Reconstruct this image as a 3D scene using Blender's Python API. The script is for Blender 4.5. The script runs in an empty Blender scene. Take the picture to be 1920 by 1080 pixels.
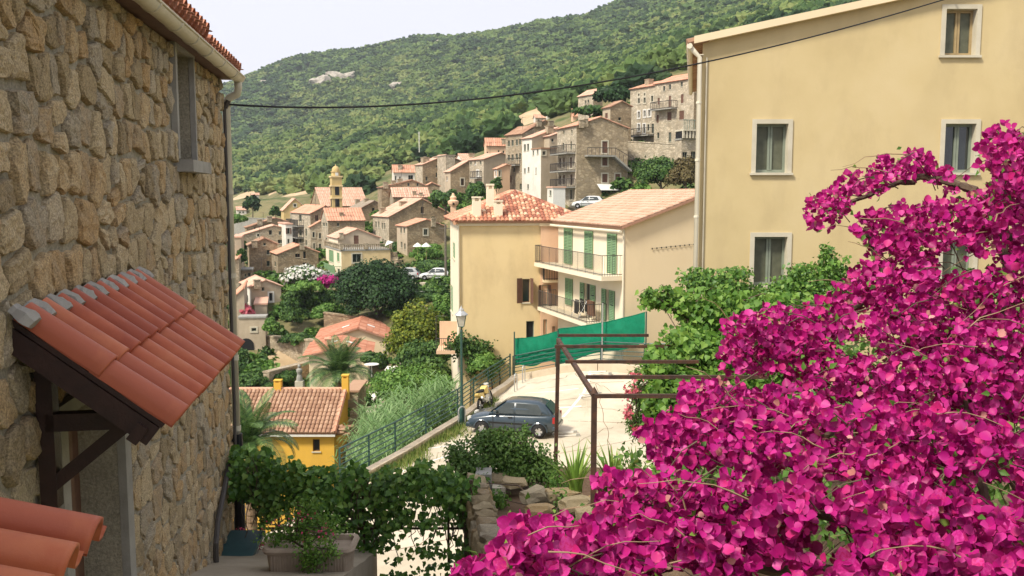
import bpy, math, random
import numpy as np
from mathutils import Vector, Matrix, noise
R = math.radians
rnd = random.Random(7)
nr = np.random.RandomState(11)
sc = bpy.context.scene
HAZE = 0.00017

# ------------------------------------------------------------------ camera, light
F = 1700.0
HOR = 365.0
TH = math.atan((540 - HOR) / F)
CS, SN = math.cos(TH), math.sin(TH)
cam = bpy.data.objects.new('camera', bpy.data.cameras.new('camera'))
sc.collection.objects.link(cam)
cam.data.sensor_width = 36
cam.data.lens = F / 1920 * 36
cam.data.clip_start = 0.1
cam.data.clip_end = 6000
cam.rotation_euler = (R(90) - TH, 0, 0)
sc.camera = cam

SUN_EL, SUN_AZ = 50, 229          # the sun stands high, to the left and behind the camera
world = bpy.data.worlds.new('World'); sc.world = world; world.use_nodes = True
nt = world.node_tree; nt.nodes.clear()
sky = nt.nodes.new('ShaderNodeTexSky'); sky.sky_type = 'NISHITA'; sky.sun_disc = False
sky.sun_elevation = R(SUN_EL); sky.sun_rotation = R(SUN_AZ); sky.dust_density = 3.0
bg = nt.nodes.new('ShaderNodeBackground'); bg.inputs[1].default_value = 0.05
bg2 = nt.nodes.new('ShaderNodeBackground'); bg2.inputs[0].default_value = (0.90, 0.90, 1.0, 1); bg2.inputs[1].default_value = 0.55
mx = nt.nodes.new('ShaderNodeMixShader'); mx.inputs[0].default_value = 0.88
wo = nt.nodes.new('ShaderNodeOutputWorld')
nt.links.new(sky.outputs[0], bg.inputs[0]); nt.links.new(bg.outputs[0], mx.inputs[1])
nt.links.new(bg2.outputs[0], mx.inputs[2]); nt.links.new(mx.outputs[0], wo.inputs[0])
sd = bpy.data.lights.new('sun', 'SUN'); sd.energy = 2.5; sd.angle = R(10); sd.color = (1.0, 0.93, 0.79)
sun = bpy.data.objects.new('sun', sd); sc.collection.objects.link(sun)
azr = R(SUN_AZ)
sdir = Vector((math.sin(azr) * math.cos(R(SUN_EL)), math.cos(azr) * math.cos(R(SUN_EL)), math.sin(R(SUN_EL))))
sun.rotation_euler = (-sdir).to_track_quat('-Z', 'Y').to_euler()
vs = sc.view_settings
vs.view_transform = 'Standard'; vs.look = 'None'; vs.gamma = 1; vs.use_curve_mapping = False
vs.exposure = 1.12

# ------------------------------------------------------------------ helpers
def ray(px, py):
    u = (px - 960) / F; v = (540 - py) / F
    return Vector((u, CS + v * SN, -SN + v * CS))
def at(px, py, Y):
    d = ray(px, py); return d * (Y / d.y)
def proj(p):
    f = p[1] * CS - p[2] * SN; up = p[1] * SN + p[2] * CS
    return 960 + F * p[0] / f, 540 - F * up / f

def tag(o, label=None, cat=None, group=None, kind=None):
    if label: o['label'] = label
    if cat: o['category'] = cat
    if group: o['group'] = group
    if kind: o['kind'] = kind
    return o
def thing(name, label, cat, loc=(0, 0, 0), rz=0, group=None):
    o = bpy.data.objects.new(name, None); sc.collection.objects.link(o)
    o.location = loc; o.rotation_euler = (0, 0, rz); o.empty_display_size = 0.3
    return tag(o, label, cat, group)
def copy_tree(o, parent=None):
    c = o.copy(); sc.collection.objects.link(c)
    if parent is not None: c.parent = parent
    for ch in list(o.children): copy_tree(ch, c)
    return c
def worldloc(o):
    v = Vector((0, 0, 0))
    while o is not None: v += o.location; o = o.parent
    return v
V3 = Vector
class MB:
    def __init__(s): s.v = []; s.f = []; s.m = []
    def add(s, vs_, fs_, m=0):
        n = len(s.v); s.v += [tuple(a) for a in vs_]
        for f in fs_: s.f.append([i + n for i in f]); s.m.append(m)
    def ob(s, o, x, y, z, m=0):
        o, x, y, z = V3(o), V3(x), V3(y), V3(z)
        p = [o, o + x, o + x + y, o + y, o + z, o + x + z, o + x + y + z, o + y + z]
        fl = [(0, 3, 2, 1), (4, 5, 6, 7), (0, 1, 5, 4), (1, 2, 6, 5), (2, 3, 7, 6), (3, 0, 4, 7)]
        if x.cross(y).dot(z) < 0: fl = [f[::-1] for f in fl]
        s.add(p, fl, m)
    def box(s, a, b, m=0):
        a = V3(a); b = V3(b); s.ob(a, (b.x - a.x, 0, 0), (0, b.y - a.y, 0), (0, 0, b.z - a.z), m)
    def quad(s, *p, m=0): s.add(p, [tuple(range(len(p)))], m)
    def tube(s, pts, r, n=6, m=0, cap=True):
        pts = [V3(p) for p in pts]; k = len(pts)
        rs = r if isinstance(r, (list, tuple)) else [r] * k
        prev = None; base = len(s.v)
        for i, p in enumerate(pts):
            d = (pts[min(i + 1, k - 1)] - pts[max(i - 1, 0)])
            d = d.normalized() if d.length > 1e-9 else V3((0, 0, 1))
            if prev is None:
                a = V3((0, 0, 1)) if abs(d.z) < .9 else V3((1, 0, 0)); u = d.cross(a).normalized()
            else: u = (prev - d * prev.dot(d)); u = u.normalized() if u.length > 1e-6 else d.orthogonal().normalized()
            prev = u; w = d.cross(u)
            for j in range(n):
                t = 2 * math.pi * j / n
                s.v.append(tuple(p + (u * math.cos(t) + w * math.sin(t)) * rs[i]))
        for i in range(k - 1):
            for j in range(n):
                a = base + i * n + j; b = base + i * n + (j + 1) % n
                s.f.append([a, b, b + n, a + n]); s.m.append(m)
        if cap:
            s.f.append([base + j for j in range(n)][::-1]); s.m.append(m)
            s.f.append([base + (k - 1) * n + j for j in range(n)]); s.m.append(m)
    def lathe(s, prof, n=12, c=(0, 0, 0), m=0):
        base = len(s.v); c = V3(c)
        for (r, z) in prof:
            for j in range(n):
                t = 2 * math.pi * j / n; s.v.append((c.x + r * math.cos(t), c.y + r * math.sin(t), c.z + z))
        for i in range(len(prof) - 1):
            for j in range(n):
                a = base + i * n + j; b = base + i * n + (j + 1) % n
                s.f.append([a, b, b + n, a + n]); s.m.append(m)
    def build(s, name, mats, parent=None, world=False, smooth=False, origin=None, kind=None, label=None):
        me = bpy.data.meshes.new(name)
        vv = s.v
        off = None
        if world and parent is not None: off = worldloc(parent)
        if origin is not None: off = V3(origin)
        if off is not None: vv = [(a[0] - off.x, a[1] - off.y, a[2] - off.z) for a in vv]
        me.from_pydata(vv, [], s.f)
        if not isinstance(mats, (list, tuple)): mats = [mats]
        for m in mats: me.materials.append(m)
        if len(mats) > 1: me.polygons.foreach_set('material_index', s.m)
        if smooth: me.polygons.foreach_set('use_smooth', [True] * len(me.polygons))
        me.validate()
        o = bpy.data.objects.new(name, me); sc.collection.objects.link(o)
        if origin is not None: o.location = V3(origin) - (worldloc(parent) if parent is not None else V3((0, 0, 0)))
        if parent is not None: o.parent = parent
        if kind: o['kind'] = kind
        if label: o['label'] = label
        return o

def arr_mesh(name, V, Fc, mat, parent=None, loc=None, kind=None, smooth=False):
    """V (n,3), Fc (m,3|4)"""
    me = bpy.data.meshes.new(name); n = len(V); k = Fc.shape[1]; m = len(Fc)
    me.vertices.add(n); me.vertices.foreach_set('co', np.asarray(V, np.float32).ravel())
    me.loops.add(m * k); me.loops.foreach_set('vertex_index', np.asarray(Fc, np.int32).ravel())
    me.polygons.add(m); me.polygons.foreach_set('loop_start', np.arange(0, m * k, k, dtype=np.int32))
    me.polygons.foreach_set('loop_total', np.full(m, k, np.int32))
    if smooth: me.polygons.foreach_set('use_smooth', np.ones(m, bool))
    for mm in (mat if isinstance(mat, (list, tuple)) else [mat]): me.materials.append(mm)
    me.update(calc_edges=True)
    o = bpy.data.objects.new(name, me); sc.collection.objects.link(o)
    if parent is not None: o.parent = parent
    if loc is not None: o.location = loc
    if kind: o['kind'] = kind
    return o

# leaf templates: (verts, tris)
def T_leaf(w=.8, fold=.15, drop=.12):
    return (np.array([(0, 0, 0), (-w * .5, .45, fold), (0, .5, 0), (w * .5, .45, fold), (0, 1, -drop)]),
            np.array([(0, 2, 1), (0, 3, 2), (1, 2, 4), (2, 3, 4)]))
def T_bract():
    v = [(0, 0, 0), (-.33, .14, .08), (-.50, .40, .17), (-.46, .68, .20), (-.24, .93, .13), (0, 1.06, -.02), (.24, .93, .10), (.46, .68, .22), (.50, .40, .15), (.33, .14, .10), (0, .36, -.01), (0, .72, .0)]
    f = [(10, 1, 0), (10, 2, 1), (11, 2, 10), (11, 3, 2), (11, 4, 3), (11, 5, 4), (11, 6, 5), (11, 7, 6), (11, 8, 7), (10, 8, 11), (10, 9, 8), (10, 0, 9)]
    return np.array(v), np.array(f)
def T_vine():
    v = [(0, 0, 0), (-.42, -.02, .06), (-.5, .38, .12), (-.25, .62, .05), (0, 1, -.1), (.25, .62, .05), (.5, .38, .12), (.42, -.02, .06), (0, .4, -.03)]
    f = [(8, i, i - 1) for i in range(1, 8)] + [(8, 0, 7)]
    return np.array(v), np.array(f)
def T_quad(w=.9):
    return np.array([(-w / 2, 0, .06), (w / 2, .1, -.05), (w * .4, 1, .05), (-w * .4, .9, -.06)]), np.array([(0, 1, 2), (0, 2, 3)])
def norm_rows(a): return a / np.maximum(np.linalg.norm(a, axis=1, keepdims=True), 1e-9)
def rots(nrm, ydir=None, jit=.5):
    n = norm_rows(nrm + nr.normal(0, jit, nrm.shape))
    y = nr.normal(0, 1, nrm.shape) if ydir is None else np.broadcast_to(np.array(ydir, float), nrm.shape) + nr.normal(0, .6, nrm.shape)
    y = norm_rows(y - n * (y * n).sum(1, keepdims=True)); x = np.cross(y, n)
    return np.stack([x, y, n], axis=2)
def leaves_arr(tpl, pos, rot, scl):
    tv, tf = tpl; N = len(pos)
    V = np.einsum('nij,kj->nki', rot, tv) * scl[:, None, None] + pos[:, None, :]
    Fc = (tf[None] + (np.arange(N) * len(tv))[:, None, None]).reshape(-1, 3)
    return V.reshape(-1, 3), Fc
def leaves(name, tpl, pos, rot, scl, mat, parent=None, kind=None, smooth=False):
    V, Fc = leaves_arr(tpl, pos, rot, scl)
    off = np.array(worldloc(parent)) if parent is not None else 0
    return arr_mesh(name, V - off, Fc, mat, parent, kind=kind, smooth=smooth)
def leaf_parts(name, tpl, pos, rot, scl, mat, parent, n=300, stuffname=None, smooth=False):
    """the n leaves that show largest become objects of their own, the rest one stuff part"""
    size = scl / np.linalg.norm(pos, axis=1)
    size = size * (0.35 + np.abs(np.einsum('ni,ni->n', rot[:, :, 2], norm_rows(pos))))
    # favour the ones in front
    fr = -pos[:, 1]; size = size * (1 + .3 * (fr - fr.mean()) / (fr.std() + 1e-6))
    inside = np.array([(-20 < proj(p)[0] < 1940 and -20 < proj(p)[1] < 1100) for p in pos])
    size = np.where(inside, size, -9)
    idx = np.argsort(-size); big = idx[:n]; rest = idx[n:]
    me = bpy.data.meshes.new(name); me.from_pydata([tuple(a) for a in tpl[0]], [], [tuple(int(i) for i in f) for f in tpl[1]]); me.materials.append(mat)
    if smooth: me.polygons.foreach_set('use_smooth', [True] * len(me.polygons))
    off = np.array(worldloc(parent))
    for i in big:
        o = bpy.data.objects.new(name, me); sc.collection.objects.link(o); o.parent = parent
        M4 = Matrix([[*(rot[i][r] * scl[i]), pos[i][r] - off[r]] for r in range(3)] + [[0, 0, 0, 1]])
        o.matrix_basis = M4
    if len(rest):
        leaves(stuffname or name, tpl, pos[rest], rot[rest], scl[rest], mat, parent, 'stuff', smooth)

# ------------------------------------------------------------------ materials
def mat(name, cols, scale=3.0, rough=.85, bump=.0, bscale=None, rndmix=0., transl=0., spec=.3, detail=5, metal=0., tcol=None, dist=.02, vor=0., stain=None, coat=0., speck=None):
    m = bpy.data.materials.new(name); m.use_nodes = True; t = m.node_tree; t.nodes.clear(); N = t.nodes.new; L = t.links.new
    out = N('ShaderNodeOutputMaterial'); b = N('ShaderNodeBsdfPrincipled'); L(b.outputs[0], out.inputs[0])
    b.inputs['Roughness'].default_value = rough; b.inputs['Specular IOR Level'].default_value = spec; b.inputs['Metallic'].default_value = metal
    if coat: b.inputs['Coat Weight'].default_value = coat
    tc = N('ShaderNodeTexCoord')
    cols = [c if isinstance(c, tuple) else tuple(c) for c in cols]
    nz = N('ShaderNodeTexNoise'); nz.inputs['Scale'].default_value = scale; nz.inputs['Detail'].default_value = detail; nz.inputs['Roughness'].default_value = .6
    L(tc.outputs['Object'], nz.inputs['Vector'])
    ramp = N('ShaderNodeValToRGB'); e = ramp.color_ramp.elements
    k = len(cols)
    lo, hi = (.30, .70)
    if rndmix >= .6: lo, hi = .08, .92
    while len(e) < k: e.new(.5)
    for i, c in enumerate(cols):
        e[i].position = lo + (hi - lo) * (i / max(1, k - 1)); e[i].color = (*c, 1)
    if k == 1: e[0].color = (*cols[0], 1); e[1].color = (*cols[0], 1) if len(e) > 1 else e[0].color
    src = nz.outputs[0]
    if rndmix > 0:
        oi = N('ShaderNodeObjectInfo'); ge = N('ShaderNodeNewGeometry'); ad = N('ShaderNodeMath'); ad.operation = 'ADD'
        L(oi.outputs['Random'], ad.inputs[0]); L(ge.outputs['Random Per Island'], ad.inputs[1])
        fr = N('ShaderNodeMath'); fr.operation = 'FRACT'; L(ad.outputs[0], fr.inputs[0])
        mi = N('ShaderNodeMix'); mi.data_type = 'FLOAT'; mi.inputs[0].default_value = rndmix
        L(nz.outputs[0], mi.inputs[2]); L(fr.outputs[0], mi.inputs[3]); src = mi.outputs[0]
    L(src, ramp.inputs[0])
    col = ramp.outputs[0]
    if vor:                      # masonry: stone cells with pale joints
        vr = N('ShaderNodeTexVoronoi'); vr.feature = 'DISTANCE_TO_EDGE'; vr.inputs['Scale'].default_value = vor
        mp = N('ShaderNodeMapping'); mp.inputs['Scale'].default_value = (1, 1, 1.7)
        wn = N('ShaderNodeTexNoise'); wn.inputs['Scale'].default_value = vor * .9
        wa = N('ShaderNodeMix'); wa.data_type = 'VECTOR'; wa.inputs[0].default_value = .12
        L(tc.outputs['Object'], mp.inputs[0]); L(mp.outputs[0], wn.inputs['Vector']); L(mp.outputs[0], wa.inputs[4]); L(wn.outputs['Color'], wa.inputs[5])
        L(wa.outputs[1], vr.inputs['Vector'])
        vc = N('ShaderNodeTexVoronoi'); vc.inputs['Scale'].default_value = vor; L(wa.outputs[1], vc.inputs['Vector'])
        hs = N('ShaderNodeSeparateColor'); L(vc.outputs['Color'], hs.inputs[0])
        mr = N('ShaderNodeMapRange'); mr.inputs[3].default_value = .74; mr.inputs[4].default_value = 1.26; L(hs.outputs[0], mr.inputs[0])
        mm = N('ShaderNodeMix'); mm.data_type = 'RGBA'; mm.blend_type = 'MULTIPLY'; mm.inputs[0].default_value = 1
        L(col, mm.inputs[6]); L(mr.outputs[0], mm.inputs[7])
        jr = N('ShaderNodeMapRange'); jr.inputs[1].default_value = .02; jr.inputs[2].default_value = .08; L(vr.outputs[0], jr.inputs[0])
        jm = N('ShaderNodeMix'); jm.data_type = 'RGBA'; c0 = cols[len(cols) // 2]; jm.inputs[6].default_value = (c0[0] * .8, c0[1] * .78, c0[2] * .72, 1)
        L(jr.outputs[0], jm.inputs[0]); L(mm.outputs[2], jm.inputs[7]); col = jm.outputs[2]
        bp0 = N('ShaderNodeBump'); bp0.inputs['Strength'].default_value = .8; bp0.inputs['Distance'].default_value = .03; L(jr.outputs[0], bp0.inputs['Height'])
        L(bp0.outputs[0], b.inputs['Normal'])
    if stain:                    # weathering: long vertical streaks and blotches
        mp = N('ShaderNodeMapping'); mp.inputs['Scale'].default_value = (.7, .7, .34); L(tc.outputs['Object'], mp.inputs[0])
        sn = N('ShaderNodeTexNoise'); sn.inputs['Scale'].default_value = 1.0; sn.inputs['Detail'].default_value = 8; sn.inputs['Roughness'].default_value = .65; L(mp.outputs[0], sn.inputs['Vector'])
        sr = N('ShaderNodeMapRange'); sr.inputs[1].default_value = .48; sr.inputs[2].default_value = .78; sr.inputs[4].default_value = stain[1]; L(sn.outputs[0], sr.inputs[0])
        sm = N('ShaderNodeMix'); sm.data_type = 'RGBA'; sm.inputs[7].default_value = (*stain[0], 1); L(sr.outputs[0], sm.inputs[0]); L(col, sm.inputs[6]); col = sm.outputs[2]
        bn = N('ShaderNodeTexNoise'); bn.inputs['Scale'].default_value = 2.6; bn.inputs['Detail'].default_value = 10; bn.inputs['Roughness'].default_value = .75; L(tc.outputs['Object'], bn.inputs['Vector'])
        br = N('ShaderNodeMapRange'); br.inputs[1].default_value = .66; br.inputs[2].default_value = .72; br.inputs[4].default_value = stain[1] * 1.2; L(bn.outputs[0], br.inputs[0])
        s2 = N('ShaderNodeMix'); s2.data_type = 'RGBA'; s2.inputs[7].default_value = (stain[0][0] * .8, stain[0][1] * .8, stain[0][2] * .8, 1); L(br.outputs[0], s2.inputs[0]); L(col, s2.inputs[6]); col = s2.outputs[2]
    if speck:                    # fine mineral grain
        gn = N('ShaderNodeTexNoise'); gn.inputs['Scale'].default_value = speck[0]; gn.inputs['Detail'].default_value = 4; gn.inputs['Roughness'].default_value = .75; L(tc.outputs['Object'], gn.inputs['Vector'])
        gr = N('ShaderNodeMapRange'); gr.inputs[1].default_value = .36; gr.inputs[2].default_value = .64; gr.inputs[3].default_value = 1 - speck[1]; gr.inputs[4].default_value = 1 + speck[1]; L(gn.outputs[0], gr.inputs[0])
        gm = N('ShaderNodeMix'); gm.data_type = 'RGBA'; gm.blend_type = 'MULTIPLY'; gm.inputs[0].default_value = 1; L(col, gm.inputs[6]); L(gr.outputs[0], gm.inputs[7]); col = gm.outputs[2]
    L(col, b.inputs['Base Color'])
    if bump and not vor:
        bn = N('ShaderNodeTexNoise'); bn.inputs['Scale'].default_value = bscale or scale * 4; bn.inputs['Detail'].default_value = 6; bn.inputs['Roughness'].default_value = .7
        L(tc.outputs['Object'], bn.inputs['Vector'])
        bp = N('ShaderNodeBump'); bp.inputs['Strength'].default_value = bump; bp.inputs['Distance'].default_value = dist
        L(bn.outputs[0], bp.inputs['Height']); L(bp.outputs[0], b.inputs['Normal'])
    if transl > 0:
        tr = N('ShaderNodeBsdfTranslucent'); ms = N('ShaderNodeMixShader'); ms.inputs[0].default_value = transl
        if tcol: tr.inputs[0].default_value = (*tcol, 1)
        else: L(col, tr.inputs[0])
        L(b.outputs[0], ms.inputs[1]); L(tr.outputs[0], ms.inputs[2]); L(ms.outputs[0], out.inputs[0])
    return m

STN = (.30, .24, .16)
M = dict(
 stone_near=mat('granite_near', [(.20, .16, .105), (.34, .265, .15), (.47, .38, .235), (.41, .275, .13), (.33, .285, .205), (.50, .41, .265)], 6, .95, .9, 60, rndmix=.68, dist=.018, detail=9, speck=(70, .45)),
 mortar=mat('mortar', [(.24, .22, .165), (.31, .285, .215), (.35, .315, .23)], 3, .95, .9, 18, dist=.025, detail=9, speck=(45, .25)),
 concrete=mat('concrete', [(.26, .25, .22), (.36, .35, .31)], 4, .9, .4, 30, stain=((.16, .15, .12), .5)),
 dark=mat('dark_interior', [(.012, .012, .012)], 1, .6),
 stone_dark=mat('village_stone_dark', [(.24, .18, .11), (.34, .26, .165), (.41, .33, .215)], .8, .95, vor=3.0),  # dark stone; beside paler left walls, shade is put into the colour
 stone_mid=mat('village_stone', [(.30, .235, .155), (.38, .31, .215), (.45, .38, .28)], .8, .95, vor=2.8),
 stone_light=mat('village_stone_pale_lit', [(.40, .33, .235), (.48, .41, .305), (.53, .465, .355)], .8, .95, vor=2.6),  # pale stone; on left house walls the sunlit side is put into its colour
 brick_stone=mat('squared_stone', [(.29, .225, .145), (.37, .295, .195), (.44, .36, .25)], .8, .95, vor=2.2),
 plaster_beige=mat('beige_plaster', [(.42, .34, .24), (.52, .43, .31)], 1, .95, .2, 10, stain=(STN, .5)),
 plaster_yellow=mat('yellow_plaster', [(.68, .52, .275), (.73, .57, .315)], .5, .95, .25, 14, stain=((.42, .30, .16), .48), dist=.01),
 plaster_big=mat('ochre_plaster', [(.53, .415, .215), (.58, .46, .245), (.61, .49, .275)], .5, .95, .3, 16, stain=((.38, .29, .16), .6), dist=.01),
 plaster_cream=mat('cream_plaster', [(.77, .67, .50), (.80, .70, .53)], .6, .95, .2, 16, stain=((.60, .50, .35), .25), dist=.01),
 plaster_peach=mat('peach_plaster', [(.76, .615, .40), (.79, .645, .43)], .6, .95, .2, 16, stain=((.58, .46, .30), .25), dist=.01),
 plaster_salmon=mat('salmon_plaster', [(.68, .44, .28), (.74, .50, .33)], .6, .95, .2, 16, stain=((.45, .3, .2), .35), dist=.01),
 plaster_orange=mat('orange_plaster', [(.66, .38, .055), (.74, .44, .07)], .6, .95, .2, 12, stain=((.40, .26, .08), .35), dist=.01),
 plaster_white=mat('white_plaster', [(.68, .63, .54), (.76, .72, .63)], 1, .95, .2, 12, stain=(STN, .35)),
 plaster_ochre=mat('church_plaster', [(.52, .38, .16), (.60, .45, .21)], 1, .95, .2, 12, stain=((.3, .2, .1), .4)),
 tile=mat('terracotta_tile', [(.38, .15, .085), (.47, .20, .12), (.54, .27, .175)], 6, .8, .3, 40, rndmix=.4, dist=.004),
 tile_new=mat('red_clay_tile', [(.30, .062, .026), (.40, .095, .038), (.46, .14, .06), (.38, .10, .05)], 4, .5, .4, 50, rndmix=.5, dist=.004, detail=8, stain=((.15, .085, .055), .6)),
 tile_orange=mat('orange_roof_tile', [(.53, .25, .155), (.60, .31, .20), (.65, .37, .25)], 1, .85, rndmix=.25),
 tile_pink=mat('pale_roof_tile', [(.54, .31, .215), (.62, .38, .27), (.67, .45, .33)], 1, .85, rndmix=.3),
 tile_cream=mat('sand_roof_tile', [(.45, .26, .17), (.54, .34, .235), (.60, .41, .30)], 2, .85, rndmix=.6),
 tile_mottled=mat('mottled_roof_tile', [(.22, .075, .05), (.44, .17, .10), (.60, .33, .20), (.66, .50, .34)], 3, .85, rndmix=.75),
 tile_brown=mat('brown_roof_tile', [(.26, .14, .085), (.36, .21, .13), (.46, .30, .20)], 2, .85, rndmix=.6),
 tile_grey=mat('grey_roof_tile', [(.26, .21, .16), (.34, .28, .21)], 2, .9, rndmix=.5),
 roofbase=mat('roof_underlay', [(.36, .19, .13), (.44, .25, .17)], 2, .9),
 wood_dark=mat('dark_stained_wood', [(.020, .009, .007), (.036, .015, .011)], 10, .5, .3, 40, spec=.4),
 wood_brown=mat('brown_wood', [(.10, .05, .03), (.15, .08, .05)], 8, .7, .2, 30),
 wood_pale=mat('pale_wood', [(.34, .25, .12), (.42, .31, .16)], 8, .6, .1, 30),
 shutter_green=mat('green_shutter_paint', [(.17, .29, .15), (.22, .35, .19)], 4, .6),
 shutter_brown=mat('brown_shutter_paint', [(.12, .06, .04), (.17, .09, .06)], 4, .7),
 frame_white=mat('white_paint', [(.66, .64, .58), (.74, .72, .66)], 4, .6),
 frame_grey=mat('grey_green_paint', [(.19, .22, .17), (.25, .28, .22)], 4, .6),
 surround=mat('window_surround', [(.50, .45, .34), (.59, .54, .42)], 3, .9, stain=((.36, .33, .25), .4)),
 gutter=mat('cream_pvc', [(.50, .46, .34), (.60, .56, .43)], 3, .5, stain=((.25, .21, .13), .6)),
 pipe=mat('cream_pipe', [(.66, .60, .46), (.72, .66, .52)], 3, .5),
 iron=mat('rusty_iron', [(.035, .022, .018), (.07, .038, .025), (.12, .05, .025)], 9, .7, .3, 50, dist=.003),
 rail_green=mat('dark_green_paint', [(.018, .06, .05), (.03, .085, .07)], 5, .45, spec=.5),
 iron_thin=mat('dark_iron', [(.05, .045, .04), (.08, .07, .06)], 5, .6),
 galv=mat('galvanised_steel', [(.42, .43, .42), (.55, .55, .53)], 5, .4, metal=.6),
 cable=mat('black_cable', [(.012, .012, .014)], 1, .6),
 road=mat('pale_concrete_road', [(.44, .38, .28), (.54, .47, .36), (.60, .53, .42)], .5, .95, .5, 30, stain=((.28, .24, .17), .6), dist=.01, detail=10),
 kerb=mat('kerb_concrete', [(.52, .43, .31), (.62, .52, .39)], 1.5, .95, .4, 20, stain=((.28, .22, .14), .5)),
 paint=mat('road_paint', [(.62, .60, .54), (.80, .79, .75)], 6, .8),
 mesh=mat('green_netting', [(.0, .165, .085), (.004, .23, .125)], 2.5, .75, .6, 6, transl=.25, dist=.05),
 soil=mat('brown_soil', [(.10, .06, .035), (.17, .105, .065), (.22, .15, .09)], 3, 1, 1, 14, dist=.06, detail=8),
 paving=mat('old_paving', [(.27, .23, .165), (.37, .32, .24)], 2, .95, .6, 16, dist=.02),
 planter=mat('planter_concrete', [(.28, .22, .16), (.38, .31, .23)], 5, .9, .4, 40, stain=((.16, .13, .09), .5)),
 lidblue=mat('blue_green_lid', [(.025, .065, .07), (.035, .09, .095)], 5, .45),
 rock=mat('granite_rock', [(.24, .21, .17), (.38, .34, .28), (.48, .44, .37)], .3, .95, 1, 1.5, dist=.4),
 glass=mat('window_glass', [(.02, .025, .024)], 1, .12, spec=.8),
 curtain=mat('net_curtain_behind_glass', [(.085, .09, .06), (.13, .135, .09)], 6, .5, spec=.3),
 palebark=mat('grey_bark', [(.12, .10, .075), (.2, .17, .13)], 6, .95, .7, 20),
 palmbark=mat('palm_bark', [(.16, .10, .06), (.28, .19, .12)], 9, .95, 1, 16, dist=.05),
 twig=mat('brown_twig', [(.07, .045, .03), (.12, .085, .055)], 8, .8),
 bract=mat('magenta_bract', [(.28, .006, .11), (.38, .010, .155), (.48, .018, .21), (.56, .06, .29), (.49, .022, .155), (.40, .012, .19), (.31, .007, .13)], 3, .45, rndmix=.42, transl=.2, spec=.25),
 bract_faded=mat('faded_bract', [(.50, .20, .16), (.62, .33, .30), (.45, .16, .10)], 6, .6, rndmix=.6, transl=.3),
 stem_tan=mat('tan_stem', [(.20, .13, .07), (.30, .20, .12)], 8, .7),
 stamen=mat('cream_flower', [(.8, .75, .5)], 5, .7),
 ivy=mat('ivy_leaf', [(.03, .085, .014), (.07, .17, .025), (.13, .26, .04), (.22, .34, .065)], 4, .45, rndmix=.7, transl=.25, spec=.4),
 vine=mat('vine_leaf', [(.045, .12, .014), (.095, .21, .028), (.17, .31, .045), (.28, .41, .08)], 3, .5, rndmix=.65, transl=.35, spec=.35),
 shrub=mat('shrub_leaf', [(.035, .085, .014), (.085, .17, .028), (.18, .29, .06)], 3, .5, rndmix=.6, transl=.25, spec=.35),
 iris=mat('iris_leaf', [(.12, .22, .03), (.22, .36, .06), (.36, .44, .11)], 2, .5, rndmix=.6, transl=.3),
 reed=mat('reed_leaf', [(.09, .18, .05), (.17, .29, .10), (.29, .40, .18)], 2, .6, rndmix=.65, transl=.25),
 palm=mat('palm_leaf', [(.035, .08, .022), (.08, .16, .04), (.16, .25, .07)], 2, .45, rndmix=.5, transl=.15, spec=.45),
 dark_tree=mat('dark_evergreen_leaf', [(.008, .028, .006), (.018, .055, .012), (.035, .085, .018)], .7, .6, rndmix=.5, transl=.15),
 yel_tree=mat('yellow_green_leaf', [(.07, .11, .012), (.16, .21, .02), (.30, .31, .035)], .35, .6, rndmix=.4, transl=.3),
 mid_tree=mat('green_leaf', [(.022, .06, .012), (.05, .115, .02), (.10, .18, .035)], .5, .6, rndmix=.5, transl=.2),
 light_bush=mat('bright_green_leaf', [(.06, .14, .02), (.11, .23, .035), (.18, .30, .06)], .6, .6, rndmix=.5, transl=.25),
 brown_bush=mat('bronze_leaf', [(.07, .055, .02), (.12, .09, .035), (.16, .13, .05)], .6, .7, rndmix=.5, transl=.15),
 white_flower=mat('white_blossom', [(.62, .60, .52), (.78, .76, .70)], 3, .7, transl=.2),
 pink_flower=mat('pink_blossom', [(.55, .09, .12), (.70, .22, .26)], 3, .7, rndmix=.5, transl=.3),
 red_flower=mat('red_blossom', [(.45, .03, .06), (.6, .08, .2)], 3, .7, rndmix=.6),
 grassblade=mat('grass_blade', [(.08, .15, .025), (.17, .25, .05), (.30, .30, .10)], .6, .8, rndmix=.5, transl=.2),
 forest=mat('maquis_leaf', [(.016, .042, .012), (.036, .078, .019), (.068, .12, .027), (.12, .175, .045)], .25, .85, .9, 2.2, rndmix=.55, dist=.5),
 forest_light=mat('spring_maquis_leaf', [(.032, .062, .018), (.065, .11, .026), (.11, .16, .038), (.17, .20, .06)], .25, .85, .9, 2.2, rndmix=.55, dist=.5),
 ground=mat('dry_hillside', [(.04, .07, .02), (.09, .11, .035), (.20, .17, .08), (.13, .13, .05), (.30, .23, .13)], .12, 1, 1, 1.2, dist=.25, detail=10),
 mountain=mat('scrubby_mountain', [(.022, .045, .014), (.045, .075, .024), (.09, .11, .045)], .03, 1, 1, .25, dist=1.5, detail=10),
 bare=mat('bare_earth', [(.42, .30, .17), (.55, .42, .27)], .3, 1, .6, 2, dist=.2),
)
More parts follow.
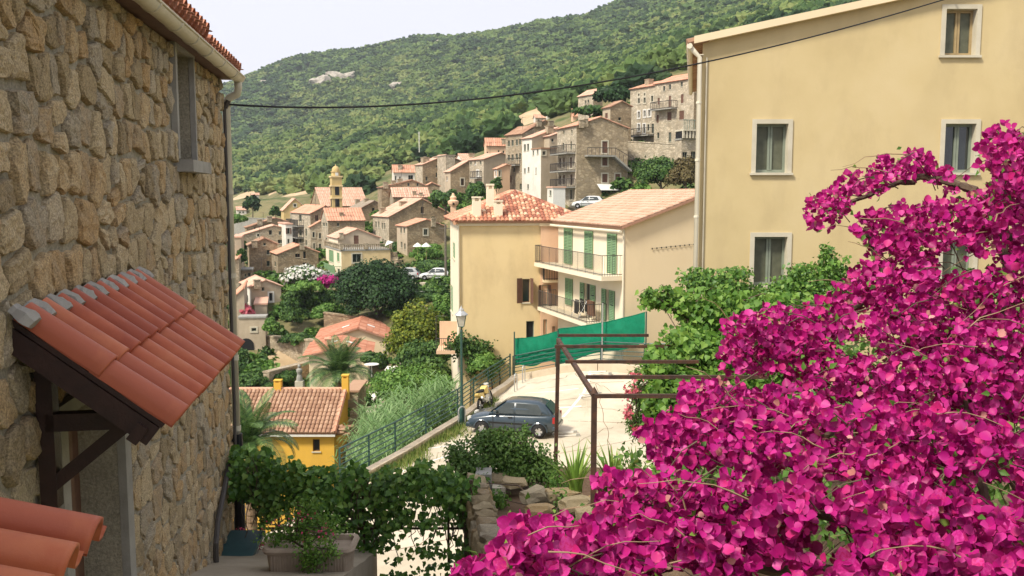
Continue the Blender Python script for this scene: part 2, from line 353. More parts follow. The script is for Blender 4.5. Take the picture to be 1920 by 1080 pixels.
# ------------------------------------------------------------------ house builder
CTRL = []     # terrain control points gathered from the house bases
class House:
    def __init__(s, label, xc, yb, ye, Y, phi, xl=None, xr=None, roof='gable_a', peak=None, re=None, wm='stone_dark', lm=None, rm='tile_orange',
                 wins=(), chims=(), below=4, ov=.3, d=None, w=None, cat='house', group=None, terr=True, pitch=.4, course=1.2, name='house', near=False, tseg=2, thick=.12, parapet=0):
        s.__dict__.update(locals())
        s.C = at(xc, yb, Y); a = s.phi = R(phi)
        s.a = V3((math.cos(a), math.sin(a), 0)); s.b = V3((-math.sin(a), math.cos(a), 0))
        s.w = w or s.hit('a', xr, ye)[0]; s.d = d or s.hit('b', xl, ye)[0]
        if not d and not (1.2 < s.d < 15): s.d = 8.0
        s.h = at(xc, ye, Y).z - s.C.z
        s.hr = s.h
        if roof == 'gable_a':
            s.xp, s.hp = s.hit('a', *peak); s.xp = min(max(s.xp, .05), s.w)
            if re: s.hr = s.hit('a', xr, re)[1]
            elif s.xp < s.w - .3: s.hr = s.hp - (s.hp - s.h) / s.xp * (s.w - s.xp) if s.xp > .3 else s.h
            else: s.xp = s.w; s.hr = s.hp
        if roof == 'gable_b':
            s.yp = s.d / 2; q = s.C + s.b * s.yp
            z = 0.
            for _ in range(60):
                z += .25
                if proj((q.x, q.y, s.C.z + s.h + z))[1] <= peak[1]: break
            s.hp = s.h + z
        if terr:
            e = V3((0, 0, -.1))
            CTRL.append(s.C + e)
    def hit(s, face, px, py):
        r = ray(px, py); n = s.b if face == 'a' else s.a
        t = s.C.dot(n) / r.dot(n); p = r * t - s.C
        return (p.dot(s.a) if face == 'a' else p.dot(s.b)), p.z
    def build(s):
        roofk, w, d, h, hr = s.roof, s.w, s.d, s.h, s.hr
        o = s.root = thing(s.name, s.label, s.cat, s.C, s.phi, s.group)
        holes = {'a': [], 'b': []}
        for q in s.wins:
            face, px, py, pw, ph, st = q[:6]
            c = s.hit(face, px, py); e = s.hit(face, px + pw / 2., py); g = s.hit(face, px, py - ph / 2.)
            hw = abs(e[0] - c[0]); hh = abs(g[1] - c[1]); lim = w if face == 'a' else d
            x0, x1 = max(.08, c[0] - hw), min(lim - .08, c[0] + hw)
            if x1 - x0 < .15: continue
            holes[face].append((x0, x1, c[1] - hh, c[1] + hh, st))
        if roofk == 'gable_a': pa = [(0, h), (s.xp, s.hp), (w, hr)] if s.xp < w else [(0, h), (w, hr)]
        else: pa = [(0, h), (w, h)]
        pb = [(0, h), (s.yp, s.hp), (d, h)] if roofk == 'gable_b' else [(0, h), (d, h)]
        if roofk == 'gable_a': pbr = [(0, hr), (d, hr)]
        else: pbr = pb
        B = s.below
        FA = ((0, 0, 0), (1, 0, 0), (0, -1, 0)); FB = ((0, 0, 0), (0, 1, 0), (-1, 0, 0))
        mb = MB(); wall(mb, FA, w, -B, pa, holes['a']); mb.build('wall', M[s.wm], o)
        mb = MB(); wall(mb, FB, d, -B, pb, holes['b']); mb.build('wall', M[s.lm or s.wm], o)  # left stone walls often take a paler colour standing for sunlight
        mb = MB(); wall(mb, ((0, d, 0), (1, 0, 0), (0, 1, 0)), w, -B, pa, []); wall(mb, ((w, 0, 0), (0, 1, 0), (1, 0, 0)), d, -B, pbr, [])
        mb.build('wall', M[s.wm], o)
        for face, fr in (('a', FA), ('b', FB)):
            for hx in holes[face]: window(o, fr, *hx, near=s.near)
        ov = s.ov if s.near or s.C.y < 90 else .16; T = s.thick if s.C.y < 90 else .07
        sl = []
        if roofk == 'gable_a':
            if s.xp > .3:
                k = (s.hp - h) / s.xp; sl.append([(-ov, -ov, h - ov * k), (-ov, d + ov, h - ov * k), (s.xp, d + ov, s.hp), (s.xp, -ov, s.hp)])
            if s.xp < w - .1:
                k = (s.hp - hr) / (w - s.xp); sl.append([(w + ov, d + ov, hr - ov * k), (w + ov, -ov, hr - ov * k), (s.xp, -ov, s.hp), (s.xp, d + ov, s.hp)])
        elif roofk == 'gable_b':
            k = (s.hp - h) / s.yp; sl.append([(w + ov, -ov, h - ov * k), (-ov, -ov, h - ov * k), (-ov, s.yp, s.hp), (w + ov, s.yp, s.hp)])
            sl.append([(-ov, d + ov, h - ov * k), (w + ov, d + ov, h - ov * k), (w + ov, s.yp, s.hp), (-ov, s.yp, s.hp)])
        elif roofk == 'hip':
            r = min(w, d) / 2; z = s.hipz
            if w >= d: p1, p2 = (r, d / 2, z), (w - r, d / 2, z)
            else: p1, p2 = (w / 2, r, z), (w / 2, d - r, z)
            c = [(-ov, -ov, h), (w + ov, -ov, h), (w + ov, d + ov, h), (-ov, d + ov, h)]
            if w >= d: sl = [[c[1], c[0], p1, p2], [c[2], c[1], p2], [c[3], c[2], p2, p1], [c[0], c[3], p1]]
            else: sl = [[c[1], c[0], p1], [c[2], c[1], p1, p2], [c[3], c[2], p2], [c[0], c[3], p2, p1]]
        elif roofk == 'flat':
            mb = MB(); mb.box((-.1, -.1, h), (w + .1, d + .1, h + .18)); mb.build('roof', M[s.rm], o)
        if sl:
            mb = MB(); tb = MB()
            for q in sl:
                q = [V3(p) for p in q]; n = (q[1] - q[0]).cross(q[2] - q[0]).normalized()
                if n.z < 0: n = -n; q[0], q[1] = q[1], q[0]; q[2:] = q[2:][::-1]
                up = [p + n * T for p in q]; m = len(q)
                mb.add(q + up, [tuple(range(m))[::-1], tuple(range(m, 2 * m))] + [(i, (i + 1) % m, m + (i + 1) % m, m + i) for i in range(m)])
                tiles(tb, up, n, s.pitch, s.course, s.tseg, None if s.C.y < 90 else .07)
            # ridge tiles
            rp = None
            if roofk == 'gable_a': rp = [((s.xp, -ov, s.hp + T), (s.xp, d + ov, s.hp + T))]
            if roofk == 'gable_b': rp = [((-ov, s.yp, s.hp + T), (w + ov, s.yp, s.hp + T))]
            if roofk == 'hip': rp = [(p1, p2)] + [(c[i], (p1, p2, p2, p1)[i] if w >= d else (p1, p1, p2, p2)[i]) for i in range(4)]
            for p, q in rp or []:
                p = V3(p); q = V3(q); L = (q - p).length; n = max(1, int(L / .42))
                for i in range(n):
                    a_ = p.lerp(q, i / n); b_ = p.lerp(q, (i + 1.08) / n)
                    tb.tube([a_, b_], [.13, .10], 6)
            r_ = mb.build('roof', M['roofbase'], o)
            tb.build('roof_tiles', M[s.rm], r_, kind='stuff')
            s.roofo = r_
        for q in s.chims:
            cx, cy, ct, cw = q[:4]; st = q[4] if len(q) > 4 else 'stone'
            # chimney standing on the roof: pixel x, pixel y of its foot, pixel y of its top, width in metres
            best = None
            r0 = ray(cx, cy)
            for k in range(400):
                p = r0 * ((s.C.y - 2 + k * .05) / r0.y) - s.C; lx, ly = p.dot(s.a), p.dot(s.b)
                if -.2 < lx < w + .2 and -.2 < ly < d + .2 and p.z < s.roofz(lx, ly) + .1: best = (lx, ly, p.z); break
            if best is None: best = (min(w - .5, max(.5, w / 2)), d * .5, s.roofz(w / 2, d / 2))
            lx, ly, lz = best
            sc_ = (s.C.y + ly) / F; hh = max(.4, (cy - ct) * sc_)
            chimney(o, lx, ly, lz, hh, cw, st)
        return o
    def roofz(s, x, y):
        if s.roof == 'gable_a':
            if x <= s.xp: return s.h + (s.hp - s.h) * x / s.xp + s.thick
            return s.hp + (s.hr - s.hp) * (x - s.xp) / max(.01, s.w - s.xp) + s.thick
        if s.roof == 'gable_b': return s.hp - (s.hp - s.h) * abs(y - s.yp) / s.yp + s.thick
        if s.roof == 'hip': return s.h + (s.hipz - s.h) * max(0, min(x, s.w - x, y, s.d - y)) / (min(s.w, s.d) / 2)
        return s.h + .18
    def world(s, x, y, z): return s.C + s.a * x + s.b * y + V3((0, 0, z))

def chimney(o, x, y, z, h, w, st='stone'):
    m = {'stone': 'stone_mid', 'white': 'plaster_cream', 'red': 'tile_orange', 'yellow': 'plaster_orange', 'pink': 'plaster_salmon'}[st]
    mb = MB(); mb.box((x - w / 2, y - w / 2, z - .5), (x + w / 2, y + w / 2, z + h * .8))
    if st == 'pink':
        mb = MB(); mb.box((x - w * .32, y - w * .32, z - .5), (x + w * .32, y + w * .32, z + h * .45))
        mb.lathe([(w * .44, h * .45), (w * .62, h * .55), (w * .66, h * .66), (w * .55, h * .68), (w * .34, h * .72), (w * .4, h * .82), (w * .22, h * .88), (w * .1, h)], 10, (x, y, z))
        c = mb.build('chimney', M[m], o)
        k = MB(); k.box((x - w * .1, y - w * .66, z + h * .5), (x + w * .1, y - w * .5, z + h * .6)); k.build('opening', M['dark'], c)
        return c
    c = mb.build('chimney', M[m], o)
    k = MB(); t = z + h * .8
    if st == 'stone' or st == 'red':
        k.box((x - w / 2 - .06, y - w / 2 - .06, t), (x + w / 2 + .06, y + w / 2 + .06, t + .08)); k.tube([(x, y, t + .08), (x, y, z + h)], [w * .3, w * .24], 8)
    else:
        for sx in (-1, 1):
            for sy in (-1, 1): k.box((x + sx * w * .36 - w * .12, y + sy * w * .36 - w * .12, t), (x + sx * w * .36 + w * .12, y + sy * w * .36 + w * .12, z + h * .93))
        k.box((x - w * .55, y - w * .55, z + h * .93), (x + w * .55, y + w * .55, z + h))
        k.box((x - w * .2, y - w * .2, t), (x + w * .2, y + w * .2, z + h * .9))
    k.build('chimney_cap', M[m], c)
    return c

def tiles(mb, poly, n, pitch, course, seg=2, amp=None):
    e = (poly[1] - poly[0]).normalized(); u = n.cross(e).normalized()
    if u.z < 0: u = -u
    P = [((p - poly[0]).dot(e), (p - poly[0]).dot(u)) for p in poly]
    smax = max(p[0] for p in P); k = max(1, int(round(smax / pitch))); pw = smax / k; amp = amp or pw * .34
    O = poly[0]
    for i in range(k):
        s0 = (i + .5) * pw; ts = []
        for j in range(len(P)):
            (x0, y0), (x1, y1) = P[j], P[(j + 1) % len(P)]
            if (x0 - s0) * (x1 - s0) <= 0 and abs(x1 - x0) > 1e-6: ts.append(y0 + (y1 - y0) * (s0 - x0) / (x1 - x0))
        if len(ts) < 2: continue
        t0, t1 = min(ts), max(ts)
        if t1 - t0 < .1: continue
        nc = max(1, int(round((t1 - t0) / course))); cc = (t1 - t0) / nc
        for c in range(nc):
            a = t0 + c * cc - (.04 if c else .06); b = t0 + (c + 1) * cc + .02
            jx = rnd.uniform(-.06, .06) * pw; lift = .03 + rnd.uniform(0, .012)
            vv = []
            for (t, rr, up) in ((a, .47, lift), (b, .38, 0.005)):
                for q in range(seg + 2):
                    an = math.pi * q / (seg + 1)
                    vv.append(O + e * (s0 + jx - math.cos(an) * pw * rr) + u * t + n * (math.sin(an) * amp + up))
            m_ = seg + 2
            ff = [(q, q + 1, m_ + q + 1, m_ + q) for q in range(m_ - 1)] + [tuple(range(m_))[::-1]]
            mb.add(vv, ff)

def wall(mb, fr, w, zb, prof, holes, m=0, rev=.22, mrev=0):
    O, U, N = (V3(q) for q in fr); Z = V3((0, 0, 1))
    def topz(x):
        for (x0, z0), (x1, z1) in zip(prof, prof[1:]):
            if x0 - 1e-6 <= x <= x1 + 1e-6: return z0 + (z1 - z0) * (x - x0) / max(1e-9, x1 - x0)
        return prof[-1][1]
    xs = sorted(set([0, w] + [p[0] for p in prof] + [q for hh in holes for q in hh[:2]]))
    def P(x, z, dep=0): return O + U * x + Z * z - N * dep
    flip = U.cross(Z).dot(N) < 0
    def Q(*p):
        p = list(p)
        if flip: p = p[::-1]
        mb.quad(*p, m=m)
    for x0, x1 in zip(xs, xs[1:]):
        if x1 - x0 < 1e-5: continue
        xm = (x0 + x1) / 2
        hs = sorted([hh for hh in holes if hh[0] < xm < hh[1]], key=lambda q: q[2])
        z = zb
        for hh in hs:
            if hh[2] > z: Q(P(x0, z), P(x1, z), P(x1, hh[2]), P(x0, hh[2]))
            z = max(z, hh[3])
        t0, t1 = topz(x0), topz(x1)
        if t0 > z or t1 > z: Q(P(x0, z), P(x1, z), P(x1, max(t1, z)), P(x0, max(t0, z)))
    for hh in holes:
        x0, x1, z0, z1 = hh[:4]
        for a, b in (((x0, z0), (x1, z0)), ((x1, z0), (x1, z1)), ((x1, z1), (x0, z1)), ((x0, z1), (x0, z0))):
            Q(P(*a), P(*a, rev), P(*b, rev), P(*b))

def window(o, fr, x0, x1, z0, z1, st, near=False):
    O, U, N = (V3(q) for q in fr); Z = V3((0, 0, 1))
    def B(mb, xa, xb, za, zb, d0, d1, m=0):
        mb.ob(O + U * xa + Z * za + N * d0, U * (xb - xa), Z * (zb - za), N * (d1 - d0), m)
    sw = .12 if near else .16
    W = MB()
    surr = 'w' in st
    if surr:
        B(W, x0 - sw, x1 + sw, z1, z1 + sw, .003, .05); B(W, x0 - sw, x0, z0, z1, .003, .05); B(W, x1, x1 + sw, z0, z1, .003, .05); B(W, x0 - sw, x1 + sw, z0 - sw, z0, .003, .07)
    else:
        B(W, x0 - .06, x1 + .06, z0 - .07, z0, .003, .06)
    wo_ = W.build('window', M['frame_white' if 'W' in st else 'surround'], o)
    fw = .05
    S = MB(); fm = 'frame_grey' if 'g' in st else ('frame_white' if 'W' in st else ('wood_brown' if 'b' in st else 'frame_grey'))
    if 'c' in st:      # closed shutters
        n = 2 if (x1 - x0) > .6 else 1
        for k in range(n):
            xa = x0 + (x1 - x0) * k / n + .01; xb = x0 + (x1 - x0) * (k + 1) / n - .01
            S = MB(); B(S, xa, xb, z0 + .01, z1 - .01, -.10, -.05)
            nz_ = max(3, int((z1 - z0) / .25))
            for j in range(nz_): B(S, xa + .03, xb - .03, z0 + (z1 - z0) * (j + .3) / nz_, z0 + (z1 - z0) * (j + .7) / nz_, -.05, -.03)
            S.build('shutter', M['shutter_green' if 'G' in st else 'shutter_brown'], wo_)
        return
    B(S, x0, x0 + fw, z0, z1, -.17, -.11); B(S, x1 - fw, x1, z0, z1, -.17, -.11); B(S, x0 + fw, x1 - fw, z1 - fw, z1, -.17, -.11); B(S, x0 + fw, x1 - fw, z0, z0 + fw, -.17, -.11)
    if x1 - x0 > .5: B(S, (x0 + x1) / 2 - .035, (x0 + x1) / 2 + .035, z0 + fw, z1 - fw, -.17, -.105)
    S.build('sash', M[fm], wo_)
    G = MB(); B(G, x0 + .01, x1 - .01, z0 + .01, z1 - .01, -.2, -.15); G.build('pane', M['dark' if 'd' in st else 'glass'], wo_)
    if 'o' in st:      # open shutters folded flat against the wall
        q = (x1 - x0) * .5
        for xa in (x0 - q - .02, x1 + .02):
            S = MB(); B(S, xa, xa + q, z0, z1, .055, .09)
            S.build('shutter', M['shutter_green' if 'G' in st else 'shutter_brown'], wo_)

def balcony(o, fr, x0, x1, z, dep=1.0, rh=1.0, slab='concrete', bars=True, railm='iron_thin', label=None, th=.14, sp=.13, rr=.012):
    O, U, N = (V3(q) for q in fr); Z = V3((0, 0, 1))
    mb = MB(); mb.ob(O + U * x0 + Z * (z - th) + N * .002, U * (x1 - x0), Z * th, N * dep)
    b = mb.build('balcony', M[slab], o, label=label)
    r = MB(); P = lambda x, d, zz: O + U * x + N * d + Z * (z + zz)
    loop = [(x0 + .04, .03), (x0 + .04, dep - .05), (x1 - .04, dep - .05), (x1 - .04, .03)]
    for hgt in (.08, rh):
        r.tube([P(*loop[0], hgt), P(*loop[1], hgt), P(*loop[2], hgt), P(*loop[3], hgt)], rr * 1.6, 4)
    if bars:
        for p, q in zip(loop, loop[1:]):
            L = math.hypot(p[0] - q[0], p[1] - q[1]); n = max(1, int(L / sp))
            for i in range(n + 1):
                x = p[0] + (q[0] - p[0]) * i / n; d = p[1] + (q[1] - p[1]) * i / n
                r.tube([P(x, d, 0), P(x, d, rh)], rr if i % 8 else rr * 1.5, 4, cap=False)
    r.build('railing', M[railm], b)
    return b

# ------------------------------------------------------------------ the village houses (measured corners)
H = {}
def HH(key, *a, **k): H[key] = House(*a, **k)
# lower village, left
HH('K', 'low brown stone house with a sloping gable, behind the village cluster at far left', 463, 445, 427, 152, 22, xl=459, xr=539, peak=(517, 409), rm='tile_brown', wins=[('a', x, 428, 3, 5, '') for x in (478, 488, 498)], chims=[(487, 417, 411, .8), (505, 411, 405, .8)])
HH('J', 'wide grey stone gabled house with three small dark windows at far left of village', 457, 482, 441, 140, 21, xl=452, xr=536, peak=(514, 423), rm='tile_pink', wm='stone_mid', wins=[('a', 507, 436, 6, 9, ''), ('a', 525, 437, 5, 7, ''), ('a', 484, 441, 4, 5, 'w'), ('a', 526, 453, 10, 7, 'd')])
HH('Jw', 'narrow pale plastered house wedged beside the balcony house', 537, 480, 421, 138, 22, xl=534, xr=548, roof='flat', wm='plaster_white', rm='tile_pink', wins=[('a', 541, 433, 5, 11, 'o'), ('a', 541, 452, 4, 8, '')])
HH('I', 'tall narrow dark stone house with a stepped column of windows at left', 469, 522, 461, 128, 19, xl=464, xr=520, peak=(496, 447), rm='tile_brown', wins=[('a', 503, 473, 6, 9, ''), ('a', 503, 494, 6, 10, ''), ('a', 501, 510, 7, 7, ''), ('a', 496, 458, 5, 5, '')], chims=[(477, 458, 451, .8)])
HH('Hh', 'broad stone barn house with an orange left roof slope above the white oleander', 522, 522, 477, 124, 24, xl=509, xr=597, peak=(562, 460), re=473, rm='tile_orange', lm='stone_mid', wins=[('a', 571, 478, 5, 13, 'b'), ('a', 558, 479, 9, 7, 'b'), ('a', 571, 496, 7, 8, 'b'), ('b', 516, 495, 3, 9, '')], chims=[(566, 461, 456, .6)])
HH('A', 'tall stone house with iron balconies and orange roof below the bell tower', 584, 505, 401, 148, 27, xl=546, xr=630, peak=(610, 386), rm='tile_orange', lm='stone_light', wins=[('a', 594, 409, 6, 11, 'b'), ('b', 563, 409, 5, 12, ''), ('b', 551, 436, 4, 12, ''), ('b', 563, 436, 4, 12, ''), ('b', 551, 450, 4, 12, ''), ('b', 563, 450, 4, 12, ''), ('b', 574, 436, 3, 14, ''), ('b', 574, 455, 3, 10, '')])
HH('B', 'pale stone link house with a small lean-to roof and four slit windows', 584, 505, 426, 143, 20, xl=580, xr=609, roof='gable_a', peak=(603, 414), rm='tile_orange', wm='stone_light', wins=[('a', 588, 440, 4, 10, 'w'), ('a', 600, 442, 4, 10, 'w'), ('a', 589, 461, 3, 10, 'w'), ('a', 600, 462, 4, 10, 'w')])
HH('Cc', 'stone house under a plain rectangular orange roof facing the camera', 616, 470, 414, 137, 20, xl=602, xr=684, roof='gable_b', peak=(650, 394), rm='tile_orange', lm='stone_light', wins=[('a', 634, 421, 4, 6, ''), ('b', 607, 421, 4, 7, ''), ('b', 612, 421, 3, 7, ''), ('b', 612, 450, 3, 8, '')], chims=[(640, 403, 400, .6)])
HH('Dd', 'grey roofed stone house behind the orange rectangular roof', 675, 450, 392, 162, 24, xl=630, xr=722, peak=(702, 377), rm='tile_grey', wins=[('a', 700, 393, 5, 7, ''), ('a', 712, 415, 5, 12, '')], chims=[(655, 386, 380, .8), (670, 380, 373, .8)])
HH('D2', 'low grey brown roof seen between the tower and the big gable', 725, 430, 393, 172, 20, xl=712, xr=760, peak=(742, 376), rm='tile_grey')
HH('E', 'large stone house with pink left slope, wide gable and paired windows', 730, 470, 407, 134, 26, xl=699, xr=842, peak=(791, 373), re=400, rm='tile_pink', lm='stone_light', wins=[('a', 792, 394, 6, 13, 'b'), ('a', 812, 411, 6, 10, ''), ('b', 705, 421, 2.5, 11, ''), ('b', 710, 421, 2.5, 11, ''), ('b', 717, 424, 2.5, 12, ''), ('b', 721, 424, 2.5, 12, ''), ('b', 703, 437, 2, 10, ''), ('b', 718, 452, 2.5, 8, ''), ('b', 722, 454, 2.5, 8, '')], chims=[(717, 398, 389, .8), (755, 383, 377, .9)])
HH('Ff', 'small stone gabled house with a bright orange left roof slope above the parasols', 764, 484, 425, 122, 26, xl=744, xr=836, peak=(800, 412), re=425, rm='tile_orange', lm='plaster_beige', wins=[('a', 798, 435, 7, 11, 'w'), ('b', 752, 432, 3, 10, ''), ('b', 758, 432, 3, 10, ''), ('b', 753, 459, 3, 11, ''), ('b', 759, 462, 3, 11, '')], chims=[(812, 418, 408, .6)])
HH('Gu', 'grey plaster gabled house rising behind the balustraded terrace', 634, 480, 447, 122, 22, xl=616, xr=712, peak=(670, 430), re=446, rm='tile_pink', wm='plaster_beige', lm='plaster_cream', wins=[('a', 668, 450, 9, 17, 'cW')], chims=[(640, 442, 436, .5)])
HH('G', 'yellow flat roofed house with a balustraded terrace and green doors', 641, 530, 471, 117, 22, xl=611, xr=732, roof='flat', wm='plaster_yellow', lm='plaster_cream', rm='concrete', wins=[('a', 669, 484, 16, 16, 'w'), ('b', 621, 480, 9, 22, 'cG'), ('b', 634, 482, 5, 16, 'cG'), ('b', 621, 512, 9, 20, 'dG'), ('b', 635, 512, 5, 16, 'dG')])
# left margin
HH('P1', 'tall beige plastered house cut by the drainpipe at far left', 440, 520, 446, 120, 14, xl=436, xr=452, roof='flat', wm='plaster_beige', rm='tile_pink', below=8)
HH('P2', 'low stone house with orange roof edge behind the drainpipe', 436, 560, 492, 112, 14, xl=430, xr=448, roof='gable_a', peak=(447, 484), wm='stone_mid', rm='tile_orange', below=8)
HH('P3', 'low flat roofed stone annex with pale parapet left of the pink roofed cottage', 448, 540, 507, 116, 14, xl=444, xr=473, d=3, roof='flat', wm='stone_dark', rm='concrete', below=6, wins=[('a', 467, 515, 5, 7, ''), ('a', 460, 516, 3, 6, '')])
HH('P4', 'long grey plastered wall house with terracotta patches at far left', 440, 665, 560, 96, 14, xl=436, xr=458, roof='gable_a', peak=(456, 541), wm='plaster_beige', rm='tile_orange', below=8)
HH('L', 'small cottage with broad pink hipped gable roof and white framed door', 471, 568, 539, 104, 26, xl=452, xr=527, peak=(498, 526), rm='tile_pink', wm='plaster_beige', lm='plaster_white', ov=.5, wins=[('a', 493, 542, 5, 7, ''), ('a', 508, 557, 7, 16, 'wdW'), ('b', 463, 560, 5, 14, 'd')], chims=[(482, 533, 523, .7)])
HH('L2', 'small stepped stone outbuilding with orange slab roof beside the cottage terrace', 478, 598, 572, 98, 14, xl=474, xr=500, roof='flat', wm='plaster_beige', rm='tile_pink', below=6)
HH('Q1', 'blocky grey outbuilding with an arched cellar door', 450, 663, 597, 91, 8, xl=446, xr=497, d=1.6, roof='flat', wm='plaster_beige', rm='concrete', below=5, wins=[('a', 476, 618, 9, 6, 'w')])
# skylight houses
HH('S2', 'rear cream house with long brick red roof and skylights', 598, 720, 641, 86, 7, xl=594, xr=737, peak=(672, 616), re=639, rm='tile', wm='plaster_peach', d=8, pitch=.33, course=.7, ov=.35, wins=[('a', 723, 665, 5, 14, 'w')])
HH('S1', 'front cream cottage with two slope red tiled roof and brick chimney behind the palm', 581, 745, 667, 78, 7, xl=577, xr=689, peak=(634, 654), re=667, rm='tile', wm='plaster_peach', d=6.3, pitch=.33, course=.7, ov=.4, wins=[('a', 671, 686, 8, 5, 'd')], chims=[(618, 650, 631, .75, 'red')])
# upper village, left to right
HH('N1', 'low old stone house with a long brown roof and several small chimneys', 716, 395, 352, 156, 16, xl=708, xr=796, peak=(773, 338), re=347, rm='tile_brown', wins=[('a', 766, 346, 4, 6, ''), ('a', 783, 346, 4, 6, '')], chims=[(723, 348, 341, .8), (738, 344, 338, .8), (750, 341, 335, .8)])
HH('N2', 'stone house under a wide mottled pink roof just below the brown roofed one', 738, 400, 370, 148, 12, xl=712, xr=806, roof='gable_b', peak=(760, 353), rm='tile_pink', lm='stone_mid', chims=[(777, 364, 358, .6), (789, 366, 361, .6)])
HH('U1', 'white walled villa with an orange hipped roof at the edge of the maquis', 738, 345, 322, 178, 15, xl=735, xr=778, roof='gable_b', peak=(757, 311), rm='tile_orange', wm='plaster_white', wins=[('a', 742, 334, 3, 8, ''), ('a', 750, 335, 3, 8, ''), ('a', 770, 333, 9, 9, 'd')], chims=[(750, 314, 309, .8)])
HH('M1', 'tall dark stone house with a thin pink roof line rising to the right', 793, 392, 309, 164, 28, xl=779, xr=870, peak=(836, 291), re=304, rm='tile_pink', lm='stone_light', wins=[('a', 820, 328, 6, 9, ''), ('a', 820, 312, 5, 5, ''), ('a', 800, 335, 4, 8, ''), ('a', 826, 365, 6, 13, 'w')], chims=[(797, 303, 294, 1.2)])
HH('M2', 'pale square stone block joined to the tall dark stone house', 836, 330, 292, 160, 20, xl=833, xr=853, roof='flat', wm='stone_light', rm='tile_grey', terr=False)
HH('M3', 'stone shed roofed house with orange edge beside the dark stone house', 803, 390, 347, 155, 15, xl=800, xr=824, roof='gable_a', peak=(810, 343), re=349, rm='tile_orange')
HH('O', 'stone gable house with two stepped roof lines and one white framed window', 845, 380, 322, 146, 20, xl=834, xr=885, roof='gable_a', peak=(880, 301), re=301, rm='tile_pink', lm='plaster_beige', wins=[('a', 867, 341, 6, 13, 'wb'), ('b', 838, 335, 3, 8, 'W')])
HH('Pp', 'pale stone house with a small blue balcony and sloping pink roof', 907, 370, 299, 142, 30, xl=880, xr=950, peak=(940, 287), re=292, rm='tile_pink', wm='plaster_beige', lm='stone_light', wins=[('b', 883, 306, 3, 6, ''), ('b', 891, 306, 3, 6, 'W'), ('b', 901, 305, 3, 6, ''), ('b', 896, 325, 4, 11, 'Ww'), ('b', 901, 325, 2, 11, 'W'), ('b', 896, 344, 6, 9, 'd')])
HH('P6', 'narrow salmon plastered house with small orange roof between two stone houses', 933, 385, 317, 136, 24, xl=926, xr=956, peak=(950, 309), re=311, rm='tile_orange', wm='plaster_salmon', wins=[('a', 937, 325, 3, 10, 'w'), ('b', 930, 326, 3, 10, 'Ww')])
HH('Q7', 'rose coloured house with tiled roof at the back of the ridge row', 912, 330, 272, 170, 12, xl=908, xr=952, roof='gable_b', peak=(930, 261), rm='tile_orange', wm='plaster_salmon', wins=[('a', 914, 288, 3, 7, ''), ('a', 935, 285, 3, 7, ''), ('a', 944, 286, 3, 7, '')], chims=[(945, 266, 260, .9)])
HH('Q8', 'small white gabled house peeking over the stone roofs', 868, 320, 300, 172, 15, xl=866, xr=888, roof='gable_b', peak=(877, 291), rm='tile_pink', wm='plaster_white', chims=[(884, 293, 287, 1.)])
HH('Rr', 'tall grey stone house with five storeys of narrow windows and one balcony', 979, 378, 251, 136, 32, xl=948, xr=1003, peak=(1024, 237), re=240, rm='tile_brown', wm='stone_mid', lm='stone_mid', wins=[('b', x, y + dy, 4, 11, '') for x, dy in ((954, 0), (961, -1), (969, -2), (975, -3)) for y in (269, 296)] + [('b', 954, 336, 5, 13, 'o'), ('b', 964, 318, 3, 9, ''), ('b', 977, 350, 5, 11, ''), ('b', 955, 318, 3, 6, '')])
HH('R2', 'brown roofed stone house standing behind the tall grey row', 975, 300, 246, 152, 24, xl=966, xr=1046, peak=(1022, 226), re=240, rm='tile_brown', wm='stone_dark', chims=[(1010, 232, 226, .8), (1032, 233, 226, .9)], terr=False)
HH('Ss', 'tall narrow white fronted house with beige plaster gable', 997, 378, 259, 127, 28, xl=979, xr=1046, peak=(1046, 240), re=240, rm='tile_pink', wm='plaster_beige', lm='plaster_white', wins=[('b', 984, 277, 4, 13, ''), ('b', 990, 276, 4, 13, ''), ('b', 984, 320, 3, 9, ''), ('b', 991, 318, 3, 9, ''), ('b', 990, 350, 3, 9, '')], chims=[(1030, 244, 236, .9)])
HH('Tt', 'flat roofed grey rendered annex with two tiny top windows', 1014, 385, 279, 121, 24, xl=997, xr=1042, roof='flat', wm='plaster_beige', lm='plaster_white', rm='tile_brown', wins=[('a', 1020, 287, 6, 7, 'w'), ('b', 1000, 287, 3, 9, ''), ('b', 1008, 285, 3, 9, ''), ('b', 1005, 320, 2, 12, '')])
HH('T2', 'small grey upper storey with satellite dishes between the flat annex and big stone house', 1030, 330, 256, 126, 20, xl=1026, xr=1052, roof='gable_a', peak=(1050, 249), re=249, wm='plaster_beige', rm='tile_pink', terr=False, wins=[('a', 1036, 263, 4, 6, '')])
HH('Uu', 'huge squared stone house with white framed windows and an outer stair', 1080, 385, 236, 114, 17, xl=1045, xr=1178, peak=(1126, 220), re=241, rm='tile_orange', wm='brick_stone', lm='stone_light', wins=[('a', 1134, 276, 10, 22, 'wc'), ('a', 1134, 303, 10, 15, 'wc'), ('a', 1134, 334, 10, 16, 'wc'), ('a', 1158, 334, 9, 16, 'wc'), ('a', 1158, 359, 8, 9, 'wd'), ('a', 1134, 361, 12, 16, 'd'), ('b', 1057, 248, 3, 7, 'd'), ('b', 1072, 247, 3, 7, 'd'), ('b', 1056, 275, 3, 14, ''), ('b', 1071, 273, 3, 16, ''), ('b', 1050, 306, 4, 18, 'b'), ('b', 1057, 305, 3, 18, 'b'), ('b', 1071, 305, 4, 20, 'cw'), ('b', 1050, 338, 4, 18, 'b'), ('b', 1057, 337, 4, 18, 'b'), ('b', 1071, 337, 4, 20, 'b'), ('b', 1071, 365, 4, 18, 'w')], chims=[(1090, 232, 225, .6), (1098, 230, 223, .5)])
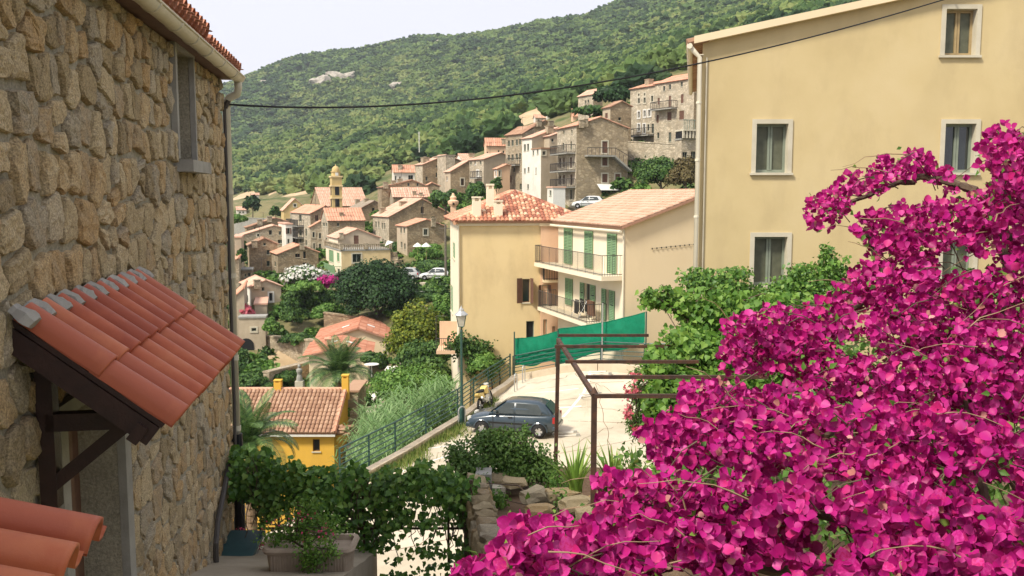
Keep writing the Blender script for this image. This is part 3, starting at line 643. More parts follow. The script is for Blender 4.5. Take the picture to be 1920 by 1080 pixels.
HH('U5', 'pale blue white low extension at the foot of the big stone house', 1037, 385, 352, 112, 15, xl=1026, xr=1060, roof='flat', wm='frame_white', lm='plaster_white', rm='tile_pink', terr=False, wins=[('b', 1032, 362, 4, 10, '')])
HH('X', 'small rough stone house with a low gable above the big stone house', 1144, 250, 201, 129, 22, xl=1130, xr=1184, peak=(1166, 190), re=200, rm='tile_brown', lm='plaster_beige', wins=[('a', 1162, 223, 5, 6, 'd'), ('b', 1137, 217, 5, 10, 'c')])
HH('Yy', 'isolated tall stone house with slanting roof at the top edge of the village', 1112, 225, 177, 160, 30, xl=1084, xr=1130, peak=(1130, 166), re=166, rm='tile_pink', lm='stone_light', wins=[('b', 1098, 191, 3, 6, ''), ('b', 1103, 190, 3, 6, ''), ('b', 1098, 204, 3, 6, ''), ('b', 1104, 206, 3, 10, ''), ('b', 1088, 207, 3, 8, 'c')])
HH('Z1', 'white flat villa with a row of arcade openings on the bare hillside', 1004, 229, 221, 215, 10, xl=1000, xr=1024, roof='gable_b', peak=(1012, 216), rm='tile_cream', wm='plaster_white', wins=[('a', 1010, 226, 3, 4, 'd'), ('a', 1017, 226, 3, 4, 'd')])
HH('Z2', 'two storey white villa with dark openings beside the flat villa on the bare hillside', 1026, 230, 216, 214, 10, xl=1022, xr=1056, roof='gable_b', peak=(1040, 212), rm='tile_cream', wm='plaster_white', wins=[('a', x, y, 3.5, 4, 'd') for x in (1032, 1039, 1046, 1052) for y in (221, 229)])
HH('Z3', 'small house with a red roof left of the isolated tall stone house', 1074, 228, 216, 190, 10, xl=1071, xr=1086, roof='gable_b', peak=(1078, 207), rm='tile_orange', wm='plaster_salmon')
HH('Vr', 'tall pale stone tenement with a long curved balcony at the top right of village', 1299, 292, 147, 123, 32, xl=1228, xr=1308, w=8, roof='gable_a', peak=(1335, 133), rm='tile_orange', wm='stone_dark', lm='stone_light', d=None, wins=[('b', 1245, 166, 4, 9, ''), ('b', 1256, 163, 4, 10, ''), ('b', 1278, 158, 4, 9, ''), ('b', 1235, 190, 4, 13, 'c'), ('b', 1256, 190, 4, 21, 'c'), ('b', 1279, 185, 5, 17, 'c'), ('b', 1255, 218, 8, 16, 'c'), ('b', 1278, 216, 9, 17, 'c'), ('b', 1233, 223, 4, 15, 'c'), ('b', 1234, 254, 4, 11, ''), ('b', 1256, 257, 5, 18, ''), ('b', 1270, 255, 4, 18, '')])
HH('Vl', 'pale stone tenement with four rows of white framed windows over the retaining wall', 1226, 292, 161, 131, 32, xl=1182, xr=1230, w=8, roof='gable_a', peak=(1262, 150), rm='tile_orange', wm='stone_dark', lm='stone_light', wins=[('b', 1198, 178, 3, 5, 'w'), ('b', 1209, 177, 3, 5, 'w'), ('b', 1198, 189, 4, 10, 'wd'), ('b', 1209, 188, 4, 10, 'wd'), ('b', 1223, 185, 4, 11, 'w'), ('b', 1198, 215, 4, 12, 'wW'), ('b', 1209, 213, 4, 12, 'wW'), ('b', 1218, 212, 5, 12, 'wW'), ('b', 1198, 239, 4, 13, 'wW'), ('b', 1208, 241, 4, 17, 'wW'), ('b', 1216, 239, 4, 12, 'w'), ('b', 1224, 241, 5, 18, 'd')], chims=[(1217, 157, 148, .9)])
# church
HH('F1', 'small white farmhouse on the dry field at the far left', 444, 402, 394, 225, 18, d=5, xr=462, roof='gable_b', peak=(450, 389), rm='tile_pink', wm='plaster_white', wins=[('a', 450, 398, 3, 3, 'd'), ('a', 456, 398, 3, 3, 'd')])
HH('F2', 'tiny pale shed above the white farmhouse on the dry field', 472, 372, 366, 240, 18, d=4, xr=486, roof='gable_b', peak=(478, 363), rm='tile_pink', wm='plaster_white', wins=[('a', 478, 369, 3, 3, 'd')])
HH('N', 'church nave with a wide faded red roof behind the yellow bell tower', 604, 440, 386, 190, 24, d=11, xl=590, xr=690, peak=(650, 353), roof='gable_b', rm='tile_pink', wm='stone_dark', cat='church', name='nave_building', ov=.5)
HH('Fc', 'yellow church front with a curved gable and round window', 533, 432, 394, 182, 20, xl=527, xr=574, peak=(553, 373), re=392, rm='tile_pink', wm='plaster_ochre', lm='plaster_ochre', cat='church', name='chapel', wins=[('a', 553, 385, 5, 5, 'wd'), ('a', 548, 405, 5, 10, 'w'), ('a', 566, 404, 5, 12, 'w')])
# middle distance

# ------------------------------------------------------------------ ground
CT = [tuple(c) for c in CTRL]
def cp(px, py, Y): CT.append(tuple(at(px, py, Y)))
for q in [(430, 650, 92), (470, 690, 84), (530, 700, 80), (440, 760, 74), (500, 745, 72), (560, 770, 70), (650, 775, 70), (720, 690, 84), (700, 760, 72), (760, 700, 80), (800, 560, 98), (820, 640, 84),
          (700, 830, 58), (760, 800, 60), (620, 640, 92), (560, 620, 96), (530, 600, 100), (620, 560, 108), (700, 590, 104), (560, 540, 116), (600, 530, 120), (650, 540, 118), (740, 540, 110), (780, 520, 114), (830, 520, 112), (800, 480, 122),
          (850, 400, 140), (900, 385, 138), (1200, 370, 112), (1280, 365, 108), (1250, 330, 112), (1200, 330, 116),
          (470, 395, 330), (440, 372, 420), (520, 392, 260), (560, 362, 330), (620, 372, 260), (700, 345, 260), (480, 345, 460), (560, 318, 480), (640, 280, 500), (740, 240, 520), (860, 205, 540), (960, 190, 520), (1060, 150, 520),
          (1180, 110, 520), (1300, 60, 520), (1420, 10, 520), (1520, -20, 520), (1700, -60, 520), (1900, -80, 520), (700, 310, 330), (800, 285, 300), (900, 262, 260), (1000, 215, 280), (1080, 200, 210), (1180, 165, 200), (1280, 118, 190),
          (300, 420, 330), (100, 430, 330), (-100, 400, 400), (1400, 60, 300), (1600, 0, 320), (1900, -20, 320), (1500, 230, 140), (1800, 200, 140), (1400, 330, 100), (1700, 330, 100)]:
    cp(*q)
CT += [(-30, 60, -22), (-28, 45, -21), (-14, 50, -19.5), (-18, 40, -19), (-10, 42, -15.5), (-8, 50, -16.5), (-5, 44, -11.5), (-4.6, 34, -10.6), (-7, 34, -13), (-12, 30, -14.5), (-6, 28, -11.5), (-3, 26, -10.5), (0, 25, -10.6), (0, 34, -10.7), (2, 44, -10.6),
       (-1, 52, -12.5), (-3, 60, -13.5), (6, 34, -10.7), (12, 30, -9.8), (8, 46, -9), (14, 44, -6), (25, 40, -5), (4, 60, -11), (10, 62, -8), (12, 20, -9), (2, 18, -10.6), (-2, 18, -10.7), (-6, 18, -11), (-12, 14, -9), (-3, 8, -8), (0, 0, -9), (8, 6, -8), (20, 10, -7), (-30, 0, -9), (40, 0, -4), (-60, 60, -24), (-60, 120, -20), (-90, 200, -18), (-30, 100, -17.5),
       (-46, 92, -17), (60, 60, 3), (90, 120, 25), (60, 100, 12), (0, -40, -9), (-80, -40, -9), (80, -40, 4)]
CT = np.array(CT)
def rbf_fit(P, smooth=.6):
    n = len(P); X = P[:, :2] / 100.; D = np.linalg.norm(X[:, None] - X[None], axis=2)
    A = np.zeros((n + 3, n + 3)); A[:n, :n] = -D - np.eye(n) * smooth * -.01
    A[:n, n:] = np.c_[np.ones(n), X]; A[n:, :n] = A[:n, n:].T
    c = np.linalg.solve(A, np.r_[P[:, 2], 0, 0, 0]); return X, c, n
def rbf_eval(ft, xy):
    X, c, n = ft; xy = np.asarray(xy, float) / 100.; out = np.zeros(len(xy))
    for i in range(0, len(xy), 8000):
        q = xy[i:i + 8000]; D = np.linalg.norm(q[:, None] - X[None], axis=2)
        out[i:i + 8000] = -D @ c[:n] + c[n] + q @ c[n + 1:]
    return out
FT = rbf_fit(CT)
def vnoise(xy, s, seed=0):
    x = xy[:, 0] / s + seed * 17.3; y = xy[:, 1] / s - seed * 9.1
    xi, yi = np.floor(x), np.floor(y); fx, fy = x - xi, y - yi; fx = fx * fx * (3 - 2 * fx); fy = fy * fy * (3 - 2 * fy)
    def hsh(a, b): return np.modf(np.abs(np.sin(a * 127.1 + b * 311.7 + seed) * 43758.5453))[0]
    return (hsh(xi, yi) * (1 - fx) + hsh(xi + 1, yi) * fx) * (1 - fy) + (hsh(xi, yi + 1) * (1 - fx) + hsh(xi + 1, yi + 1) * fx) * fy - .5
def ground_z(xy):
    xy = np.asarray(xy, float); z = rbf_eval(FT, xy); far = np.clip((xy[:, 1] - 30) / 60, 0, 1)
    return z + far * (vnoise(xy, 9, 1) * 1.2 + vnoise(xy, 3.5, 2) * .5) + np.clip((xy[:, 1] - 200) / 140, 0, 1) * vnoise(xy, 40, 3) * 5
def gz(x, y): return float(ground_z(np.array([[x, y]]))[0])
def ghit(px, py, y0=27, y1=520, step=.5):
    r = ray(px, py); Y = np.arange(y0, y1, step); P = np.array([(r.x / r.y * y, y) for y in Y]); z = ground_z(P); rz_ = r.z / r.y * Y
    k = np.where(rz_ < z)[0]
    if len(k) == 0: return None
    y = Y[k[0]]; return V3((r.x / r.y * y, y, float(z[k[0]])))
def grid_obj(name, xs, ys, zf, m, kind='structure', smooth=True):
    XX, YY = np.meshgrid(xs, ys); P = np.c_[XX.ravel(), YY.ravel()]; Z = zf(P); nx, ny = len(xs), len(ys)
    i = np.arange(nx * ny).reshape(ny, nx); Fq = np.stack([i[:-1, :-1], i[:-1, 1:], i[1:, 1:], i[1:, :-1]], -1).reshape(-1, 4)
    return arr_mesh(name, np.c_[P, Z], Fq, m, kind=kind, smooth=smooth)
xs = np.concatenate([np.arange(-420, -90, 10), np.arange(-90, 90, 1.5), np.arange(90, 421, 10)])
ys = np.concatenate([np.arange(-60, 20, 8), np.arange(20, 200, 1.5), np.arange(200, 640, 6)])
grid_obj('hillside', xs, ys, ground_z, M['ground'])
# the mountain behind
MT = np.array([tuple(at(*q)) for q in [(-300, 330, 1300), (0, 300, 1300), (300, 235, 1280), (440, 168, 1260), (500, 142, 1240), (560, 115, 1220), (615, 97, 1200), (700, 90, 1180), (760, 78, 1160), (830, 79, 1140), (900, 74, 1110), (1000, 58, 1070), (1100, 42, 1020), (1200, 18, 960), (1260, -8, 920), (1400, -60, 860), (1600, -120, 820), (1900, -200, 800), (2400, -250, 800),
     (440, 375, 480), (560, 330, 520), (640, 290, 560), (740, 250, 580), (860, 215, 600), (960, 200, 600), (1100, 150, 620), (1300, 70, 620), (200, 380, 480), (-200, 390, 480),
     (500, 260, 850), (620, 220, 850), (760, 180, 850), (900, 150, 830), (1100, 105, 800), (1300, 20, 760), (300, 300, 850)]] +
     [(-1200, 1300, 40), (-700, 1700, 60), (0, 1700, 140), (700, 1600, 230), (1300, 1200, 260), (1200, 600, 200), (-1200, 500, -30), (800, 300, 90), (0, 350, -25), (-500, 350, -30), (400, 380, 30)])
FM = rbf_fit(MT)
def mount_z(xy):
    xy = np.asarray(xy, float)
    return rbf_eval(FM, xy) + vnoise(xy, 160, 5) * 16 + vnoise(xy, 60, 6) * 9 + vnoise(xy, 22, 7) * 3
grid_obj('mountain', np.arange(-1200, 1201, 12), np.arange(380, 1700, 12), mount_z, M['mountain'])

# ------------------------------------------------------------------ forest (a mass nobody could count)
def crown_proto(name, m, seed, sub=3, amp=.28, squash=.75):
    import bmesh
    bm = bmesh.new(); bmesh.ops.create_icosphere(bm, subdivisions=sub, radius=1)
    for v in bm.verts:
        p = v.co.copy(); n_ = noise.noise(p * 1.7 + V3((seed, 0, 0))) * amp * 1.4 + noise.noise(p * 4.1 + V3((0, seed, 0))) * amp * .8
        v.co = p * (1 + n_); v.co.z *= squash; v.co.z += .45
    me = bpy.data.meshes.new(name); bm.to_mesh(me); bm.free(); me.materials.append(m)
    for p in me.polygons: p.use_smooth = True
    return bpy.data.objects.new(name, me)
def scatter(name, proto, P, S, Rz, label=None, cat=None, group=None):
    me = bpy.data.meshes.new(name); me.vertices.add(len(P)); me.vertices.foreach_set('co', np.asarray(P, np.float32).ravel())
    a = me.attributes.new('size', 'FLOAT_VECTOR', 'POINT'); a.data.foreach_set('vector', np.asarray(S, np.float32).ravel())
    a = me.attributes.new('turn', 'FLOAT', 'POINT'); a.data.foreach_set('value', np.asarray(Rz, np.float32))
    o = bpy.data.objects.new(name, me); sc.collection.objects.link(o); o['kind'] = 'stuff'
    tag(o, label, cat, group)
    g = bpy.data.node_groups.new(name, 'GeometryNodeTree')
    g.interface.new_socket('Geometry', in_out='INPUT', socket_type='NodeSocketGeometry'); g.interface.new_socket('Geometry', in_out='OUTPUT', socket_type='NodeSocketGeometry')
    N = g.nodes.new; L = g.links.new
    gi = N('NodeGroupInput'); go = N('NodeGroupOutput'); mp = N('GeometryNodeMeshToPoints'); oi = N('GeometryNodeObjectInfo'); oi.inputs['Object'].default_value = proto; oi.inputs['As Instance'].default_value = True
    ip = N('GeometryNodeInstanceOnPoints'); sa = N('GeometryNodeInputNamedAttribute'); sa.data_type = 'FLOAT_VECTOR'; sa.inputs[0].default_value = 'size'
    ta = N('GeometryNodeInputNamedAttribute'); ta.data_type = 'FLOAT'; ta.inputs[0].default_value = 'turn'; cx = N('ShaderNodeCombineXYZ')
    L(gi.outputs[0], mp.inputs[0]); L(mp.outputs[0], ip.inputs['Points']); L(oi.outputs['Geometry'], ip.inputs['Instance']); L(sa.outputs[0], ip.inputs['Scale'])
    L(ta.outputs[0], cx.inputs[2]); L(cx.outputs[0], ip.inputs['Rotation']); L(ip.outputs[0], go.inputs[0])
    md = o.modifiers.new('scatter', 'NODES'); md.node_group = g
    return o
def interp(x, pts): return np.interp(x, [p[0] for p in pts], [p[1] for p in pts])
def projA(P):
    f = P[:, 1] * CS - P[:, 2] * SN; up = P[:, 1] * SN + P[:, 2] * CS
    return 960 + F * P[:, 0] / f, 540 - F * up / f
TOPV = [(300, 395), (430, 352), (480, 352), (540, 352), (590, 356), (640, 372), (690, 352), (705, 318), (740, 306), (780, 292), (830, 286), (880, 284), (905, 262), (950, 245), (985, 205), (1064, 203), (1080, 196), (1125, 172), (1175, 172), (1300, 120), (2000, 0)]
BARE = [(1015, 205, 40, 15), (1000, 222, 60, 9), (990, 232, 40, 6), (940, 213, 9, 4), (945, 232, 12, 4), (868, 163, 9, 4), (470, 362, 26, 6), (545, 368, 28, 8), (450, 352, 20, 4), (520, 358, 12, 4)]
def bare(px, py):
    k = np.zeros(len(px), bool)
    for x, y, a, b in BARE: k |= ((px - x) / a) ** 2 + ((py - y) / b) ** 2 < 1
    return k
N_ = 42000
P = np.c_[nr.uniform(-190, 300, N_), 150 + 510 * nr.rand(N_) ** .8]; z = ground_z(P); px, py = projA(np.c_[P, z])
ok = (px > 330) & (px < 1640) & (py > -60) & (py < interp(px, TOPV) + 9) & ~bare(px, py)
k = vnoise(P, 26, 9) + .35 * vnoise(P, 9, 10)
ok &= (k > -.36 + .25 * ((py > 330) & (px < 640)))
P, z, px, py = P[ok], z[ok], px[ok], py[ok]
sz = 1.3 + 2.5 * nr.rand(len(P)) ** 2 + (P[:, 1] > 300) * .6
lt = (vnoise(P, 60, 12) + .1 * nr.randn(len(P))) + .25 * (px < 760) + .1 * (py > 250) > .08
hk = px
FOR = dict(n=len(P))
def leafy_proto(m, seed, n=420, ls=.34):
    st = np.random.RandomState(seed); K = 16
    d = norm_rows(st.normal(0, 1, (K, 3))); d[:, 2] = np.abs(d[:, 2]) * .9; cc = d * (.35 + .45 * st.rand(K, 1)); cr = .32 + .2 * st.rand(K)
    k = st.randint(0, K, n); e = norm_rows(st.normal(0, 1, (n, 3))); e[:, 2] = np.where(e[:, 2] < -.2, -e[:, 2], e[:, 2])
    P_ = cc[k] + e * cr[k, None]; Rr = rots(e, None, .35); V, Fc = leaves_arr(T_quad(), P_, Rr, ls * (.6 + .7 * st.rand(n)))
    V[:, 2] = V[:, 2] * .85 + .15; o = arr_mesh('bush_crown', V, Fc, M[m]); sc.collection.objects.unlink(o); return o
def rough_crown(m, seed):
    o = crown_proto('bush_crown', M[m], seed, 4, .5, .8)
    for v in o.data.vertices:
        p = v.co; k = 1 + .10 * noise.noise(p * 6 + V3((seed, 0, 3))) + .09 * noise.noise(p * 12 + V3((0, 3, seed))); v.co = V3((p.x * k, p.y * k, p.z * k))
    for p in o.data.polygons: p.use_smooth = False
    return o
protos = [rough_crown(mm, i * 3.1 + 1) for i, mm in enumerate(('forest', 'forest', 'forest_light', 'forest_light'))]
tid = np.where(lt, 2, 0) + nr.randint(0, 2, len(P))
for t in range(4):
    s_ = tid == t; S = np.stack([sz[s_] * nr.uniform(.85, 1.25, s_.sum()), sz[s_] * nr.uniform(.85, 1.25, s_.sum()), sz[s_] * nr.uniform(.8, 1.25, s_.sum())], 1)
    scatter('maquis_forest', protos[t], np.c_[P[s_], z[s_] - .5], S, nr.uniform(0, 6.28, s_.sum()),
            ['dark green holm oaks mixed through the near slope above the village', 'round dark green bushes spread over the near slope above the village', 'light green maquis bushes on the sunny spur behind the bell tower', 'yellowish green scrub between darker bushes on the near spur'][t], 'forest')
N_ = 52000
P = np.c_[nr.uniform(-420, 420, N_), nr.uniform(500, 1330, N_)]; z = mount_z(P); px, py = projA(np.c_[P, z])
ROCKY = [(620, 152, 34, 14), (745, 165, 22, 8), (500, 158, 14, 5), (600, 118, 12, 4), (575, 128, 9, 4), (822, 84, 9, 4), (655, 148, 20, 6), (700, 142, 12, 5), (440, 148 + 60, 12, 5)]
rk = np.zeros(len(P), bool)
for x, y, a, b in ROCKY: rk |= (((px - x) / a) ** 2 + ((py - y) / b) ** 2 < 1) & (nr.rand(len(P)) < .8)
gk = ground_z(P[:, :]) if False else None
ok = (px > 330) & (px < 1660) & (py > -60) & ~rk & ~bare(px, py) & (vnoise(P, 45, 15) + .4 * vnoise(P, 14, 16) > -.42)
P, z, px = P[ok], z[ok], px[ok]
sz = 2.6 + 3.4 * nr.rand(len(P)) ** 2; tid = (vnoise(P, 90, 18) + .16 * nr.randn(len(P)) > .12).astype(int) * 2
FOR['m'] = len(P)
for t in (0, 2):
    s_ = tid == t; S = np.stack([sz[s_] * nr.uniform(.85, 1.3, s_.sum()), sz[s_] * nr.uniform(.85, 1.3, s_.sum()), sz[s_] * nr.uniform(.7, 1.1, s_.sum())], 1)
    scatter('mountain_forest', protos[t], np.c_[P[s_], z[s_] - .8], S, nr.uniform(0, 6.28, s_.sum()),
            'dense dark green woodland covering the far mountain' if t == 0 else 'paler green scrub patches on the far mountain', 'forest')
print('FOREST', FOR)
# granite outcrops on the mountain
def rock(name, label, c, s, seed, m='rock', sub=3):
    import bmesh
    bm = bmesh.new(); bmesh.ops.create_icosphere(bm, subdivisions=sub, radius=1)
    for v in bm.verts:
        p = v.co.copy(); v.co = p * (1 + .5 * noise.noise(p * 1.3 + V3((seed, 1, 2))) + .25 * noise.noise(p * 3.5 + V3((seed, 5, 0)))); v.co.x *= s[0]; v.co.y *= s[1]; v.co.z *= s[2]
    me = bpy.data.meshes.new(name); bm.to_mesh(me); bm.free(); me.materials.append(M[m])
    o = bpy.data.objects.new(name, me); sc.collection.objects.link(o); o.location = c
    return tag(o, label, 'rock')
def mhit(px, py):
    r = ray(px, py)
    for Y in np.arange(500, 1400, 4.):
        if r.z / r.y * Y < mount_z(np.array([[r.x / r.y * Y, Y]]))[0]: return V3((r.x / r.y * Y, Y, r.z / r.y * Y))
    return None
for i, (x, y, w_, lb) in enumerate([(605, 158, 13, 'largest bare granite cliff on the left part of the far mountain'), (628, 147, 11, 'granite slab just right of the largest cliff on the mountain'), (748, 166, 9, 'grey rock patch below the ridge right of the big cliff'), (500, 159, 8, 'small rock outcrop near the left end of the ridge'), (600, 116, 6, 'small rock just below the left ridge line'), (822, 82, 6, 'bare boulder standing on the ridge crest above the village'), (660, 146, 9, 'low flat rock between the two larger cliffs')]):
    c = mhit(x, y + 3)
    if c: rock('rock_outcrop', lb, c + V3((0, 0, w_ * .1)), (w_ * 1.2, w_ * .8, w_ * .75), i * 7.7)
for i, (x, y, a, b, lb) in enumerate([(640, 318, 2.2, 1.6, 'white boulders in the scrub right of the bell tower dome'), (655, 325, 1.6, 1.2, 'small pale boulder beside the white boulders near the tower')]):
    c = ghit(x, y, 190)
    if c: rock('boulder', lb, c + V3((0, 0, b)), (a, a, b), 40 + i * 3, 'rock', 2)
# bare earth patches: thin uneven sheets following the slope
def patch(label, px_, py_, a, b, y0, m='bare'):
    c = ghit(px_, py_, y0); u_ = ghit(px_, py_ - b, y0); d_ = ghit(px_, py_ + b, y0)
    if c is None: return
    ry = max(2.0, min(40.0, ((u_.y if u_ else c.y + 10) - (d_.y if d_ else c.y - 10)) / 2)); rx = a * c.y / F; P2 = [(c.x, c.y)]; n = 36; rings = 7
    for k in range(1, rings + 1):
        for i in range(n):
            t_ = 2 * math.pi * i / n; w_ = 1 + .35 * noise.noise(V3((math.cos(t_) * 1.5 + px_, math.sin(t_) * 1.5, 0))); P2.append((c.x + rx * k / rings * w_ * math.cos(t_), c.y + ry * k / rings * w_ * math.sin(t_)))
    Z_ = ground_z(np.array(P2)) + .3; V_ = [(p[0], p[1], float(z_) - (.5 if i > n * (rings - 1) else 0)) for i, (p, z_) in enumerate(zip(P2, Z_))]
    f = [(0, 1 + i, 1 + (i + 1) % n) for i in range(n)] + [(1 + k * n + i, 1 + (k + 1) * n + i, 1 + (k + 1) * n + (i + 1) % n, 1 + k * n + (i + 1) % n) for k in range(rings - 1) for i in range(n)]
    mb = MB(); mb.add(V_, f); o = mb.build('bare_ground', M[m], smooth=True); o['kind'] = 'structure'
print('VILLA', ghit(1020, 222, 150), ghit(1020, 208, 150), [(round(gz(H[k].C.x, H[k].C.y), 1), tuple(round(q, 1) for q in H[k].C), round(H[k].h, 1)) for k in ('Z1', 'Z2')])
for q in BARE[:4] + BARE[6:]: patch('', *q, 150)
# ------------------------------------------------------------------ build the village
for k_, h_ in H.items(): h_.build()
FA = ((0, 0, 0), (1, 0, 0), (0, -1, 0)); FB = ((0, 0, 0), (0, 1, 0), (-1, 0, 0))
def bal(key, face, x0, x1, py, **k):
    h = H[key]; a, z = h.hit(face, x0, py); b, _ = h.hit(face, x1, py)
    return balcony(h.root, FA if face == 'a' else FB, min(a, b), max(a, b), z, **k)
bal('A', 'b', 548, 570, 421, dep=1.1, sp=.3, rr=.03); bal('A', 'b', 548, 570, 442, dep=1.1, sp=.3, rr=.03)
bal('Pp', 'b', 890, 904, 334, dep=.9, sp=.3, rr=.03); bal('Rr', 'b', 959, 975, 310, dep=.9, sp=.3, rr=.03)
for y in (290, 322, 351): bal('Uu', 'b', 1047, 1079, y, dep=1.2, sp=.25, rr=.025)
bal('Vr', 'b', 1230, 1270, 207, dep=1.1, sp=.3, rr=.03); bal('Vl', 'b', 1188, 1227, 256, dep=1.2, sp=.3, rr=.025); bal('G', 'b', 613, 640, 503, dep=.9, sp=.2, rr=.02, railm='shutter_green')
# terrace balustrade of the yellow flat roofed house
g = H['G']; mb = MB(); t = g.h + .18
for (x0, y0, x1, y1) in ((0, 0, g.w, 0), (0, 0, 0, g.d)):
    L = math.hypot(x1 - x0, y1 - y0); n = int(L / .28)
    for i in range(n):
        x = x0 + (x1 - x0) * (i + .5) / n; y = y0 + (y1 - y0) * (i + .5) / n
        mb.lathe([(.05, 0), (.09, .15), (.05, .4), (.08, .6)], 5, (x, y, t))
    mb.box((x0 - .12, y0 - .12, t + .6), (x1 + .12, y1 + .12, t + .72))
for x, y in ((0, 0), (g.w / 2, 0), (g.w, 0), (0, g.d)): mb.box((x - .2, y - .2, t), (x + .2, y + .2, t + .85))
mb.build('balustrade', M['stone_mid'], g.root)
# stone steps beside the terrace house
st0 = at(742, 530, 117); root = thing('stone_stair', 'dark outdoor stair of stone steps climbing right of the balustraded terrace house', 'stair', st0)
for i in range(12):
    mb = MB(); mb.box((-.9 - i * .1, i * .3, i * .33 - 2.5), (.9 - i * .1, i * .3 + .32, i * .33 + .14)); mb.build('step', M['stone_mid'], root)
# the outer stair of the big stone house
u = H['Uu']; mb = MB()
x0, z0 = u.hit('a', 1096, 291); x1, _ = u.hit('a', 1148, 291); x2, z2 = u.hit('a', 1178, 318)
mb.box((x0, -1.1, z0 - .2), (x1, -.01, z0)); n = 12
for i in range(n): mb.box((x1 + (x2 - x1) * i / n, -1.1, z0 + (z2 - z0) * (i + 1) / n - .25), (x1 + (x2 - x1) * (i + 1) / n, -.01, z0 + (z2 - z0) * (i + 1) / n))
s_ = mb.build('outer_stair', M['concrete'], u.root); mb = MB()
mb.tube([(x0, -1.05, z0 + .9), (x1, -1.05, z0 + .9), (x2 + 1.2, -1.05, z2 + .8)], .04, 4)
for i in range(14):
    x = x0 + (x2 + 1 - x0) * i / 13; zz = z0 if x < x1 else z0 + (z2 - z0) * (x - x1) / (x2 - x1); mb.tube([(x, -1.05, zz), (x, -1.05, zz + .9)], .03, 4)
mb.build('railing', M['iron_thin'], s_)
a0, az = u.hit('a', 1119, 351); a1, _ = u.hit('a', 1153, 351)
mb = MB(); mb.ob((a0, -.02, az + .35), (a1 - a0, 0, 0), (0, -1.3, -.75), (0, 0, .06)); mb.build('awning', M['frame_white'], u.root)
# bell tower
T0 = at(631, 400, 184); tw = 4.0 * .62; ph = R(22)
tr = thing('bell_tower', 'slim yellow church bell tower with round domed top', 'tower', T0, ph)
pxm = 184 / F; hs = (400 - 332) * pxm
mb = MB(); w2 = 1.0
mb.box((-w2, -w2, -6), (w2, w2, hs)); t_ = mb.build('shaft', M['plaster_ochre'], tr)
for zz in (.42, .75, 1.0):
    mb = MB(); mb.box((-w2 - .18, -w2 - .18, hs * zz - .15), (w2 + .18, w2 + .18, hs * zz + .15)); mb.build('cornice', M['plaster_yellow'], tr)
for (face) in ((0, -1), (-1, 0)):
    for (za, zb_) in ((.18, .38), (.50, .70)):
        mb = MB(); c = V3((face[0], face[1], 0)) * (w2 + .003); uu = V3((-face[1], face[0], 0)); hw = .42
        z0, z1 = hs * za, hs * zb_
        pts = [c + uu * hw + V3((0, 0, z0)), c - uu * hw + V3((0, 0, z0))] + [c + uu * (-hw * math.cos(t)) + V3((0, 0, z1 + hw * math.sin(t))) for t in [math.pi * i / 8 for i in range(9)]]
        n = len(pts); o2 = [p + V3((face[0], face[1], 0)) * .04 for p in pts]
        mb.add(pts + o2, [tuple(range(n, 2 * n))] + [(i, (i + 1) % n, n + (i + 1) % n, n + i) for i in range(n)]); mb.build('belfry_opening', M['dark'], tr)
mb = MB(); r = w2 * .95
mb.lathe([(r * .95, 0), (r * .95, .75), (r * 1.1, .78), (r * 1.1, .95), (r * .85, .98), (r * .85, 1.05)], 8, (0, 0, hs + .1)); mb.build('lantern', M['plaster_ochre'], tr)
mb = MB(); mb.lathe([(r * .85 * math.cos(t), r * 1.1 * math.sin(t)) for t in [math.pi / 2 * i / 8 for i in range(8)]] + [(.08, r * 1.1), (.08, r * 1.35), (.02, r * 1.45)], 14, (0, 0, hs + 1.12)); mb.build('dome', M['plaster_ochre'], tr, smooth=True)
mb = MB(); mb.ob((-.3, -w2 * .95 - .1, hs + .2), (.6, 0, 0), (0, .1, 0), (0, 0, .6)); mb.build('clock', M['frame_white'], tr)
# retaining wall and loggia house at the top right
def boxwall(name, label, cat, p0, p1, z0, z1, th, m, group=None, z1b=None):
    p0, p1 = V3((p0[0], p0[1], 0)), V3((p1[0], p1[1], 0)); d_ = (p1 - p0); L = d_.length; rz = math.atan2(d_.y, d_.x)
    o = thing(name, label, cat, (p0.x, p0.y, z0), rz, group)
    mb = MB(); z1b = z1 if z1b is None else z1b; h0, h1 = z1 - z0, z1b - z0
    mb.add([(0, 0, -3), (L, 0, -3), (L, th, -3), (0, th, -3), (0, 0, h0), (L, 0, h1), (L, th, h1), (0, th, h0)], [(0, 3, 2, 1), (4, 5, 6, 7), (0, 1, 5, 4), (1, 2, 6, 5), (2, 3, 7, 6), (3, 0, 4, 7)])
    mb.build('masonry', M[m], o)
    mb = MB(); mb.add([(-.05, -.06, h0), (L + .05, -.06, h1), (L + .05, th + .06, h1), (-.05, th + .06, h0), (-.05, -.06, h0 + .15), (L + .05, -.06, h1 + .15), (L + .05, th + .06, h1 + .15), (-.05, th + .06, h0 + .15)], [(0, 3, 2, 1), (4, 5, 6, 7), (0, 1, 5, 4), (1, 2, 6, 5), (2, 3, 7, 6), (3, 0, 4, 7)])
    mb.build('coping', M[m], o)
    return o
a = at(1176, 318, 121); b = at(1226, 262, 119); c = at(1280, 310, 116)
boxwall('retaining_wall', 'high pale stone retaining wall under the white framed windows tenement', 'wall', (a.x, a.y), (c.x, c.y), c.z - 2, at(1176, 266, 121).z, 1.0, 'stone_light', z1b=at(1278, 272, 116).z)
HH('W', 'garage house with a glazed green balustrade terrace at the yellow house edge', 1277, 318, 262, 112, 20, xl=1274, xr=1320, d=1.5, roof='flat', wm='stone_light', rm='concrete', wins=[('a', 1284, 297, 9, 24, 'd'), ('a', 1300, 296, 9, 24, 'd')])
hw = H['W'].build(); h = H['W']
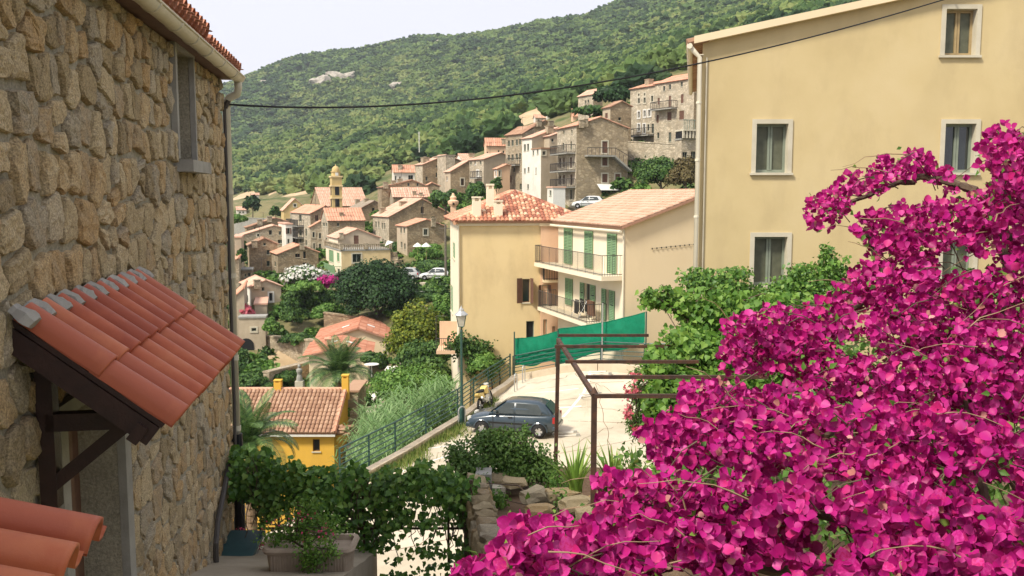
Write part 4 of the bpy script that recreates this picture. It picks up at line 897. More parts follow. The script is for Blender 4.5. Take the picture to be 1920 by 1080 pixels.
mb = MB(); mb.box((0, -.3, h.h + .2), (h.w, h.d, h.h + 1.0)); mb.build('column_zone', M['dark'], hw)
for i in range(8):
    mb = MB(); x = h.w * i / 7; mb.box((x - .12, -.5, h.h + .18), (x + .12, -.3, h.h + 1.05)); mb.build('column', M['surround'], hw)
mb = MB(); mb.box((-.1, -.6, h.h + 1.05), (h.w, h.d, h.h + 1.25)); mb.build('slab', M['surround'], hw)
for i in range(14):
    mb = MB(); x = h.w * i / 13; mb.box((x - .04, -.55, h.h + 1.25), (x + .04, -.5, h.h + 2.3)); mb.build('baluster', M['frame_grey'], hw)
mb = MB(); mb.box((-.1, -.58, h.h + 2.3), (h.w, -.47, h.h + 2.42)); mb.build('handrail', M['frame_grey'], hw)

# skylights of the red roofed pair
def skylight(key, px, py):
    h = H[key]; r0 = ray(px, py)
    for k in range(600):
        p = r0 * ((h.C.y - 1 + k * .03) / r0.y) - h.C; lx, ly = p.dot(h.a), p.dot(h.b)
        if p.z < h.roofz(lx, ly): break
    sl = (h.hp - h.h) / h.xp if lx < h.xp else -(h.hp - h.hr) / (h.w - h.xp)
    mb = MB(); e = V3((1, 0, sl)).normalized() * .75; n_ = V3((-sl, 0, 1)).normalized()
    mb.ob(V3((lx, ly, h.roofz(lx, ly))) - e * .5 - V3((0, .3, 0)), e, (0, .6, 0), n_ * .14); mb.build('skylight', M['frame_white'], h.root)
skylight('S2', 649, 614); skylight('S2', 695, 613); skylight('S1', 626, 643); skylight('S1', 656, 644)
# arched cellar door
h = H['Q1']; cx, cz = h.hit('a', 462, 648); mb = MB(); rr = .75
pts = [V3((cx + rr, -.004, cz - .9)), V3((cx - rr, -.004, cz - .9))][::-1] + [V3((cx + rr * math.cos(t), -.004, cz + rr * math.sin(t))) for t in [math.pi * i / 10 for i in range(11)]]
n = len(pts); mb.add(pts + [p + V3((0, -.05, 0)) for p in pts], [tuple(range(n, 2 * n))] + [(i, (i + 1) % n, n + (i + 1) % n, n + i) for i in range(n)]); mb.build('cellar_door', M['dark'], h.root)

# ------------------------------------------------------------------ orange cottage
mm = thing('cottage', 'bright orange cottage with brown tiled roof and two yellow chimneys', 'house', at(626, 809, 50).xy.to_3d() + V3((0, 0, -20)), 0)
oc = mm.location; ez = at(626, 809, 50).z - oc.z; rz_ = at(600, 733, 53.4).z - oc.z; Lx = -9.0; D = 6.8
mb = MB(); hole = []
wx, wz = at(593, 835, 50).x - oc.x, at(593, 835, 50).z - oc.z
x0 = -Lx
wall(mb, ((Lx, 0, 0), (1, 0, 0), (0, -1, 0)), x0, -2, [(0, ez), (x0, ez)], [(wx + x0 - .2, wx + x0 + .2, wz - .35, wz + .35)]); mb.build('wall', M['plaster_orange'], mm)
mb = MB(); wall(mb, ((0, 0, 0), (0, 1, 0), (1, 0, 0)), D, -2, [(0, ez), (D / 2, rz_), (D, ez)], []); mb.build('wall', M['plaster_orange'], mm)
mb = MB(); wall(mb, ((Lx, 0, 0), (0, 1, 0), (-1, 0, 0)), D, -2, [(0, ez), (D / 2, rz_), (D, ez)], []); mb.build('wall', M['plaster_orange'], mm)
window(mm, ((Lx, 0, 0), (1, 0, 0), (0, -1, 0)), wx + x0 - .2, wx + x0 + .2, wz - .35, wz + .35, 'bd', True)
mb = MB(); tb = MB(); T = .12; k = (rz_ - ez) / (D / 2); ov = .25
for q in ([(.1, -ov, ez - ov * k), (Lx - .1, -ov, ez - ov * k), (Lx - .1, D / 2, rz_), (.1, D / 2, rz_)], [(Lx - .1, D + ov, ez - ov * k), (.1, D + ov, ez - ov * k), (.1, D / 2, rz_), (Lx - .1, D / 2, rz_)]):
    q = [V3(p) for p in q]; n = (q[1] - q[0]).cross(q[2] - q[0]).normalized()
    if n.z < 0: n = -n
    up = [p + n * T for p in q]
    mb.add(q + up, [(0, 1, 2, 3), (4, 5, 6, 7), (0, 1, 5, 4), (1, 2, 6, 5), (2, 3, 7, 6), (3, 0, 4, 7)]); tiles(tb, up, n, .24, .36, 3)
    if q[0].y < D / 2:
        vb = MB()
        for xx in (.06, at(490, 770, 51).x - oc.x):
            for i in range(9):
                a_ = V3((xx, q[0].y, q[0].z + T)).lerp(V3((xx, q[2].y, q[2].z + T)), i / 9); b_ = V3((xx, q[0].y, q[0].z + T)).lerp(V3((xx, q[2].y, q[2].z + T)), (i + 1.1) / 9)
                vb.tube([a_, b_], [.15, .12], 6)
        vb.tube([(Lx, D / 2, rz_ + T), (.1, D / 2, rz_ + T)], .12, 6)
r_ = mb.build('roof', M['roofbase'], mm); tb.build('roof_tiles', M['tile_brown'], r_, kind='stuff'); vb.build('verge_tiles', M['tile_orange'], r_)
mb = MB(); mb.box((Lx, -.32, ez - .22), (.12, -.2, ez - .1)); mb.build('fascia', M['frame_white'], mm)
for (px, pt, ww) in ((520, 711, .42), (647, 701, .40)):
    p = at(px, 733, 53.2) - oc; chimney(mm, p.x, D / 2, rz_, (733 - pt) * 53 / F, ww, 'yellow')
p0 = at(649, 820, 54.5); p1 = at(671, 735, 54.5)
an = thing('stone_annex', 'grey brown masonry block with broken tiles attached right of the orange cottage', 'wall', (p0.x, p0.y, p0.z))
mb = MB(); mb.box((.05, 0, -3), (p1.x - p0.x, 3, p1.z - p0.z)); mb.build('masonry', M['stone_mid'], an)
mb = MB(); mb.box((-.05, -.1, p1.z - p0.z), (p1.x - p0.x + .1, 3.1, p1.z - p0.z + .12)); mb.build('coping', M['tile_brown'], an)
pt = thing('tile_stack', 'heap of spare brown roof tiles beside the orange cottage corner', 'tiles', at(640, 812, 50.5))
for i in range(26):
    mb = MB(); x = rnd.uniform(-.5, .5); y = rnd.uniform(-.4, .4); z = (i // 5) * .09
    mb.tube([(x - .2, y, z), (x + .22, y + rnd.uniform(-.15, .15), z + .04)], [.09, .11], 6); mb.build('tile', M['tile_brown'], pt)

# ------------------------------------------------------------------ yellow house with mottled roof
YH = House('yellow plastered house with mottled hipped roof, pink chimney and brown shutters', 863, 760, 418, 52.3, 7, xl=844, xr=1013, roof='hip', wm='plaster_yellow', lm='plaster_cream', rm='tile_mottled', below=5, terr=False, ov=.3, pitch=.24, course=.38, tseg=3, near=True,
           wins=[('a', 986.5, 545, 14, 44, 'b'), ('a', 994, 625, 15, 46, 'dg'), ('b', 847, 560, 4, 50, 'cG'), ('b', 851, 470, 4, 30, 'cG')])
YH.w0 = YH.w
YH.roof = 'hip'; YH.w = YH.hit('a', 1098, 418)[0]
YH.hipz = .12 - YH.C.z
YH.d = max(YH.d, 9)
yh = YH.build()
wo2 = [c for c in yh.children if c.name.startswith('window')]
# shutters half open
x0, z0 = YH.hit('a', 968, 568); x1, z1 = YH.hit('a', 977, 523)
for (xa, dx) in ((YH.hit('a', 979, 545)[0], -.33), (YH.hit('a', 994, 545)[0], .14)):
    mb = MB(); mb.ob((xa, -.02, z0), (dx, -.16 if dx < 0 else -.32, 0), (0, -.04, 0), (0, 0, z1 - z0 + .05)); mb.build('shutter', M['shutter_brown'], wo2[0])
mb = MB(); mb.tube([(-.05, -.1, YH.h - .05), (-.05, -.1, -4)], .05, 8); mb.build('downpipe', M['pipe'], yh)
mb = MB(); mb.box((-.12, -.12, YH.h - .16), (YH.w0, -.005, YH.h - .02)); mb.build('cornice', M['plaster_cream'], yh)
def ych(px, pb, ptp, w_, st):
    r0 = ray(px, pb)
    for k in range(600):
        p = r0 * ((49 + k * .03) / r0.y) - YH.C; lx, ly = p.dot(YH.a), p.dot(YH.b)
        if p.z < YH.roofz(lx, ly): break
    return chimney(yh, lx, ly, YH.roofz(lx, ly), (pb - ptp) * (YH.C.y + ly) / F, w_, st)
ych(850, 402, 358, .62, 'pink'); ych(893.5, 412, 369, .48, 'white'); ych(934, 412, 376, .48, 'white'); ych(919, 392, 345, .42, 'white')
# salmon wing to the right of the yellow front
SW = House('narrow salmon plastered wing between the yellow front and the cream house', 1013, 760, 424, YH.world(YH.w0, -.14, 0).y, 7, d=.12, w=2.3, roof='flat', wm='plaster_salmon', rm='plaster_peach', below=5, terr=False, near=True,
           wins=[('a', 1022, 553, 13, 38, 'dg'), ('a', 1022, 616, 7, 34, 'dg'), ('a', 1038, 622, 5, 20, 'dg')])
sw = SW.build()
wq = [c for c in sw.children if c.name.startswith('window')][0]
for xa, dx in ((SW.hit('a', 1015, 550)[0], -.2), (SW.hit('a', 1028, 550)[0], .12)):
    z0 = SW.hit('a', 1022, 573)[1]; z1 = SW.hit('a', 1022, 534)[1]
    mb = MB(); mb.ob((xa, -.02, z0), (dx, -.2, 0), (0, -.04, 0), (0, 0, z1 - z0)); mb.build('shutter', M['shutter_brown'], wq)
balcony(sw, FA, .1, 2.25, SW.hit('a', 1020, 524)[1], dep=.55, rh=1.0, sp=.14, rr=.012, slab='plaster_peach')
# pink terrace hanging on the left side of the yellow house
pb = thing('side_terrace', 'salmon pink side terrace with thin railings on the left flank of yellow house', 'terrace', at(818, 664, 51.5))
w_ = at(845, 664, 51.5).x - pb.location.x; s5 = 51.5 / F
mb = MB(); mb.box((0, 0, 0), (w_ + .25, 2.4, .18)); mb.build('floor_slab', M['plaster_salmon'], pb)
mb = MB(); mb.box((.05, 1.9, .18), (w_ + .25, 2.0, 54 * s5)); mb.build('panel', M['plaster_salmon'], pb, label='salmon pink back panel')
mb = MB()
for i in range(9): mb.tube([(w_ * i / 8, .03, .18), (w_ * i / 8, .03, 30 * s5)], .012, 4)
mb.tube([(0, .03, 30 * s5), (w_, .03, 30 * s5)], .02, 5); mb.tube([(0, .03, 0), (0, .03, 73 * s5)], .022, 5); mb.tube([(0, .03, 73 * s5), (w_ * .8, .03, 73 * s5)], .015, 5); mb.build('railing', M['iron_thin'], pb)

# ------------------------------------------------------------------ cream house with green shutters
CH = House('cream white house with green louvred shutters, two balconies and sand tiled roof', 1169, 700, 425, 43.6, 18, xl=1047, xr=1330, roof='gable_a', peak=(1332, 362), re=365, wm='plaster_peach', lm='plaster_cream', rm='tile_cream', below=4, terr=False, ov=.28, pitch=.235, course=.38, tseg=3, near=True, cat='house',
           wins=[('b', 1066.5, 461, 15, 67, 'S'), ('b', 1105, 468, 15, 70, 'S'), ('b', 1148.5, 476, 17, 76, 'S'), ('b', 1068, 547, 13, 50, 'S'), ('b', 1102.5, 554, 12, 44, 'g'), ('b', 1145, 574, 16, 60, 'd')])
CH_w = CH.wins; CH.wins = [q for q in CH_w if q[5] != 'S']
CH.re = None
ch = CH.build()
def louvre(o, fr, x0, x1, z0, z1, off=.03, m='shutter_green', name='shutter', ang=0):
    O, U, N = (V3(q) for q in fr); Z = V3((0, 0, 1))
    if ang: U2 = (U * math.cos(ang) + N * math.sin(ang)); N2 = (N * math.cos(ang) - U * math.sin(ang)); O = O + U * x0 - U2 * x0; U, N = U2, N2
    B = lambda mb, xa, xb, za, zb, d0, d1: mb.ob(O + U * xa + Z * za + N * d0, U * (xb - xa), Z * (zb - za), N * (d1 - d0))
    f = MB(); t = .05
    B(f, x0, x0 + t, z0, z1, off, off + .045); B(f, x1 - t, x1, z0, z1, off, off + .045)
    for zz in (z0, (z0 + z1) / 2, z1 - t): B(f, x0 + t, x1 - t, zz, zz + t, off, off + .045)
    sh = f.build(name, M[m], o)
    n = int((z1 - z0) / .085); me = None
    for i in range(n):
        z = z0 + t + (z1 - z0 - 2 * t) * (i + .5) / n
        if abs(z - (z0 + z1) / 2 - t / 2) < .05: continue
        c = O + U * (x0 + t) + Z * z + N * (off + .005)
        if me is None:
            b = MB(); b.ob((0, 0, 0), U * (x1 - x0 - 2 * t), Z * .055 - N * 0 + N * .0, N * .012 + Z * .0); b2 = MB(); b2.ob((0, 0, 0), U * (x1 - x0 - 2 * t), N * .038 - Z * .05, N * .006 + Z * .008)
            s = b2.build('slat', M[m], sh); me = s.data; s.location = c + Z * .04
        else:
            s = bpy.data.objects.new('slat', me); sc.collection.objects.link(s); s.parent = sh; s.location = c + Z * .04
    b = MB(); B(b, x0 + t, x1 - t, z0 + t, z1 - t, .004, off); b.build('backing', M['dark'], sh)
def facewin(px, py, pw, ph):
    c = CH.hit('b', px, py); e = CH.hit('b', px - pw / 2., py); g = CH.hit('b', px + pw / 2., py); t = CH.hit('b', px, py - ph / 2.); b = CH.hit('b', px, py + ph / 2.)
    return min(e[0], g[0]), max(e[0], g[0]), b[1], t[1]
for px, py, pw, ph in [q[1:5] for q in CH_w if q[5] == 'S']:
    x0, x1, z0, z1 = facewin(px, py, pw, ph); xm = (x0 + x1) / 2
    louvre(ch, FB, x0, xm - .01, z0, z1); louvre(ch, FB, xm + .01, x1, z0, z1)
x0, x1, z0, z1 = facewin(1102.5, 554, 12, 44); louvre(ch, FB, x1 + .02, x1 + .55, z0, z1); louvre(ch, FB, x0 - .6, x0 - .02, z0, z1)
x0, x1, z0, z1 = facewin(1145, 574, 16, 60); louvre(ch, FB, x1, x1 + .5, z0, z1, ang=0); louvre(ch, FB, x0, x0 + .55, z0, z1, off=.03)
yb0 = CH.hit('b', 1165, 529)[0]; yb1 = CH.d
zb1 = CH.hit('b', 1105, 504)[1]; zb2 = CH.hit('b', 1105, 585)[1]
balcony(ch, FB, .15, yb1 + .9, zb1 - .02, dep=1.15, rh=1.0, slab='plaster_cream', sp=.13, rr=.011, th=.22, label='upper cream balcony with thin rusty railing')
balcony(ch, FB, 2.0, yb1 + .3, zb2 - .25, dep=1.15, rh=.95, slab='plaster_cream', sp=.13, rr=.011, th=.2, label='lower cream balcony with grey railing')
mb = MB(); mb.tube([(-.08, .0, CH.h - .1), (-.08, .0, -3)], .05, 8); mb.build('downpipe', M['pipe'], ch)
mb = MB(); mb.tube([(-.36, -.25, CH.h - .22), (-.36, CH.d + .3, CH.h - .22)], .07, 8); mb.build('gutter', M['pipe'], ch)
# things on the lower balcony
bx = CH.world(-.6, 4.2, zb2 - .25)
t = thing('clothes_rack', 'dark washing on a folding rack on the lower balcony of cream house', 'clothes rack', bx, CH.phi)
mb = MB()
for sx in (-.3, .3): mb.tube([(sx, -.5, 0), (sx * -.6, -.5, .9)], .015, 4); mb.tube([(sx, .5, 0), (sx * -.6, .5, .9)], .015, 4)
for i in range(5): mb.tube([(-.3 + i * .15, -.5, .9), (-.3 + i * .15, .5, .9)], .01, 4)
mb.build('rack', M['galv'], t); mb = MB()
for i in range(5): mb.ob((-.3 + i * .15, -.45 + (i % 2) * .3, .25 + (i % 3) * .06), (.02, 0, 0), (0, .5, 0), (.02, 0, .64))
mb.build('laundry', M['dark'], t)
t = thing('folding_table', 'dark upright folded table beside the washing on lower balcony', 'table', CH.world(-.5, 3.0, zb2 - .25), CH.phi)
mb = MB(); mb.ob((0, -.4, .25), (.12, 0, .02), (0, .8, 0), (-.05, 0, .75)); mb.build('table_top', M['wood_brown'], t)
mb = MB(); mb.tube([(0, -.3, 0), (.1, -.3, .5)], .02, 4); mb.tube([(0, .3, 0), (.1, .3, .5)], .02, 4); mb.build('leg', M['iron_thin'], t)
# wire with clips along the cream gable
p0 = CH.hit('a', 1222, 466); p1 = CH.hit('a', 1300, 458)
t = thing('wall_wire', 'thin wire with small dark clips along the plain gable of cream house', 'wire', CH.world(p0[0], -.03, p0[1]), CH.phi)
mb = MB(); mb.tube([(0, 0, 0), (p1[0] - p0[0], 0, p1[1] - p0[1])], .006, 4); mb.build('wire', M['cable'], t)
for i in range(10):
    f = i / 9; mb = MB(); mb.box((f * (p1[0] - p0[0]) - .02, -.03, f * (p1[1] - p0[1]) - .04), (f * (p1[0] - p0[0]) + .03, .0, f * (p1[1] - p0[1]) + .03)); mb.build('clip', M['cable'], t)

# ------------------------------------------------------------------ big yellow ochre house on the right
BX0, BY, BB = at(1309, 500, 22).x, 22.0, -11.0
big = thing('apartment_house', 'large ochre yellow house with white framed windows filling the right side', 'house', (BX0, BY, BB), 0)
bw = 15.0; ztl = at(1316, 80, 22).z - BB; slope = .21; top = lambda x: ztl + slope * x
wins_ = []
def bwin(px0, px1, py0, py1):
    p = at(px0, py1, 22); q = at(px1, py0, 22); return (p.x - BX0, q.x - BX0, p.z - BB, q.z - BB)
bl = [bwin(1416, 1478, 232, 324), bwin(1412, 1476, 444, 536), bwin(1770, 1832, 17, 104), bwin(1768, 1830, 232, 324), bwin(1764, 1826, 444, 536)]
mb = MB(); wall(mb, FA, bw, 0, [(0, top(0)), (bw, top(bw))], bl, rev=.3); mb.build('wall', M['plaster_big'], big)
mb = MB(); wall(mb, ((0, 0, 0), V3((.2, .98, 0)).normalized(), V3((-.98, .2, 0)).normalized()), 9.5, 0, [(0, top(0)), (9.5, top(0))], []); mb.build('wall', M['plaster_big'], big)
mb = MB(); mb.box((bw - .01, 0, 0), (bw, 10, top(bw))); mb.box((2, 9.4, 0), (bw, 9.5, top(0))); mb.build('wall', M['plaster_big'], big)
for j, (x0, x1, z0, z1) in enumerate(bl):
    Fm = MB(); s_ = .105
    bx_ = lambda mb, xa, xb, za, zb, d0, d1: mb.box((xa, -d1, za), (xb, -d0, zb))
    bx_(Fm, x0 - s_, x1 + s_, z1, z1 + s_, .003, .035); bx_(Fm, x0 - s_, x0, z0, z1, .003, .035); bx_(Fm, x1, x1 + s_, z0, z1, .003, .035); bx_(Fm, x0 - s_ - .03, x1 + s_ + .03, z0 - .055, z0, .003, .07)
    for (xa, xb, za, zb) in ((x0, x0 + .004, z0, z1), (x1 - .004, x1, z0, z1), (x0, x1, z1 - .004, z1), (x0, x1, z0, z0 + .004)): Fm.box((xa, -.003, za), (xb, .24, zb))
    wq = Fm.build('window', M['surround'], big)
    S = MB(); f = .06; d0, d1 = -.24, -.17; fm = 'wood_pale' if j == 2 else 'frame_grey'; xm = (x0 + x1) / 2
    bx_(S, x0, x0 + f, z0, z1, d0, d1); bx_(S, x1 - f, x1, z0, z1, d0, d1); bx_(S, x0 + f, x1 - f, z1 - f, z1, d0, d1); bx_(S, x0 + f, x1 - f, z0, z0 + f * 1.3, d0, d1); bx_(S, xm - .055, xm - .006, z0 + f, z1 - f, d0, d1 + .008); bx_(S, xm + .006, xm + .055, z0 + f, z1 - f, d0, d1 + .008)
    S.build('sash', M[fm], wq)
    for a_, b_ in ((x0 + f, xm - .05), (xm + .05, x1 - f)):
        G = MB(); bx_(G, a_, b_, z0 + f, z1 - f, -.225, -.205); G.build('pane', M['glass' if (j in (3,) ) else 'curtain'], wq)
# roof slab with verge
mb = MB(); ovx = .25; th = .17
mb.add([(-ovx, -.22, top(-ovx)), (bw + .3, -.22, top(bw + .3)), (bw + .3, 10, top(bw + .3)), (1.9 - ovx, 10, top(-ovx)), (-ovx, -.22, top(-ovx) + th), (bw + .3, -.22, top(bw + .3) + th), (bw + .3, 10, top(bw + .3) + th), (1.9 - ovx, 10, top(-ovx) + th)],
       [(0, 3, 2, 1), (4, 5, 6, 7), (0, 1, 5, 4), (1, 2, 6, 5), (2, 3, 7, 6), (3, 0, 4, 7)]); rf = mb.build('roof', M['plaster_peach'], big)
for i in range(34):
    tt = MB(); y = -.1 + i * .29; x = -ovx - .12 + y * .2; tt.tube([(x, y, top(-ovx) + .02), (x + .5, y, top(-ovx) + .15)], [.11, .09], 7); tt.build('eave_tile', M['tile_brown'], rf)
mb = MB(); mb.tube([(-ovx - .1, -.2, top(-ovx) - .05), (-ovx - .1 + 2.0, 9.9, top(-ovx) - .05)], .07, 8); mb.build('gutter', M['pipe'], big)
mb = MB(); mb.tube([(-.33, -.12, top(0) - .1), (-.2, -.12, top(0) - .25), (-.09, -.12, top(0) - .36), (-.09, -.12, 0)], .055, 10); dp = mb.build('downpipe', M['pipe'], big, smooth=True)
mb = MB()
for z in np.arange(1, top(0) - 1, 1.35): mb.tube([(-.09, -.12, z), (-.09, -.12, z + .05)], .066, 10)
mb.build('pipe_clip', M['pipe'], dp)
mb = MB(); mb.tube([(-.2, -.1, top(0) - .3), (.0, -.1, top(0) - .3)], .02, 5); mb.tube([(.1, -.03, 0), (.1, -.03, top(0) - .35)], .02, 6); mb.build('cable_duct', M['surround'], big)

# television aerials on the village roofs
for k_, fx in (('A', .5), ('E', .4), ('Ff', .5), ('Gu', .4), ('Hh', .5), ('J', .5), ('I', .4), ('Uu', .3), ('Rr', .5), ('M1', .4), ('Pp', .5), ('Cc', .3), ('Vl', .4), ('N1', .5), ('L', .5)):
    h = H[k_]; x = h.w * fx; y = h.d * .35; z = h.roofz(x, y); mb = MB(); t_ = 1.8 + .7 * rnd.random(); mb.tube([(x, y, z - .2), (x, y, z + t_)], .025, 4); mb.tube([(x - .55, y, z + t_ - .1), (x + .55, y, z + t_ - .1)], .015, 4)
    for i in range(5): mb.tube([(x - .5 + i * .25, y - .3 + i * .03, z + t_ - .1), (x - .5 + i * .25, y + .3 - i * .03, z + t_ - .1)], .01, 4)
    mb.build('aerial', M['iron_thin'], h.root)
# ------------------------------------------------------------------ the parking place
def slab_z(x, y):
    base = -9.74 + max(0, (y - 36)) * .012
    r = max(0.0, x + .3) * .30 * min(1, max(0, (y - 37.5) / 6.0))
    return base + r - max(0, 30 - y) * .012
KL = [(-8.2, 22.5), (-5.6, 29.5), (-4.2, 33.0), (-3.3, 35.6), (-2.2, 38.6), (-1.0, 43.0), (0.05, 46.0)]       # outer edge along the slope
KF = [(0.05, 46.0), (2.2, 44.9), (4.3, 43.2), (6.22, 41.9), (8.6, 41.0), (12.5, 40.2)]                 # far edge climbing to the right
def edge_x(y): return float(np.interp(y, [k[1] for k in KL], [k[0] for k in KL]))
def far_y(x): return float(np.interp(x, [k[0] for k in KF], [k[1] for k in KF]))
P_ = []; rows = []
NX, NY = 40, 60
for j in range(NY + 1):
    for i in range(NX + 1):
        v = j / NY; 
        # map: x from the kerb to the right, y up to the far edge
        y = 18.5 + v * 27.5
        x0 = edge_x(y) if y >= 22.5 else -8.2; x = x0 + (16 - x0) * (i / NX)
        yy = min(y, far_y(x)); 
        P_.append((x, yy, slab_z(x, yy)))
Fq = [(j * (NX + 1) + i, j * (NX + 1) + i + 1, (j + 1) * (NX + 1) + i + 1, (j + 1) * (NX + 1) + i) for j in range(NY) for i in range(NX)]
Fq = [f for f in Fq if len({P_[k] for k in f}) == 4]
mb = MB(); mb.add(P_, Fq); o = mb.build('parking_pavement', M['road'], smooth=True); o['kind'] = 'structure'
mb = MB()      # side of the slab down the slope
for (a, b) in zip(KL, KL[1:]):
    mb.quad((a[0], a[1], slab_z(*a)), (b[0], b[1], slab_z(*b)), (b[0], b[1], slab_z(*b) - 3.5), (a[0], a[1], slab_z(*a) - 3.5))
for (a, b) in zip(KF, KF[1:]):
    mb.quad((a[0], a[1], slab_z(*a)), (b[0], b[1], slab_z(*b)), (b[0], b[1], slab_z(*b) - 3.5), (a[0], a[1], slab_z(*a) - 3.5))
o = mb.build('embankment_wall', M['kerb']); tag(o, 'cast wall holding up the sloping side of the pale parking place', 'wall')
# expansion joints and paint
def strip(name, pts, w, m, dz=.006, label=None, cat=None):
    mb = MB()
    pts = [V3((p[0], p[1], 0)) for p in pts]; fine = []
    for a, b in zip(pts, pts[1:]):
        n = max(1, int((b - a).length / .4))
        for i in range(n): fine.append(a.lerp(b, i / n))
    fine.append(pts[-1]); q = []
    for i, p in enumerate(fine):
        d = (fine[min(i + 1, len(fine) - 1)] - fine[max(i - 1, 0)]).normalized(); s = V3((-d.y, d.x, 0)) * w / 2
        for t in (p - s, p + s): q.append((t.x, t.y, slab_z(t.x, t.y) + dz))
    mb.add(q, [(2 * i, 2 * i + 2, 2 * i + 3, 2 * i + 1) for i in range(len(fine) - 1)])
    o = mb.build(name, M[m]); o['kind'] = 'structure'; return o
def hs(px, py):      # pixel -> point on the slab
    r = ray(px, py); Y = 20.
    while Y < 60 and r.z / r.y * Y > slab_z(r.x / r.y * Y, Y): Y += .05
    return (r.x / r.y * Y, Y)
strip('parking_line', [hs(1108, 690), hs(1104, 712), hs(1095, 736), hs(1078, 757), hs(1056, 782)], .13, 'paint')
strip('parking_line', [hs(985, 738), hs(1040, 735), hs(1085, 729)], .05, 'paint')
strip('parking_line', [hs(800, 842), hs(850, 835), hs(880, 831)], .1, 'paint')
strip('parking_line', [hs(745, 888), hs(800, 868), hs(850, 852)], .1, 'paint')
strip('parking_line', [hs(1050, 765), hs(1090, 762)], .1, 'paint')
for a, b in (((980, 760), (1190, 735)), ((1065, 790), (1190, 795)), ((1050, 850), (1190, 825)), ((1010, 730), (1170, 716)), ((700, 1040), (900, 1000))):
    strip('pavement_joint', [hs(*a), hs(*b)], .03, 'soil', .003)
# faint worn pictogram of a standing figure painted on the ground
for pts in ([(1100, 752), (1099, 768)], [(1099, 768), (1095, 782)], [(1100, 768), (1104, 781)], [(1095, 760), (1104, 763)]):
    strip('painted_symbol', [hs(*p) for p in pts], .03, 'kerb', .008)
# jagged cracks
for k_, (a, b) in enumerate((((1000, 755), (1180, 772)), ((1075, 700), (1175, 745)), ((1060, 840), (1170, 790)), ((820, 850), (870, 868)), ((1120, 720), (1150, 860)), ((985, 722), (1065, 705)), ((760, 1050), (860, 960)))):
    pts = [hs(a[0] + (b[0] - a[0]) * i / 12 + rnd.uniform(-5, 5), a[1] + (b[1] - a[1]) * i / 12 + rnd.uniform(-2.5, 2.5)) for i in range(13)]
    strip('pavement_crack', pts, .022, 'soil', .005)
# kerbs
def kerb(name, label, pts, m='kerb', h=.28, w=.32):
    o = thing(name, label, 'kerb', (pts[0][0], pts[0][1], slab_z(*pts[0])))
    for a, b in zip(pts, pts[1:]):
        a_, b_ = V3((a[0], a[1], 0)), V3((b[0], b[1], 0)); n = max(1, round((b_ - a_).length / 1.6))
        d = (b_ - a_).normalized(); s = V3((-d.y, d.x, 0)) * w
        for i in range(n):
            p, q = a_.lerp(b_, i / n + .004), a_.lerp(b_, (i + 1) / n - .004); p.z = slab_z(p.x, p.y); q.z = slab_z(q.x, q.y)
            mb = MB(); U = [p, q, q - s, p - s]; mb.add([v - V3((0, 0, .5)) for v in U] + [v + V3((0, 0, h)) for v in U], [(0, 3, 2, 1), (4, 5, 6, 7), (0, 1, 5, 4), (1, 2, 6, 5), (2, 3, 7, 6), (3, 0, 4, 7)])
            mb.build('kerb_block', M[m], o, world=True)
    return o
kerb('kerb_wall', 'low cream kerb wall running down the left edge of the parking place', KL[1:])
kerb('kerb_wall', 'low cream kerb wall climbing behind the green netting', KF)
# railing with six bars
def railing(label, pts, h=1.05, nb=6, gap=2.3, extra=0.28):
    o = thing('railing', label, 'railing', (pts[0][0], pts[0][1], slab_z(*pts[0])))
    path = [V3((p[0], p[1], slab_z(*p) + extra)) for p in pts]
    for k in range(nb):
        mb = MB(); z = .12 + (h - .12) * k / (nb - 1); mb.tube([p + V3((0, 0, z)) for p in path], .022 if k < nb - 1 else .032, 6); mb.build('rail', M['rail_green'], o, world=True)
    for a, b in zip(path, path[1:]):
        n = max(1, round((b - a).length / gap))
        for i in range(n):
            p = a.lerp(b, i / n); mb = MB(); mb.box((p.x - .03, p.y - .03, p.z - .2), (p.x + .03, p.y + .03, p.z + h)); mb.build('post', M['rail_green'], o, world=True)
    p = path[-1]; mb = MB(); mb.box((p.x - .04, p.y - .04, p.z - .2), (p.x + .04, p.y + .04, p.z + h + .1)); mb.build('post', M['rail_green'], o, world=True)
    return o
off = lambda P, d: [(p[0] + d[0], p[1] + d[1]) for p in P]
railing('long dark green six bar railing descending along the left kerb of parking', off(KL[1:], (-.15, 0)))
railing('dark green railing climbing behind the green netting to the right', off(KF, (0, .15)), h=.95, nb=5, gap=2.1)
# green netting on poles
def netting(label, x0, x1, y0, y1, zt0, zt1, zb0, zb1, seed):
    nx_, nz_ = 30, 8; P_ = []
    for i in range(nx_ + 1):
        f = i / nx_; sagt = -.10 * math.sin(math.pi * f); 
        for j in range(nz_ + 1):
            g_ = j / nz_; zt = zt0 + (zt1 - zt0) * f + sagt; zb = zb0 + (zb1 - zb0) * f + .08 * math.sin(f * 9 + seed)
            bul = .10 * math.sin(math.pi * g_) * math.sin(math.pi * f) + .05 * noise.noise(V3((f * 6, g_ * 2.2, seed))) + .03 * math.sin((f + g_ * .25) * 26 + seed)
            P_.append((x0 + (x1 - x0) * f, y0 + (y1 - y0) * f + .42 - bul, zb + (zt - zb) * g_))
    f_ = [(i * (nz_ + 1) + j, (i + 1) * (nz_ + 1) + j, (i + 1) * (nz_ + 1) + j + 1, i * (nz_ + 1) + j + 1) for i in range(nx_) for j in range(nz_)]
    t = thing('shade_netting', label, 'netting', ((x0 + x1) / 2, y0, zb0)); mb = MB(); mb.add(P_, f_); mb.build('net', M['mesh'], t, world=True, smooth=True)
    mb = MB(); mb.tube([P_[i * (nz_ + 1) + nz_] for i in range(nx_ + 1)], .018, 4); mb.build('hem', M['mesh'], t, world=True)
xa, xb, xc_ = .16, 2.3, 6.24
